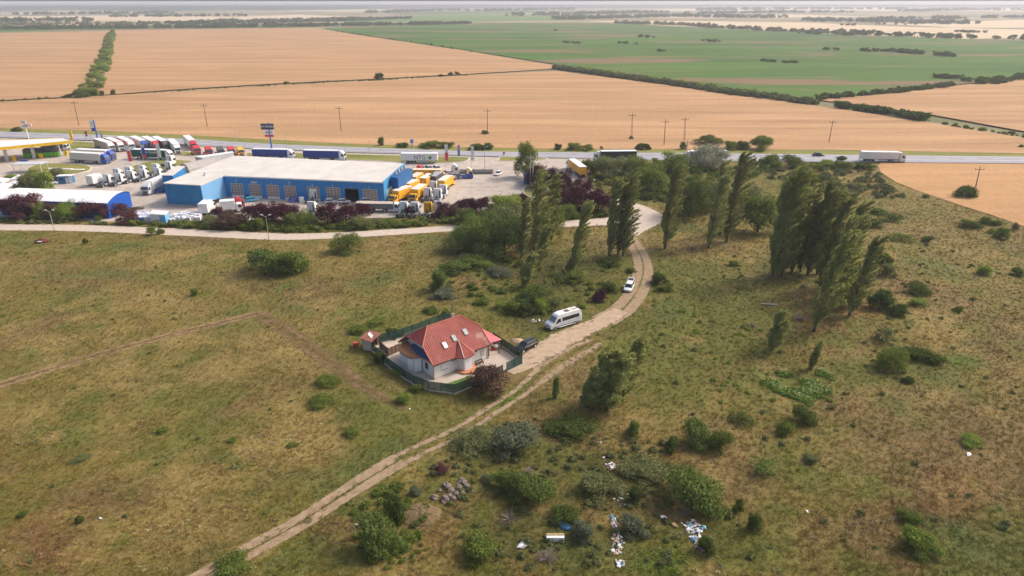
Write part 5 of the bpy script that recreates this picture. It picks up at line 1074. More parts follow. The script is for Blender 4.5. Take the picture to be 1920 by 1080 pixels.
X, Y = at(177, 350); t = boxtruck(177, 349, BK, white, white, 'small white box van beside the row of tractor units', 4.0, group='white box vans', front=white)
sm((318,347), (282,363), white, white, white, 'white lorry driving down left past the workshop annex'); car(302, 361, R(215), blue, 'small blue car beside the workshop annex corner', 'hatch')
tractor(778, 329, R(8), red, 'red tractor unit beside the dark blue upper office')
CS = 'cars parked nose to nose behind the yellow trucks'
car(790, 319, R(-60), mat('car_navy', (.06,.07,.14), .3), 'dark navy car, left of the three beside the red unit', 'suv', CS); car(805, 319.5, R(-60), steel, 'grey car, middle of the three beside the red unit', 'suv', CS); car(820, 319.5, R(-60), mat('car_silver', (.5,.53,.56), .3), 'silver blue car, right of the three beside the white unit', 'suv', CS)
tractor(844, 327, R(2), white, 'white tractor unit seen side-on facing the car park'); t = tractor(870, 334, R(2), mat('cab_cream', (.78,.60,.36), .5), 'blue tractor unit with cream cab roof beside the grey flatbed', chcol=blc, fair=blc)
for o in t.children:
    if o.name.startswith('cab'): obj('lower_cab_skirt', MB().box(.95, 3.16, -1.26, 1.26, .42, 1.75).mesh('s', .03), blc, o)
car(935, 328, R(250), white, 'white car standing alone on the wide paved yard', 'sedan')
X, Y = at(893, 325); t = empty('flatbed_trailer', X, Y, R(-1), label='long low grey flatbed trailer lying behind the white car', cat='trailer')
obj('deck', MB().box(-6, 6, -1.25, 1.25, .5, .7).mesh(), mat('grey_green_deck', (.22,.23,.20), .7), t); obj('side_board', MB().box(-6, 6, -1.3, -1.25, .3, 1.1).mesh(), mat('grey_green_deck', (.22,.23,.20), .7), t); obj('side_board', MB().box(-6, 6, 1.25, 1.3, .3, 1.1).mesh(), mat('grey_green_deck', (.22,.23,.20), .7), t)
for i in range(3): wheel(t, -3.5+i*1.3, -1.0, .45, .3); wheel(t, -3.5+i*1.3, 1.0, .45, .3)
DN = R(-118); UPA = R(68)
boxtruck(752, 376, DN, yellow, mat('pale_roof', (.68,.60,.50), .6), 'yellow box truck facing the camera, nearest the workshop corner'); boxtruck(784, 373, R(-105), yellow, mat('pale_roof', (.68,.60,.50), .6), 'yellow box truck facing the camera, second from the workshop')
boxtruck(771, 362, R(-115), yellow, mat('pale_roof', (.68,.60,.50), .6), 'yellow box truck standing behind the two front ones', 6.0); boxtruck(783, 347, R(75), yellow, mat('pale_roof2', (.70,.55,.40), .6), 'yellow box truck with pinkish roof in the middle rank', 6.5)
boxtruck(803, 349, R(75), yellow, mat('pale_roof', (.68,.60,.50), .6), 'yellow box truck right of the pinkish-roofed one', 7.0); boxtruck(820, 345, R(75), mat('dark_box', (.08,.08,.10), .5), mat('grey_roof', (.33,.33,.33), .6), 'dark box truck with grey roof between the yellow ones', 7.0, group='box trucks', front=dgrey)
boxtruck(838, 352, R(75), yellow, mat('pale_roof', (.68,.60,.50), .6), 'yellow box truck at the right end by the open yard', 8.0)
sm((785,338), (832,338.5), yellow, yellow, mat('pale_roof2', (.70,.55,.40), .6), 'long yellow lorry lying across behind the yellow box trucks', L=9.5, low=True)
for x, y, cc, lb in ((811,363,white,'white tractor unit seen from behind next to the dark box truck'), (829,370,white,'white tractor unit, right end of the upper rank by the yard'), (800,376,white,'white tractor unit beside the second yellow box truck'), (819,378,white,'white tractor unit with red chassis near the plum tree'),
   (755,404,white,'white tractor unit, left of the lowest rank by the hedge'), (776,405,white,'white tractor unit left of the yellow one in the lowest rank'), (801,405,yellow,'yellow tractor unit seen from behind in the lowest rank'), (820,403,white,'white tractor unit half hidden by the plum tree'),
   (586,379,white,'white tractor unit in front of the fifth workshop door'), (582,404,white,'white tractor unit behind the green hedge trees')):
    tractor(x, y, R(82), cc, lb, 'tractor units parked with their backs to the hedge')
boxtruck(727, 374, R(-110), cream, cream, 'beige box truck at the workshop corner facing the camera', 5.0, group='white box vans', front=white)
sm((684,396), (741,397), white, mat('grey_load', (.16,.16,.16), .7), mat('tan_cover', (.45,.37,.30), .7), 'low grey lorry with white cab between workshop and hedge', L=11, h=1.5, low=True)
boxtruck(388, 402, R(95), white, white, 'white box truck seen from behind beside the stacked bales', 5.0, group='white box vans', front=white)
t = tractor(438, 394, R(35), red, 'red tractor unit beside the plum trees in the forecourt'); boxtruck(425, 399, R(20), white, white, 'white van behind the brown bushes of the hedge', 4.0, group='white box vans', front=white)
car(472, 378, R(25), mat('cyan_car', (.05,.33,.55), .35), 'bright light blue car behind the plum trees of the forecourt', 'hatch'); car(555, 378, R(40), blc, 'dark blue car beside the white tank in the forecourt', 'hatch')
car(622, 381, R(15), white, 'white car in front of the sixth workshop door', 'hatch'); car(645, 381, R(15), white, 'white car just left of the open workshop doorway', 'hatch'); car(690, 381, R(5), white, 'white and dark car before the last workshop door', 'suv'); car(706, 380, R(5), dgrey, 'dark car at the right corner of the workshop', 'suv')
X, Y = at(566, 380); t = empty('water_tank', X, Y, 0, label='round white tank standing beside the dark blue car', cat='tank'); obj('tank_body', MB().tube((0,0,.15),(0,0,1.7),.75,.75,14).mesh(), white, t); obj('lid', MB().tube((0,0,1.7),(0,0,1.8),.3,.3,10).mesh(), lgrey, t)
t = sm((1094,334.5), (1067,314), white, yellow, white, 'yellow trailer lorry with white roof parked by the dark plum trees')
tb = [o for o in t.children if o.name.startswith('trailer_body')][0]; text('lettering', 'CARGO', 2.0, mat('orange_lettering', (.60,.16,.02), .6), tb, (-6.0, 1.275, 2.5), (math.pi/2, 0, math.pi))
# tyres, bales, timber
ty = PM('tyre', lambda: (lambda m: [m.tube((.34*math.cos(a),0,.5+.34*math.sin(a)),(.34*math.cos(a+.7),0,.5+.34*math.sin(a+.7)),.16,.16,6) for a in np.arange(0, 6.28, .698)] and m.mesh())(MB()))
for i in range(16):
    f = i/15; x, y = 387+25*f+rnd.uniform(-.5, .5), 385.5-8.5*f+(i % 2)*1.6; X, Y = at(x, y)
    obj('tyre', ty, dark, None, (X, Y, 0), (rnd.uniform(-.15, .15), 0, rnd.uniform(.5, .9)), label='used black truck tyre standing in the row along the annex wall', cat='tyre', group='tyres along the annex wall')
for i in range(3):
    X, Y = at(461, 371); obj('tyre', ty, dark, None, (X+.1*i, Y+.5, .18+.33*i), (math.pi/2, 0, 0), label='black tyre stacked between the first two workshop doors', cat='tyre', group='tyre stack between doors')
film = mat('white_film', (.66,.66,.68), .35, .12, 2.0); film2 = mat('lilac_film', (.48,.48,.60), .4, .25, 2.0); balem = [PM(('bale', i), lambda: MB().box(-.65,.65,-.55,.55,0,1.1).mesh('b', .16)) for i in range(1)][0]
for i in range(30):
    f = i/29; x = 322+54*f; y = 415-9*(i % 3)/2-2.5*f+rnd.uniform(-.6, .6); X, Y = at(x, y)
    obj('wrapped_bale', balem, film, None, (X, Y, 0), (0, 0, rnd.uniform(0, 3)), (1, 1, rnd.uniform(.8, 1.3)), label='white film-wrapped bale in the heap right of the small blue shed', cat='bale', group='white bales right of the shed')
for i in range(14):
    x = 257+24*(i/13); y = 414-3.5*(i % 4)+rnd.uniform(-.6, .6); X, Y = at(x, y)
    obj('wrapped_bale', balem, film2 if i % 2 else film, None, (X, Y, 0), (0, 0, rnd.uniform(0, 3)), (1.1, 1, 1.1), label='lilac-grey wrapped bale in the heap left of the small blue shed', cat='bale', group='bales left of the shed')
X, Y = at(266, 415); obj('blue_barrel', MB().tube((0,0,0),(0,0,1.1),.5,.5,12).mesh(), blc, None, (X, Y, 0), label='dark blue drum among the wrapped bales', cat='drum')
for i in range(12):
    X, Y = at(252+rnd.uniform(-7, 9), 392+rnd.uniform(-4, 4)); obj('timber_beam', PM('tim', lambda: MB().box(-1.8,1.8,-.12,.12,0,.2).mesh()), woodp if i % 3 else concrete, None, (X, Y, .2*(i % 4)), (0, 0, rnd.uniform(-.5, .9)), label='rough timber beam in the pile beside the blue tent hall', cat='timber', group='timber pile by the tent hall')
F4 = PX([(284,418),(312,420),(318,413),(291,411)])
t = shed_on('small_shed', F4, 2.5, white, white, 'small white shed with light blue door side among wrapped bales', 'shed')
cx = sum(p[0] for p in F4)/4; cy = sum(p[1] for p in F4)/4; a, b, c = [Vector((p[0]-cx, p[1]-cy)) for p in F4[:3]]
for (p, q, k0, k1) in ((a, b, .62, 1.0), (b, c, 0, 1)):
    d = q-p; n = Vector((d.y, -d.x)).normalized()*.03; p0, p1 = p+d*k0+n, p+d*k1+n; obj('blue_panel', MB().add([(p0.x,p0.y,.05),(p1.x,p1.y,.05),(p1.x,p1.y,2.4),(p0.x,p0.y,2.4)], [(0,1,2,3)]).mesh(), mat('light_blue_panel', (.16,.42,.66), .5, .1), t)
# tent hall
def tent():
    a, b, c = Vector(at(4, 403)), Vector(at(207, 410.5)), Vector(at(249, 388)); t = empty('tent_hall', a.x, a.y, 0, label='long white curved-roof tent hall with deep blue end wall', cat='building')
    ux = (b-a).normalized(); L_ = (b-a).length; d = (c-b); W_ = d.length; uy = d.normalized(); zt = tall(207, 410.5, 381); n = 12
    def pt(u, k, z): q = ux*u+uy*W_*k; return (q.x, q.y, z)
    sk = mat('deep_blue_tarpaulin', (.008,.085,.40), .5, .1); wm = mat('white_pvc', (.80,.79,.78), .5, .03)
    prof = [(i/n, zt+1.25*math.sin(math.pi*i/n)**.8) for i in range(n+1)]
    m = MB(); V = [pt(u, k, z) for u in (-.2, L_+.2) for k, z in prof]+[pt(u, k, z-.1) for u in (-.2, L_+.2) for k, z in prof]; N = n+1
    m.add(V, [(i, i+1, N+i+1, N+i) for i in range(n)]+[(2*N+i, 3*N+i, 3*N+i+1, 2*N+i+1) for i in range(n)]); me = m.mesh(); me.polygons.foreach_set('use_smooth', [True]*len(me.polygons)); r = obj('roof', me, wm, t)
    for i in range(1, 9): obj('roof_rib', MB().add([pt(L_*i/9+s, k, z+.03) for s in (-.06, .06) for k, z in prof], [(j, j+1, N+j+1, N+j) for j in range(n)]).mesh(), mat('rib_white', (.70,.69,.67), .6), r)
    for u, nm in ((L_, 'end_wall'), (0, 'end_wall')): obj(nm, MB().add([pt(u, 0, 0)]+[pt(u, k, z-.12) for k, z in prof]+[pt(u, 1, 0)], [tuple(range(n+3))]).mesh(), sk, t)
    for k in (0, 1): obj('side_wall', MB().add([pt(0, k, 0), pt(L_, k, 0), pt(L_, k, zt-.1), pt(0, k, zt-.1)], [(0,1,2,3)]).mesh(), sk, t)
tent()
shed_on('lean_to', PX([(310,362),(330,362),(352,344),(338,343)]), 5.6, lroof, bl1, 'low blue lean-to against the left wall of the workshop annex', 'outbuilding')
shed_on('long_canopy', PX([(368,307),(382,309),(440,299),(436,297)]), 2.6, white, lgrey, 'long white low canopy building behind the workshop', 'outbuilding')
# arched store behind the annex
a, b = Vector(at(346, 323)), Vector(at(400, 311)); t = empty('arched_store', a.x, a.y, math.atan2(b.y-a.y, b.x-a.x), label='low grey arched store lying behind the workshop annex', cat='outbuilding')
L_ = (b-a).length; m = MB(); V = [(u, 3*math.cos(q), 3.2*math.sin(q)) for u in (0, L_) for q in np.linspace(0, math.pi, 9)]; m.add(V, [(i, 9+i, 10+i, i+1) for i in range(8)]+[tuple(range(9)), tuple(range(17, 8, -1))]); obj('shell', m.mesh(), mat('grey_corrugated', (.34,.31,.29), .7, .15), t)
# filling station
def station():
    P = [at(-150, 291, 6.0), at(134, 263.6, 6.0), at(118, 258.5, 6.0), at(-150, 268, 6.0)]; o = Vector(P[0]); t = empty('filling_station', o.x, o.y, 0, label='filling station canopy with yellow fascia on white columns', cat='filling station')
    Q = [(p[0]-o.x, p[1]-o.y) for p in P]; obj('canopy_roof', MB().prism(Q, 5.3, 5.9).mesh(), white, t); yf = mat('yellow_fascia', (.80,.50,.02), .45)
    for i, j in ((0, 1), (1, 2), (2, 3)):
        p, q = Vector(Q[i]), Vector(Q[j]); d = (q-p).normalized(); n = Vector((d.y, -d.x)); obj('fascia', MB().prism([tuple(p), tuple(q), tuple(q+n*.15), tuple(p+n*.15)], 5.0, 6.1).mesh(), yf, t)
    for x, y in ((14, 302), (65, 297), (113, 292), (-38, 307)):
        X, Y = at(x, y); obj('column', PM('fcol', lambda: MB().box(-.5, .5, -.35, .35, 0, 5.29).mesh('c', .04)), white, t, (X-o.x, Y-o.y, 0)); 
        obj('fuel_pump', PM('fpump', lambda: MB().box(-.6, .6, -.35, .35, 0, 1.9).mesh('c', .05)), yf, t, (X-o.x+2.4, Y-o.y+.3, 0))
station()
a = cen(52,296,108,293.5); t = empty('coach', *at(*a), head(52,296,108,293.5), label='green coach with black upper half under the yellow canopy', cat='coach')
obj('body', MB().side([(-6,.4),(-6,2.0),(5.9,2.0),(6.05,.9),(6.0,.4)], -1.25, 1.25).mesh('b', .06), mat('coach_green', (.10,.38,.02), .4), t); obj('upper_body', MB().side([(-6,2.0),(-5.9,3.5),(5.2,3.5),(5.6,3.2),(5.88,2.0)], -1.24, 1.24).mesh('b', .06), glassm, t); obj('roof_cover', MB().box(-5.5, 4.8, -1.1, 1.1, 3.5, 3.6).mesh('b', .03), dgrey, t)
for xx in (4.0, -3.2):
    for s in (1, -1): wheel(t, xx, s*1.1, .5, .32, steel)
sm((84,283.5), (131,281.5), white, dgrey, lgrey, 'grey lorry passing behind the filling station canopy', L=8, low=True)
# parasol tents, cars and the blue cabin left of the yard
def pop(x, y, w, top, cc, label):
    X, Y = at(x, y); s = w*depth(x, y)/F/2; h = tall(x, y, top); t = empty('party_tent', X, Y, rnd.uniform(-.3, .3), label=label, cat='tent', group='white tents by the filling station')
    he = h*.7; obj('tent_roof', MB().add([(-s,-s,he),(s,-s,he),(s,s,he),(-s,s,he),(0,0,h),(-s,-s,he-.4),(s,-s,he-.4),(s,s,he-.4),(-s,s,he-.4)], [(0,1,4),(1,2,4),(2,3,4),(3,0,4),(5,6,1,0),(6,7,2,1),(7,8,3,2),(8,5,0,3)]).mesh(), cc, t)
    for i, j in ((-1,-1),(1,-1),(1,1),(-1,1)): obj('leg', PM(('tl', round(he, 1)), lambda: MB().tube((0,0,0),(0,0,he-.3),.04,.04,5).mesh()), lgrey, t, (i*s*.95, j*s*.95, 0))
wpv = mat('white_pvc', (.80,.79,.78), .5, .03)
for a_ in ((2,350,26,333,wpv,'white peaked tent at the far left beside the garden trees'), (38,345,22,328,wpv,'white peaked tent between the two garden trees'), (68,354,26,337,wpv,'white peaked tent left of the white parked car'), (32,357,26,339,wpv,'white peaked tent left of the orange awning'),
           (8,364,34,343,wpv,'large white peaked tent with yellow awning beside it'), (6,376,44,354,wpv,'largest white tent nearest the long tent hall'), (82,340,14,326,wpv,'small white tent behind the right garden tree'), (38,362,14,347,orange,'small orange awning among the white tents'), (10,357,10,350,yellow,'small yellow awning among the white tents')): pop(*a_)
car(96, 346, R(20), white, 'white car parked left of the blue cabin', 'suv'); 
X, Y = at(126, 343); t = empty('site_cabin', X, Y, R(8), label='small blue and white cabin beside the white parked car', cat='cabin'); obj('wall', MB().box(-2.2,2.2,-1.2,1.2,0,2.5).mesh(), mat('cabin_blue', (.03,.16,.33), .5), t); obj('roof', MB().box(-2.35,2.35,-1.35,1.35,2.5,2.68).mesh(), white, t); obj('door', MB().box(.3,1.0,-1.25,-1.2,.1,2.1).mesh(), white, t); obj('white_panel', MB().box(1.2,2.18,-1.24,-1.2,.1,2.4).mesh(), white, t); obj('window', MB().box(-1.5,-.6,-1.25,-1.2,1.1,2.0).mesh(), glassm, t)
car(48, 307, R(10), blc, 'small dark blue car beside the grass island near the pumps', 'hatch')
X, Y = at(60, 322); t = empty('car_wash', X, Y, R(5), label='pale flat car wash shelter behind the left garden tree', cat='shelter'); obj('roof', MB().box(-5, 5, -2.5, 2.5, 3.0, 3.2).mesh(), lgrey, t)
for i, j in ((-4.6,-2.2),(4.6,-2.2),(4.6,2.2),(-4.6,2.2)): obj('post', PM('cwp', lambda: MB().box(-.08,.08,-.08,.08,0,3.0).mesh()), white, t, (i, j, 0))
for k, (x, y) in enumerate(((104,317),(124,318),(146,319))):
    X, Y = at(x, y); obj('picnic_slab', PM('psl', lambda: MB().box(-2.3,2.3,-.7,.7,.2,.32).mesh()), white, None, (X, Y, 0), label='pale concrete slab lying on the left grass island', cat='slab', group='pale slabs on the island')
# signs
def sign(x, y, top, boards, label, posts=mat('post_blue', (.03,.12,.42), .5), cat='sign', name='pylon_sign'):
    X, Y = at(x, y); h = tall(x, y, top); t = empty(name, X, Y, 0, label=label, cat=cat); obj('post', MB().tube((0,0,0),(0,0,h-.2),.32,.26,8).mesh(), posts, t)
    for (x0, x1, z0, z1, m_, s, tm, sz) in boards:
        b = obj('board', MB().box(x0, x1, -.22, .12, z0*h, z1*h).mesh('b', .03), m_, t)
        if s: text('lettering', s, sz, tm, b, ((x0+x1)/2, -.24, (z0+z1)/2*h), (math.pi/2, 0, 0), bold=.02)
    return t
dk = mat('sign_dark', (.07,.06,.08), .5)
sign(512, 297, 229, [(-3.0,1.9,.80,.96,dk,'TH TRUCKS',white,.95), (-1.9,1.5,.66,.785,white,'SERVICE',dk,.6), (-1.9,1.5,.60,.655,mat('sign_red', (.6,.06,.08), .5),None,None,0)], 'tall pylon sign reading TH TRUCKS on a blue post')
sign(184, 263, 224, [(-1.9,-.1,.62,.97,white,None,None,0), (-1.7,-.3,.45,.60,blc,None,None,0)], 'white and blue road sign totem beyond the slanting lorry row')
sign(54, 262, 225, [(-2.0,1.2,.60,.74,white,None,None,0), (-.6,2.9,.68,.82,mat('sign_pink', (.8,.62,.6), .5),None,None,0), (-1.0,.8,.83,.98,lgrey,None,None,0)], 'white price totem with tilted boards at the filling station', mat('totem_white', (.7,.66,.66), .5))
sign(136, 263, 245, [(-.6,.5,.1,.97,mat('yellow_fascia', (.80,.50,.02), .45),None,None,0)], 'narrow yellow totem at the end of the canopy', yellow)
sign(773, 277, 261, [(-.7,.7,.55,.98,mat('road_sign_blue', (.05,.22,.60), .5),None,None,0)], 'small blue road sign on the wheat side of the main road', steel, name='road_sign')
sign(945, 291, 284.5, [(-.4,.4,.5,.98,red,None,None,0)], 'small red road sign at the yard exit', steel, name='road_sign')
flag(162, 264, 245, [red, red], 'red flag at the far side of the grass strip', 1.1)
flag(245, 321, 272, [white, mat('flag_red', (.7,.06,.08), .5), mat('flag_red', (.7,.06,.08), .5)], 'red and white flag in front of the green trailer', 1.4, .62); flag(271, 312, 270, [lgrey, blc, blc, mat('flag_red', (.7,.06,.08), .5)], 'blue flag with red foot before the green trailer', 1.3, .62); flag(299, 312, 268, [white, white], 'white flag in front of the green trailer', 1.4, .62)
flag(190, 262, 247, [lgrey, orange], 'orange and grey flag beside the road totem', .8, .9)
flag(835, 320, 270, [white, mat('flag_red', (.7,.06,.08), .5)], 'red and white banner left of the white tractor unit', 1.2, .62); flag(859, 325, 271, [mat('flag_violet', (.35,.22,.45), .5), mat('flag_blue', (.12,.2,.4), .5)], 'violet and blue banner between the two parked tractor units', .9, .38); flag(884, 324, 273, [white, white], 'long white banner above the grey flatbed', 1.0, .55)
lamp(909, 320, 274, 'single-armed lamp at the right end of the banner masts', 1, name='yard_lamp', m=steel); lamp(102, 432, 393, 'two-armed pale lamp standing in front of the yellow-green trees'); lamp(505, 453, 402, 'tall lamp by the gravel road in front of the plum trees'); lamp(694, 301, 262, 'thin lamp beside the main road behind the workshop', 1, m=steel); lamp(1107, 362, 337, 'small lamp among the dark plum trees by the access road', 1, m=post_g)
lamp(443, 270, 240, 'thin lamp beside the road behind the coloured units', 1, m=steel); lamp(538, 281, 251, 'thin lamp beside the road right of the pylon sign', 1, m=steel); lamp(177, 285, 238, 'thin lamp left of the slanting lorry row', 1, m=steel)
G_ = 'power poles across the wheat field'
pole(148, 235, 190, 'wooden power pole at the left in the wheat', 'power', 138, G_, m=woodp); pole(389, 238, 195, 'power pole in the wheat above the red units', 'power', 381, G_, m=woodp); pole(640, 246, 200, 'power pole in the wheat above the navy lorries', 'power', 635, G_, m=woodp); pole(914, 250, 205, 'power pole rising from a small bush in the wheat', 'power', 914, G_, m=woodp)
pole(1184, 260, 213, 'lattice power mast in the wheat with weeds at its foot', 'lattice', 1186, G_, m=mat('mast_brown', (.15,.11,.09), .8)); pole(1245, 272, 225, 'slim power pole between the two lattice masts', 'power', 1248, G_, m=woodp); pole(1283, 264, 221, 'lattice power mast right above the silver tree', 'lattice', 1285, G_, m=mat('mast_brown', (.15,.11,.09), .8))
pole(1554, 267, 226, 'leaning power pole in the wheat above the black car', 'power', 1562, G_, m=woodp); pole(1829, 352, 313, 'leaning power pole rising from the dark bush in the near wheat', 'power', 1838, G_, m=woodp)
pole(1286, 303, 263, 'grey concrete pole beside the road in front of the slate lorry'); t = pole(994, 352, 290, 'pair pole with crossarm beside the blue container, left mast'); pole(999, 352, 292, 'pair pole beside the blue container, right mast')
F5 = PX([(982,345),(994,347),(997,340),(985,338)]); shed_on('blue_container', F5, 2.9, bl2, mat('container_blue', (.01,.13,.30), .5), 'small dark blue container at the foot of the tall green tree', 'container')
# far village and farms
for i, (x, y, w) in enumerate(((1288,33,5),(1294,31.5,5),(1300,32.5,6),(1308,32,5),(1315,31,6),(1322,31.8,5),(1329,32.5,6),(1337,32,5),(1344,31.5,4),(1464,32,9))):
    X, Y = at(x, y); s = w*depth(x, y)/F/2; t = empty('farm_house', X, Y, rnd.uniform(-.5, .5), label='tiny white farm building in the far village beyond the green field', cat='house', group='far village houses')
    obj('wall', PM('fhw', lambda: MB().box(-1,1,-.5,.5,0,.42).mesh()), white, t, (0,0,0), (0,0,0), (s, s, s)); obj('roof', PM('fhr', lambda: MB().side([(-.56,.42),(0,.72),(.56,.42)], -1.02, 1.02).mesh()), lgrey if i % 2 else terra, t, (0,0,0), (0,0,math.pi/2), (s, s, s))
X, Y = at(1751, 45); t = empty('white_hall', X, Y, 0, label='single bright white hall among trees beyond the green field', cat='building'); s = 5*depth(1751,45)/F/2; obj('wall', PM('fhw', None), white, t, (0,0,0), (0,0,0), (s,s,s)); obj('roof', PM('fhr', None), white, t, (0,0,0), (0,0,math.pi/2), (s,s,s))
for (x, y, w) in ((12,26,18),(30,25,16),(52,27,14),(815,20.5,14),(680,20,5),(460,21.5,6),(1150,44,4)):
    X, Y = at(x, y); s = w*depth(x, y)/F/2; t = empty('farm_hall', X, Y, rnd.uniform(-.3, .3), label='long pale farm hall near the horizon', cat='building', group='far farm halls'); obj('wall', PM('fhw', None), mat('pale_hall', (.6,.5,.47), .8), t, (0,0,0), (0,0,0), (s, s*.5, s*.3)); obj('roof', PM('fhr', None), lgrey, t, (0,0,0), (0,0,math.pi/2), (s*.5, s, s*.3))
# ------------------------------------------------------------------ poplars
for i, (bx, by, tx, ty, w, k, lb) in enumerate((
 (1002,470,1012,318,5.2,'poplar','tallest poplar of the middle-left clump, in front of the plum trees'), (1022,462,1041,324,4.6,'poplar','poplar just right of the tallest one in the middle-left clump'), (978,484,985,372,3.2,'poplar_dark','narrow poplar left of the tallest one, above the olive shrubs'),
 (1013,492,1028,422,3.4,'poplar','short bent poplar at the foot of the middle-left clump'), (982,538,1001,474,3.6,'poplar','lowest bent poplar of the clump, leaning over dark shrubs'), (999,514,1012,468,2.6,'poplar_dark','small bent poplar between two leaning ones'),
 (1075,512,1101,374,3.8,'poplar','lone leaning poplar left of the track in front of the gravel road'), (1065,511,1074,484,1.8,'poplar_dark','very small poplar at the foot of the lone leaning one'),
 (1142,480,1152,330,3.8,'poplar','left poplar of the trio beside the bend of the track'), (1159,477,1170,345,3.6,'poplar_dark','middle poplar of the trio, with pale stems showing'), (1168,480,1186,318,4.4,'poplar','right poplar of the trio beside the bend of the track'),
 (1247,466,1268,304,5.2,'poplar_dark','single dark poplar right of the turning area'), (1329,465,1357,325,4.2,'poplar_pale','pale poplar in front of the tall dark one'), (1350,440,1352,300,4.0,'poplar_pale','light olive poplar behind the pale one'), (1362,454,1396,282,5.8,'poplar_dark','tall dark poplar nearest the silver tree'),
 (1448,518,1472,330,5.6,'poplar','left poplar of the dense right-hand grove'), (1455,521,1502,308,6.4,'poplar','highest poplar of the dense right-hand grove'), (1484,511,1520,312,6.2,'poplar_dark','poplar with bare lower stem in the right-hand grove'), (1500,510,1532,372,4.4,'poplar_dark','shorter dark poplar inside the right-hand grove'), (1514,516,1558,338,5.0,'poplar_dark','dark slim poplar at the back of the right-hand grove'),
 (1537,542,1588,364,5.2,'poplar_dark','leaning poplar right of the dark slim one'), (1574,534,1617,378,4.6,'poplar_dark','leaning poplar behind the nearest tall one'), (1526,622,1590,430,5.0,'poplar','nearest tall poplar, leaning far right over bare soil'), (1562,580,1608,440,4.6,'poplar','poplar just behind the nearest tall leaning one'), (1592,592,1648,440,4.6,'poplar','rightmost leaning poplar on the reddish soil'),
 (1466,517,1488,322,5.8,'poplar','poplar between the leftmost and the highest of the right-hand grove'), (1532,514,1572,352,5.0,'poplar','poplar at the right end of the back row of the grove'), (1556,560,1600,404,4.8,'poplar','poplar half hidden inside the leaning front row'),
 (1448,656,1466,578,3.4,'poplar','short bushy poplar standing alone below the grove'), (1519,692,1538,642,1.3,'poplar','very slim young poplar beside the flowering weeds'),
 (1112,762,1144,650,5.0,'poplar','broad near poplar, left half of the near clump'), (1138,768,1176,660,5.0,'poplar','broad near poplar, right half of the near clump'), (1166,748,1203,634,3.4,'poplar','slim poplar at the right edge of the near clump'), (1098,760,1110,708,2.6,'poplar_pale','low light poplar at the left foot of the near clump'),
 (1126,752,1160,652,4.4,'poplar_dark','near poplar between the two halves of the near clump'),
 (1040,746,1043,706,.9,'poplar','tiny poplar sapling left of the near clump'))):
    poplar(bx, by, tx, ty, w, k, lb, 100+i, bend=1.9 if (by > 485 and w < 3.8) else 1.5)
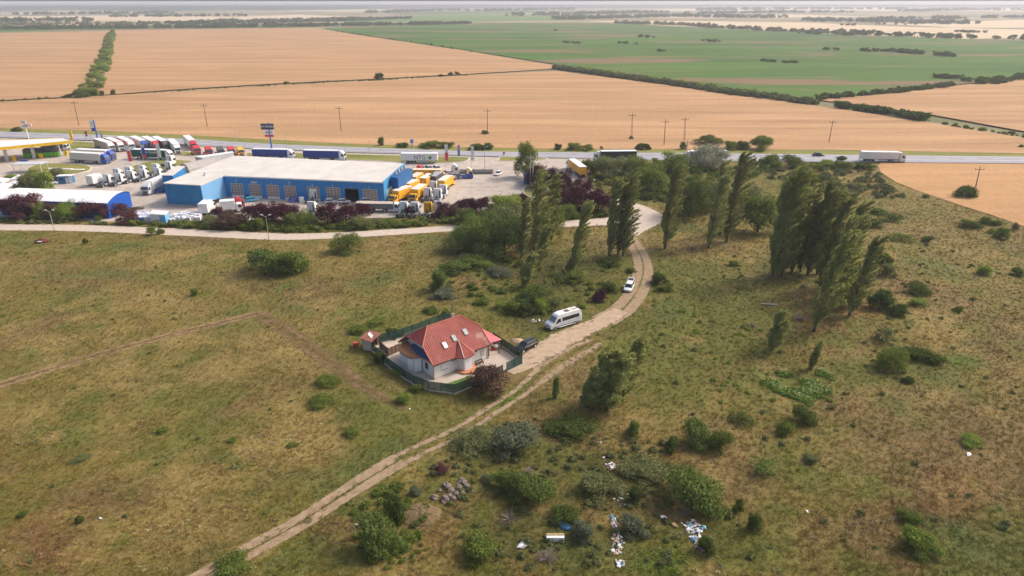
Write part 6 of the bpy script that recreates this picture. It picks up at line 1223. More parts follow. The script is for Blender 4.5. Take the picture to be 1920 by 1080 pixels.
# ------------------------------------------------------------------ trees
T = [(22,410,50,366,'plum','plum-red tree at the far left in front of the tent hall'), (50,412,46,362,'plum','plum-red tree, second from the left by the tent hall'), (74,412,26,377,'light','yellow-green tree squeezed between plum trees'), (98,411,34,378,'brown','brownish plum tree before the middle of the tent hall'), (124,414,40,374,'light','large yellow-green tree before the tent hall'),  # leftmost plum trees take the lighter leaf colour, painted as if sunlit
 (163,411,46,371,'plum','broad plum tree before the tent hall roof'), (196,411,26,378,'plum','plum tree at the blue end of the tent hall'), (225,404,26,380,'plum','round plum tree in front of the blue end wall'), (238,420,32,397,'plum','low plum tree beside the wrapped bales'),
 (411,418,20,386,'plum','small plum tree above the brown hedge'), (394,428,30,402,'olive','green tree below the white box truck'), (430,430,44,396,'brown','brown tree in front of the white van'), (482,424,44,380,'purple','dark plum tree left of the tall lamp'), (515,424,40,379,'purple','dark plum tree right behind the tall lamp'), (541,418,30,378,'purple','dark plum tree left of the white tractor unit'), (486,432,26,403,'green','green tree below the plum trees at the lamp'), (546,430,28,396,'green','green tree with pale stem right of the lamp'), (573,428,32,390,'green','loose green tree before the white tractor unit'),
 (613,424,36,381,'purple','large dark plum tree before the fifth door'), (648,420,40,380,'purple','large dark plum tree with leaning stem before the open doorway'), (678,408,30,384,'purple','dark plum tree before the last workshop door'), (674,430,36,402,'olive','dull green tree below the last workshop door'), (768,404,16,388,'purple','tiny plum tree among the lowest tractor units'), (830,412,26,380,'plum','thin plum tree right of the yellow tractor unit'), (850,410,24,382,'brown','bare brownish tree right of the tractor units'),
 (872,402,34,370,'purple','dark plum tree at the edge of the paved yard'), (900,402,34,370,'purple','second dark plum tree at the edge of the paved yard'), (948,412,58,357,'light','light green round tree above the big green thicket'), (973,388,24,362,'purple','plum tree partly behind the tallest poplar'),
 (875,424,36,390,'dark','dark green tree between plum trees and thicket'), (915,418,40,392,'green','mid green tree behind the thicket'), (870,474,66,418,'bluegreen','left tree of the big green thicket'), (906,480,66,402,'bluegreen','middle tree of the big green thicket'), (944,482,74,392,'bluegreen','right tree of the big green thicket'), (898,446,60,402,'bluegreen','rear tree of the big green thicket'), (950,450,66,376,'olive','olive tree behind the right of the thicket'),
 (1034,452,50,372,'green','green tree between the two clumped poplars and the road'),
 (1002,350,30,306,'purple','plum tree behind the blue container'), (1026,356,36,310,'purple','plum tree left of the yellow trailer'), (1052,362,34,316,'purple','plum tree just below the yellow trailer'), (1090,366,34,333,'purple','plum tree right below the yellow trailer'), (1060,400,46,352,'purple','dark plum tree beside the gravel road, left'), (1092,402,46,350,'purple','dark plum tree beside the gravel road, middle'), (1122,400,40,352,'purple','dark plum tree beside the gravel road, right'), (1064,410,36,378,'green','small green tree in front of the plum trees'),
 (1102,326,30,296,'dark','dark green tree beside the cab of the road lorry'), (1145,334,60,288,'olive','wide olive tree below the road lorry'), (1190,332,60,290,'green','green tree right of the wide olive one'), (1220,366,66,300,'green','bright green tree left of the dark poplar'), (1262,330,52,282,'green','round green tree behind the dark poplar'), (1208,370,40,330,'green','green tree at the foot of the bright one'),
 (1330,318,64,263,'silver','silver-grey willow beside the main road'), (1330,272,44,252,'dark','dark green tree in front of the wheat behind the willow'), (1430,282,40,250,'green','large green tree on the wheat side of the road'), (1300,408,60,318,'dark','dark broad tree behind the pale poplar'), (1330,395,50,330,'olive','olive tree between the pale and dark poplars'), (1425,440,72,352,'green','broad green tree left of the right-hand grove'), (1408,405,50,345,'olive','olive tree behind the broad green one'),
 (1580,575,44,500,'light','light green tree inside the leaning poplars'), (912,740,72,684,'brown','dark brown-leaved tree standing at the near fence corner'), (1671,694,44,648,'green','round green tree left of the dark low shrub'), (650,474,46,434,'green','round green tree just below the gravel road'), (284,442,16,424,'green','small loose tree beside the gravel road')]
for x, y, w, top, k, lb in T: tree(x, y, w*(.9 if x == 912 else 1.25 if k in ('purple','plum','brown') else 1.12), top-(5 if k in ('purple','plum','brown') else 2), k, lb, trunk=.09 if k in ('purple','plum','brown') else .05, group='broad trees')
tp = tree(988, 334, 44, 257, 'green', 'tall upright green tree above the blue container', mesh=CROWNS[3], trunk=.12)
# ------------------------------------------------------------------ bushes
B = [(500,522,96,460,'bluegreen','large dark bush left of the pair below the gravel road'), (548,521,60,462,'green','lighter bush joined to the large dark one'), (363,556,16,541,'green','small bush alone in the left meadow'), (610,728,46,711,'green','flat bush, upper of two left of the house'), (597,766,54,738,'green','flat bush, lower of two left of the house'), (757,761,32,734,'light','bright round bush below the near fence'), (657,821,28,800,'green','small bush in the straw-coloured meadow'),
 (432,833,24,820,'green','low bush in the lower left meadow'), (38,972,18,958,'dark','small dark bush at the far left bottom'), (146,984,16,964,'dark','small dark bush in the bottom left meadow'), (545,842,24,828,'green','low green bush near the straw patch'), (300,815,24,800,'green','low bush among yellow weeds'), (145,870,34,855,'olive','spreading weed bush in the left meadow'),
 (735,638,30,612,'dark','dark bush behind the red garden shed'), (700,616,44,598,'green','bush in the grass behind the garden shed'), (668,630,44,612,'green','low bush left of the garden shed'), (712,684,22,655,'dark','dark upright bush outside the fence by the shed'), (744,706,22,690,'light','bright low bush outside the left fence'), (781,738,22,718,'green','small bush at the near fence corner'), (899,702,28,686,'brown','small brown-leaved bush behind the gate fence'), (808,590,26,572,'green','bush beyond the back fence'), (836,594,20,574,'light','light bush near the chimney in the meadow'),
 (822,550,42,500,'bluegreen','grey-green bush at the left end of the shrub arc'), (850,518,58,484,'bluegreen','green bush on top of the shrub arc'), (886,506,68,475,'bluegreen','large bush in the middle of the shrub arc'), (908,508,30,486,'light','light green bush at the right of the arc'), (938,522,50,498,'grey','pale grey-green shrub right of the arc'), (832,564,50,538,'grey','grey low bush below the shrub arc'), (952,496,18,480,'dark','small dark bush under the thicket'), (884,542,20,528,'green','small green bush on the reddish soil'), (905,574,26,556,'green','green bush above the meadow path'),
 (1000,576,56,532,'bluegreen','dark dense bush above the minibus'), (1020,560,56,518,'olive','olive airy bush behind the dark dense one'), (1014,592,26,556,'light','light upright bush above the minibus roof'), (1042,587,28,550,'olive','thin bush right of the light upright one'), (964,590,34,560,'green','green bush left of the light upright one'), (985,594,30,566,'dark','bush between house and minibus'), (940,582,26,560,'light','bright bush above the car in the meadow'), (1080,532,44,504,'green','bush below the lone leaning poplar'), (1045,540,40,505,'dark','dark bush near the bare shrubs'),
 (1125,569,26,541,'plum','small dark plum-coloured bush beside the track'), (1143,551,36,526,'dark','dark bush left of the white hatchback'), (1146,503,48,488,'dark','flat dark bush left of the track bend'), (1184,513,20,500,'green','small bush at the inside edge of the track'), (1236,536,36,508,'dark','dark bush right of the track'), (1249,550,34,530,'green','green bush below the dark one right of the track'), (1220,376,20,358,'dark','dark bush under the bright green tree'),
 (1377,500,18,488,'green','small bush in front of the right-hand grove'), (1312,844,56,786,'bluegreen','tall bush, left of the near-right pair'), (1354,852,50,800,'green','tall bush, right of the near-right pair'), (1262,852,36,815,'dark','dark bush left of the near-right pair'), (1190,821,32,786,'bluegreen','bush standing alone below the near poplars'), (1073,826,84,780,'dark','wide dark bush above the littered slope'), (968,860,108,786,'grey','big grey-green shrub beside the rutted track'), (885,856,88,812,'olive','olive shrub left of the big grey-green one'),
 (1477,820,38,788,'green','round bush, middle of three on the right slope'), (1512,800,44,758,'dark','bush, upper of three on the right slope'), (1398,802,54,768,'dark','loose dark bush, left of three on the right slope'), (1440,900,66,856,'bluegreen','dark airy bush in the right meadow'), (1310,972,120,874,'bluegreen','largest bush, beside the litter heap at lower right'), (1388,964,26,935,'dark','small bush right of the largest bush'), (1416,1000,30,960,'dark','upright small bush further right of the largest one'), (1328,1044,44,1002,'dark','dark bush against the right litter heap'),
 (1830,840,46,812,'light','bright bush alone on the right slope'), (1718,994,56,955,'green','green bush, upper of two at lower right'), (1735,1050,72,988,'light','yellow-green bush, lower of two at lower right'), (1523,872,30,850,'olive','faint olive bush in the right meadow'), (741,984,42,925,'dark','dark tall bush left of the boulders'), (705,1050,74,965,'bluegreen','leafy green bush at the lower left of the boulders'), (762,1022,38,998,'green','low leafy bush beside the leafy green one'), (897,1062,78,1003,'green','dense round bush at the bottom centre'), (778,932,22,910,'grey','small grey bush above the dark tall one'),
 (955,935,64,876,'bluegreen','leafy bush, left of the pair right of the boulders'), (1002,954,78,886,'bluegreen','leafy bush, right of the pair right of the boulders'), (826,895,42,866,'plum','withered purple-brown bush above the boulders'), (910,906,26,888,'grey','small pale bush right of the boulders'), (425,1092,80,1058,'green','bush at the bottom edge beside the track'), (1192,948,30,912,'dark','upright bush beside the scattered litter'), (1095,1020,46,975,'grey','pale leafy bush left of the long litter heap'), (1190,1010,50,965,'grey','pale leafy bush right of the long litter heap'), (1215,905,80,866,'olive','dull weed bush below the white rubble'), (1125,935,70,885,'olive','dull weed bush above the scattered litter'), (1060,990,60,950,'dark','dark bush above the dumped white board'),
 (1660,584,44,538,'dark','dark bush, left of the pair right of the poplars'), (1690,596,38,568,'dark','dark low bush beside the left one of the pair'), (1730,556,46,528,'dark','round dark bush above a light one'), (1728,577,36,556,'light','light bush below the round dark one'), (1671,648,50,606,'olive','airy olive bush above the round green tree'), (1735,686,76,655,'dark','wide dark shrub right of the round green tree'), (1708,722,26,704,'dark','small bush below the wide dark shrub'), (1800,588,18,573,'green','tiny bush on the right slope'), (1852,518,32,496,'light','light bush on the straw-coloured slope'), (1913,519,22,502,'dark','dark bush at the right edge of the picture'), (1668,522,34,490,'olive','bush with pale stone beside it'), (1660,500,30,470,'green','bush above the pale stone'),
 (1680,420,54,394,'dark','wide dark bush left of the bare strip'), (1640,430,40,408,'dark','dark bush right behind the leaning poplars'), (1650,404,26,388,'green','small bush above the wide dark one'), (1700,456,50,440,'green','flat bush on the slope below the bare strip'), (1745,456,26,440,'dark','small dark bush on the slope'), (1828,430,36,411,'dark','dark bush, left of the row by the near wheat'), (1852,422,22,405,'green','bush, second of the row by the near wheat'), (1873,425,24,411,'green','bush, third of the row by the near wheat'), (1885,449,26,424,'green','upright bush below the row by the near wheat'), (1865,439,18,427,'light','light small bush inside the row by the wheat'), (1907,434,16,415,'brown','bare brown shrub at the edge of the near wheat'),
 (1823,374,50,349,'dark','dark round bush at the foot of the leaning pole'), (1660,370,20,355,'dark','dark bush in the grass near the wheat bend'), (1540,342,36,326,'dark','dark bush behind the right-hand grove'), (1577,360,30,340,'olive','olive bush, left of two behind the grove'), (1607,357,40,342,'olive','olive bush, right of two behind the grove'), (1738,372,14,364,'green','tiny bush at the near wheat edge'),
 (1450,320,36,286,'green','roadside bush under the dark poplar top'), (1495,318,52,290,'dark','wide roadside bush left of the black car'), (1532,322,30,302,'dark','low roadside bush below the black car'), (1556,318,40,297,'light','light roadside bush right of the black car'), (1586,322,48,299,'green','large roadside bush before the white lorry'), (1626,320,40,303,'dark','roadside bush beneath the white lorry'), (1581,302,20,291,'dark','small roadside bush left of the white lorry'), (1411,312,14,296,'dark','small bush at the near edge of the road'),
 (28,248,20,237,'dark','dark bush beyond the road at the far left'), (714,274,14,257,'green','upright bush beyond the road above the workshop'), (753,278,28,267,'dark','low bush beyond the road left of the blue sign'), (806,279,44,270,'green','left bush beyond the NTG trailer'), (836,279,34,268,'dark','right bush beyond the NTG trailer'), (893,282,30,268,'dark','left bush of the pair beyond the banners'), (915,282,26,266,'dark','right bush of the pair beyond the banners'), (1047,282,18,269,'dark','round bush beyond the road left of the lorry'), (1078,283,28,266,'green','left bush above the white cab on the road'), (1104,284,26,270,'green','right bush above the white cab on the road'), (1201,282,18,268,'dark','left one of two round bushes beyond the road'), (1214,282,14,268,'dark','right one of two round bushes beyond the road'), (1282,281,16,264,'olive','bush at the foot of the right lattice mast'), (1374,282,28,263,'green','left half of the hedge beyond the road'), (1396,282,26,264,'dark','right half of the hedge beyond the road'), (909,252,14,244,'dark','bush at the foot of the pole in the wheat'), (1184,261,9,254,'green','weeds at the foot of the left lattice mast'), (1128,283,8,272,'brown','bare shrub beyond the road'),
 (709,151,22,136,'dark','round bush on the field boundary above the workshop'), (535,159,16,152,'green','low bush on the field boundary'), (845,141,10,135,'dark','bush on the field boundary right of centre'), (857,141,10,134,'dark','second bush on the field boundary right of centre'), (826,144,10,139,'dark','small bush on the field boundary'), (145,184,30,168,'dark','large bush at the foot of the tree line between wheat fields'), (172,180,24,167,'green','second bush at the foot of the tree line'), (125,184,22,175,'dark','low bush left of the tree line foot'), (211,178,10,167,'dark','lone bush right of the tree line foot'), (190,180,10,170,'dark','small bush at the foot of the tree line'),
 (1900,252,16,246,'dark','bush on the path between the right wheat fields'), (1917,277,10,271,'dark','tiny bush in the right wheat'),
 (44,364,34,322,'olive','left garden tree-bush among the white tents'), (74,366,44,318,'light','large garden bush behind the white tents'), (104,342,30,314,'olive','right garden bush by the white car'), (14,338,26,326,'light','far left garden bush by the tents'), (300,440,14,428,'green','tiny bush on the gravel roadside'), (183,415,18,401,'light','small green bush below the tent hall'), (635,430,24,415,'dark','low dark bush under the leaning plum tree'), (700,425,40,408,'olive','olive bush below the low grey lorry'), (735,424,30,408,'green','green bush left of the lowest tractor units'), (158,458,10,445,'dark','tiny dark bush near the red rubbish at upper left')]
for x, y, w, top, k, lb in B: bush(x, y, w, top, k, lb, airy='airy' in lb or 'loose' in lb or 'thin' in lb or 'bare' in lb or 'withered' in lb, group='scattered bushes')
# flowering weeds
pts = np.array(PX([(1424,716),(1450,698),(1500,702),(1545,696),(1562,712),(1556,738),(1520,762),(1490,748),(1462,740)]))
def fill(poly, n, seed=0):
    r_ = np.random.default_rng(seed); P = []; lo, hi = poly.min(0), poly.max(0)
    Q = lo+(hi-lo)*r_.random((n*4, 2)); Q = Q[inpoly(Q[:, 0], Q[:, 1], [tuple(p) for p in poly])][:n]; return Q
Q = fill(pts, 620, 1); Q = Q[vnoise(Q[:,0], Q[:,1], 3.2, 4) > .38]; n = len(Q); scatter('flowering_weeds', tuft_mesh('clump', 8), tuftm, np.c_[Q, np.zeros(n)], rng.uniform(.8, 1.5, n), rng.uniform(0, 6, n), np.tile([.11,.16,.025], (n, 1)), 'patch of tall green weeds below the young poplar', 'weeds')
Q = fill(pts, 700, 2); Q = Q[vnoise(Q[:,0], Q[:,1], 3.2, 4) > .42]; n = len(Q); scatter('white_blossoms', tuft_mesh('weed', 9), tuftm, np.c_[Q, rng.uniform(.55, .95, n)], rng.uniform(.22, .38, n), rng.uniform(0, 6, n), np.tile([.42,.46,.22], (n, 1)), 'white blossoms on the tall green weeds', 'flowers')
# ------------------------------------------------------------------ hedges and far scrub (masses that read as one)
def hedge(name, line, wid, n, s0, s1, label, kind='green', seed=0, cat='hedge'):
    r_ = np.random.default_rng(seed); P = [Vector(p) for p in PX(line)]; L_ = [0]
    for a, b in zip(P[:-1], P[1:]): L_.append(L_[-1]+(b-a).length)
    t = r_.random(n)*L_[-1]; out = []
    for v in t:
        i = min(len(P)-2, max(0, int(np.searchsorted(L_, v))-1)); d = (P[i+1]-P[i]).normalized(); q = P[i]+d*(v-L_[i]); nn = Vector((-d.y, d.x)); q = q+nn*r_.uniform(-wid, wid); out.append((q.x, q.y, -.2))
    C = np.tile([.1, .1, .1], (n, 1)); scatter(name, BUSH_SRC[kind].copy(), LM[kind], out, r_.uniform(s0, s1, n), r_.uniform(0, 6, n), C, label, cat)
def light_crown(seed):
    return crown_mesh(seed, lobes=7, n=420, leaf=.26, flat=.6)
BUSH_SRC = {k: light_crown(60+i) for i, k in enumerate(('green', 'dark', 'light', 'olive', 'grey'))}
hedge('hedgerow', [(1040,128),(1120,138),(1200,150),(1290,163),(1360,174),(1440,184),(1500,192),(1532,196)], 4, 420, 2, 3.8, 'long continuous hedge between wheat and green field', 'olive', 1)
hedge('hedgerow', [(1040,127),(1200,148),(1360,172),(1525,194)], 4, 90, 2.2, 4.2, 'lighter crowns in the long hedge', 'light', 2)
hedge('hedgerow', [(1532,187),(1600,180),(1660,175),(1740,166),(1790,160)], 3, 120, 1.6, 3.2, 'dark hedge between green field and right wheat', 'dark', 3)
hedge('hedgerow', [(1800,150),(1845,158),(1880,152),(1925,147)], 6, 40, 2, 4.5, 'dark scrub at the right edge of the green field', 'dark', 4)
hedge('hedgerow', [(1572,202),(1610,206),(1650,212),(1700,220),(1735,227)], 2.5, 60, 2, 4, 'short dark hedge pointing into the right wheat', 'dark', 5)
hedge('tree_line', [(168,178),(182,150),(190,128),(196,108),(204,84),(209,64)], 6, 150, 1.6, 4.5, 'yellow-green tree line running between the two left wheat fields', 'light', 6)
hedge('tree_line', [(168,178),(182,150),(196,108),(209,60)], 5, 50, 2, 5, 'darker crowns in the tree line between the left wheat fields', 'green', 7)
hedge('boundary_scrub', [(600,54),(700,69),(800,83),(888,98)], 2, 40, 1, 2.5, 'thin scrub along the edge of the green field', 'green', 8)
hedge('boundary_scrub', [(0,190),(110,185),(330,171),(530,159),(700,151),(880,141)], 3, 120, .5, 1.5, 'thin weeds on the wheat field boundary', 'olive', 9)
hedge('boundary_scrub', [(1740,229),(1830,243),(1920,257),(1990,268)], 2, 60, .5, 1.4, 'weeds on the path between the right wheat fields', 'green', 10)
hedge('field_scrub', [(1610,95),(1640,97),(1660,96),(1720,101),(1800,107)], 6, 40, 2.5, 5, 'dark scrub line in the green field', 'dark', 11)
for k, (x0, y0, x1, y1, n, s) in enumerate(((1165,81,1190,83,8,5),(1318,77,1345,79,9,6),(1060,80,1084,82,7,5),(1430,114,1455,117,8,4),(1465,117,1490,119,8,4),(1545,93,1570,94,9,5),(1200,69,1225,71,8,6),(1500,63,1600,67,16,8),(1230,96,1244,97,4,4),(1640,46,1790,47,8,6),(1040,58,1048,58,3,6),(1760,145,1790,148,14,5),(1570,47,1600,48,8,8),(1790,60,1850,62,14,7),(1900,70,1960,72,12,8))):
    hedge('field_scrub', [(x0,y0),(x1,y1)], 6, n, s*.4, s*.75, 'low clump of scrub standing in the far fields', 'dark', 20+k)
for k, (line, n, s, kd, w) in enumerate((([(0,54.5),(200,53),(420,51),(600,49),(760,47),(888,44.5)],360,9,'dark',30), ([(-300,48),(60,46.5),(200,46),(330,44)],150,9,'olive',60), ([(330,45.5),(500,42),(660,38.5),(760,35)],200,10,'dark',35), ([(380,44),(560,41),(690,38)],120,12,'grey',50), ([(0,41),(60,40),(180,39.5)],40,14,'dark',60),
   ([(1040,37),(1130,34),(1270,31),(1400,34),(1460,33)],200,13,'dark',60), ([(960,30),(1100,27),(1240,24)],120,16,'dark',60), ([(1300,27),(1440,24),(1600,24)],90,16,'dark',60), ([(1500,39),(1640,41),(1740,45),(1800,44)],120,12,'grey',60), ([(1160,44),(1280,47),(1360,53),(1440,58),(1600,64)],160,9,'olive',25), ([(1600,64),(1760,71),(1960,75)],60,8,'dark',20),
   ([(1700,22),(1800,19),(1960,20)],120,18,'dark',90), ([(888,22),(1000,19),(1100,18)],80,18,'dark',80), ([(200,32),(330,31),(460,30)],60,12,'dark',80), ([(700,25),(760,22),(860,19)],90,16,'dark',90), ([(1640,40),(1700,36),(1960,33)],80,12,'dark',60), ([(-200,29),(0,27.5),(160,26.5),(330,25)],120,14,'dark',90), ([(1300,20),(1500,17.5),(1700,18)],130,20,'dark',100))):
    hedge('far_scrub', line, w, n, s*.5, s, 'dusky belt of trees and scrub between the far fields', kd, 50+k)
def thicket(name, poly, n, s0, s1, kind, label, seed):
    Q = fill(np.array(PX(poly)), n, seed); m = len(Q); r_ = np.random.default_rng(seed); ok = np.ones(m, bool)
    for k, w in (('gravel', 3.4), ('turn', 6), ('upper', 3.8), ('curve', 3.2), ('wide', 4.5), ('verge_ruts', 3), ('mid', 2.5), ('lower', 2.6), ('left', 2)): ok &= distline(Q[:, 0], Q[:, 1], TR[k]) > w
    ok &= ~inpoly(Q[:, 0], Q[:, 1], HOUSEYARD); Q = Q[ok]; m = len(Q)
    scatter(name, BUSH_SRC[kind].copy(), LM[kind], np.c_[Q, np.full(m, -.1)], r_.uniform(s0, s1, m), r_.uniform(0, 6, m), np.tile([.1,.1,.1], (m, 1)), label, 'undergrowth')
thicket('undergrowth', [(240,421),(560,423),(740,419),(880,408),(880,416),(740,430),(560,436),(400,430),(240,426)], 260, .5, 1.5, 'green', 'green weeds between the paved yard and the gravel road', 1)
thicket('undergrowth', [(0,411),(240,422),(240,427),(0,420)], 90, .4, 1.1, 'olive', 'weeds along the fence foot at the far left', 2)
thicket('undergrowth', [(1110,305),(1280,305),(1440,312),(1440,330),(1240,385),(1140,365),(1100,340)], 260, .6, 1.9, 'green', 'green undergrowth below the main road', 3)
thicket('undergrowth', [(1440,318),(1640,322),(1660,345),(1700,372),(1600,372),(1440,345)], 150, .5, 1.6, 'olive', 'low scrub below the roadside bushes', 4)
thicket('undergrowth', [(830,520),(930,480),(1060,500),(1130,500),(1140,560),(1050,600),(940,590),(850,570)], 110, .3, .9, 'green', 'weeds between the shrub arc and the track', 5)
thicket('undergrowth', [(780,850),(900,790),(1060,780),(1240,830),(1300,900),(1260,1060),(900,1075),(840,960)], 240, .25, .7, 'olive', 'weedy scrub on the littered slope', 6)
thicket('undergrowth', [(660,960),(740,900),(800,950),(800,1060),(680,1075)], 90, .25, .8, 'green', 'leafy weeds left of the boulders', 7)
thicket('undergrowth', [(1220,480),(1900,420),(1920,1075),(1300,1075)], 190, .2, .65, 'olive', 'small scrub plants dotted over the right meadow', 8)
thicket('undergrowth', [(0,450),(800,450),(640,600),(560,900),(0,1075)], 80, .2, .5, 'olive', 'small scrub plants dotted over the left meadow', 9)
thicket('undergrowth', [(1040,395),(1140,395),(1140,410),(1040,412)], 60, .6, 1.4, 'dark', 'dark undergrowth below the plum trees', 10)
thicket('undergrowth', [(1220,540),(1480,640),(1600,760),(1300,760),(1190,650)], 110, .2, .6, 'light', 'pale green weeds in the middle of the right meadow', 11)
# ------------------------------------------------------------------ boulders, mound, litter
def rock(seed):
    import bmesh
    bm = bmesh.new(); bmesh.ops.create_icosphere(bm, subdivisions=2, radius=1)
    for v in bm.verts:
        n = mnoise.noise(v.co*1.1+Vector((seed*7.1, 0, 0)))*.45+mnoise.noise(v.co*2.7+Vector((seed*3.1, 4, 0)))*.18
        v.co *= 1+n; v.co.z = max(v.co.z, -.45)
    me = bpy.data.meshes.new('rock'); bm.to_mesh(me); bm.free(); return me
RK = [rock(i) for i in range(4)]; stone = mat('grey_stone', (.17,.13,.105), .9, .3, 2.0, bump=.4)
for i, (x, y, s) in enumerate(((815,934,.62),(834,937,.80),(850,936,.62),(838,912,.78),(846,921,.60),(824,921,.45),(859,916,.50),(861,912,.45),(867,926,.50),(862,905,.42),(870,905,.55),(876,913,.55),(884,921,.42),(856,929,.6),(843,930,.5),(866,899,.42))):
    X, Y = at(x, y); obj('boulder', RK[i % 4], stone, None, (X, Y, .15*s), (rnd.uniform(-.3,.3), rnd.uniform(-.3,.3), rnd.uniform(0,6)), (s*.85, s*.68, s*.58), label='rounded grey-brown boulder in the dumped heap beside the rutted track', cat='boulder', group='heap of boulders')
def mound(x, y, r, h, m, label, seed):
    X, Y = at(x, y); P = []; n = 22
    for i in range(9):
        for j in range(n):
            a = 2*math.pi*j/n; q = r*(i/8)*(1+.2*mnoise.noise(Vector((math.cos(a)*2, math.sin(a)*2, seed))))
            P.append((q*math.cos(a), q*math.sin(a)*.8, h*(1-(i/8)**2)*(1+.35*mnoise.noise(Vector((q*math.cos(a)*2, q*math.sin(a)*2, seed))))-.03*(i == 8)))
    fs = [(i*n+j, (i+1)*n+j, (i+1)*n+(j+1)%n, i*n+(j+1)%n) for i in range(8) for j in range(n)]
    me = bpy.data.meshes.new('mound'); me.from_pydata(P, [], fs); me.update(); obj('earth_mound', me, m, None, (X, Y, 0), label=label, cat='mound')
earth = mat('sandy_earth', (.40,.27,.16), .95, .3, 3, bump=.6); redearth = mat('red_earth', (.25,.13,.075), .95, .35, 2.5, bump=.6)
mound(970, 640, 1.3, .5, earth, 'small sandy mound on the grass behind the black car', 1); mound(788, 965, 2.6, .6, mat('weedy_earth', (.15,.10,.045), .95, .45, 4, bump=.8), 'weedy brown mound left below the boulders', 3)
wl_ = [mat('litter_white', (.62,.60,.60), .6, .1, 5), mat('litter_grey', (.35,.33,.33), .7, .2, 5), mat('litter_blue', (.05,.18,.36), .5), mat('litter_cyan', (.10,.34,.40), .5), mat('litter_pink', (.5,.22,.22), .6), mat('litter_black', (.03,.03,.035), .6), mat('litter_tan', (.40,.25,.13), .8)]
def bag(seed):
    import bmesh
    bm = bmesh.new(); bmesh.ops.create_icosphere(bm, subdivisions=1, radius=1)
    for v in bm.verts: v.co *= 1+.5*mnoise.noise(v.co*1.7+Vector((seed*5.3, 1, 2))); v.co.z = max(v.co.z*.6, -.2)
    me = bpy.data.meshes.new('bag'); bm.to_mesh(me); bm.free(); return me
BG = [bag(i) for i in range(5)]
def litter(poly, n, s0, s1, w, label, group, seed, flat=.7):
    Q = fill(np.array(PX(poly)), n, seed); r_ = random.Random(seed)
    for q in Q:
        s = r_.uniform(s0, s1); m_ = wl_[r_.choices(range(7), w)[0]]
        obj('rubbish_piece', BG[r_.randrange(5)], m_, None, (q[0], q[1], .05+r_.uniform(0, .12)), (r_.uniform(-.4,.4), r_.uniform(-.4,.4), r_.uniform(0, 6)), (s, s*r_.uniform(.4, .9), s*flat*r_.uniform(.4, 1)), label=label, cat='rubbish', group=group)
litter([(1143,968),(1152,968),(1160,990),(1164,1005),(1170,1020),(1164,1040),(1150,1040),(1146,1015),(1148,995)], 105, .09, .27, (7,5,1,.6,.6,2,3), 'piece of rubbish in the long narrow heap on the slope', 'long rubbish heap', 1)
litter([(1152,1052),(1168,1050),(1172,1058),(1160,1066),(1152,1062)], 18, .10, .26, (7,4,2,0,0,2,0), 'piece of rubbish in the small pile below the long heap', 'small rubbish pile', 2)
litter([(1275,980),(1300,975),(1322,992),(1312,1005),(1320,1030),(1300,1018),(1290,1000)], 72, .12, .34, (8,4,2,2.5,1,3,1), 'plastic bag or scrap in the right-hand rubbish heap', 'right-hand rubbish heap', 3)
litter([(1303,1020),(1316,1022),(1322,1034),(1306,1036)], 9, .15, .3, (1,1,3,2,3,0,0), 'blue or pink scrap at the foot of the right-hand heap', 'coloured scraps', 4)
litter([(1133,872),(1150,868),(1158,878),(1144,882)], 26, .1, .24, (8,3,0,0,3,0,1), 'white rubble piece on the grassy slope', 'white rubble on the slope', 5); litter([(1125,844),(1129,844),(1136,868),(1132,868)], 7, .06, .14, (8,1,0,0,0,0,0), 'white scrap in the line above the rubble', 'line of white scraps', 6); litter([(1110,826),(1134,830),(1132,834),(1114,830)], 7, .08, .18, (6,2,0,0,1,0,1), 'pale scrap below the wide dark bush', 'pale scraps below the bush', 11)
litter([(1155,925),(1175,920),(1182,950),(1165,955),(1150,935)], 20, .07, .18, (8,2,.5,0,.5,.5,1), 'scattered white scrap above the long heap', 'scattered scraps', 7); litter([(992,600),(1020,596),(1024,604),(996,608)], 11, .18, .36, (9,2,0,0,0,0,0), 'white rubbish bag in the grass left of the minibus', 'white bags beside the minibus', 8)
for (x, y, s, m_, lb) in ((1245,972,.5,wl_[0],'white plastic sack alone left of the right-hand heap'), (1265,986,.45,wl_[6],'tan piece of cardboard left of the right-hand heap'), (1816,853,.5,wl_[0],'white rag lying on the right slope'), (1513,960,.25,wl_[0],'small white scrap in the right meadow'), (1057,985,1.1,wl_[2],'crumpled dark blue sheet in the dark bush'), (669,985,.22,wl_[0],'white scrap beside the leafy green bush'), (189,973,.25,wl_[0],'tiny white scrap in the lower left meadow'), (768,768,.2,wl_[0],'white scrap below the bright round bush')):
    X, Y = at(x, y); obj('rubbish_piece', BG[rnd.randrange(5)], m_, None, (X, Y, .12), (0, 0, rnd.uniform(0, 3)), (s*1.2, s*.6, s*.5), label=lb, cat='rubbish')
X, Y = at(1041, 1012); t = empty('dumped_board', X, Y, 0, label='dumped white board box with brown edge on the grass', cat='board'); obj('board', MB().box(-1.0,1.0,-.35,.35,0,.6).mesh('b', .02), white, t); obj('brown_edge', MB().box(-.97,.97,.02,.33,.6,.66).mesh(), mat('brown_card', (.35,.24,.10), .8, .3, 6), t)
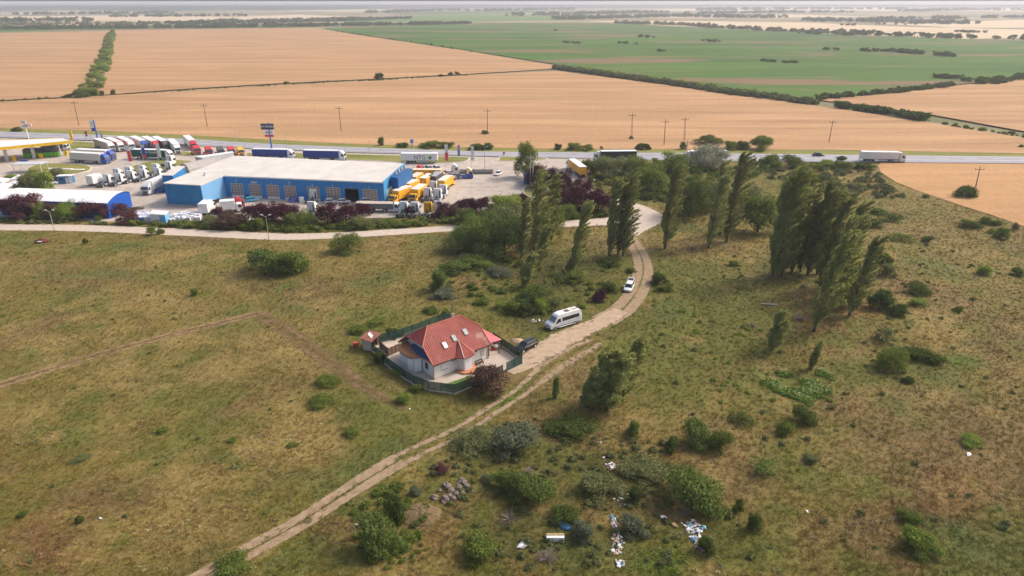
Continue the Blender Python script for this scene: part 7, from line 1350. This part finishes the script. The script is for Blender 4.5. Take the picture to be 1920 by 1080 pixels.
X, Y = at(981, 1022); t = empty('dumped_sheet', X, Y, 0, label='crumpled grey and white sheet dumped left of the white board', cat='sheet'); obj('sheet', BG[0], wl_[1], t, (0,0,.1), (0,0,.6), (.9,.5,.3)); obj('white_fold', BG[1], wl_[0], t, (-.3,-.3,.2), (0,0,.6), (.55,.2,.2))
for x, y, s, lb in ((990,890,1.6,'bare grey twigs above the leafy bushes'), (955,974,1.8,'fallen bare branches in the grass'), (1025,1048,1.8,'fallen dry branches at the bottom centre'), (1060,965,1.5,'dry branches over the blue sheet'), (1290,965,1.5,'dry branches beside the right-hand heap'), (1330,615,1.0,'dead twigs on the right-hand slope'), (1410,612,1.6,'grey bare shrub below the grove'), (1500,600,2.0,'grey bare shrub among the leaning poplars')):
    X, Y = at(x, y); obj('dead_branches', TWIGS[rnd.randrange(2)], mat('dead_wood', (.24,.19,.15), .9, .2), None, (X, Y, 0), (0, 0, rnd.uniform(0, 6)), (s, s, s*.5), label=lb, cat='branches')
X, Y = at(1442, 573); obj('fallen_log', MB().tube((-1.6,0,.25),(1.6,.3,.2),.2,.15,8).mesh(), mat('pale_log', (.42,.36,.30), .9, .2), None, (X, Y, 0), (0,0,-.2), label='pale fallen log in the grass below the grove', cat='log')
X, Y = at(1658, 493); obj('boulder', RK[1], mat('pale_stone', (.38,.35,.31), .9, .2), None, (X, Y, .2), (0,0,.4), (1.3,.8,.6), label='pale stone right of the leaning poplars', cat='boulder')
X, Y = at(80, 454); t = empty('rubbish_mound', X, Y, 0, label='dark red rubbish mound with white scrap at upper left', cat='mound'); obj('red_heap', BG[2], mat('dark_red_heap', (.16,.04,.03), .8, .3), t, (0,0,.3), (0,0,0), (2.2,1.0,1.1)); obj('white_scrap', BG[3], white, t, (-.1,-1.0,.4), (0,0,0), (.8,.25,.4))
X, Y = at(668, 650); t = empty('red_drum', X, Y, 0, label='small red bin outside the red garden shed', cat='bin'); obj('bin_body', MB().box(-.45,.45,-.4,.4,0,.8).mesh('b', .05), mat('dull_red', (.42,.06,.04), .6), t); obj('lid', MB().box(-.5,.5,-.45,.45,.8,.87).mesh('b', .02), mat('dull_red', (.42,.06,.04), .6), t)
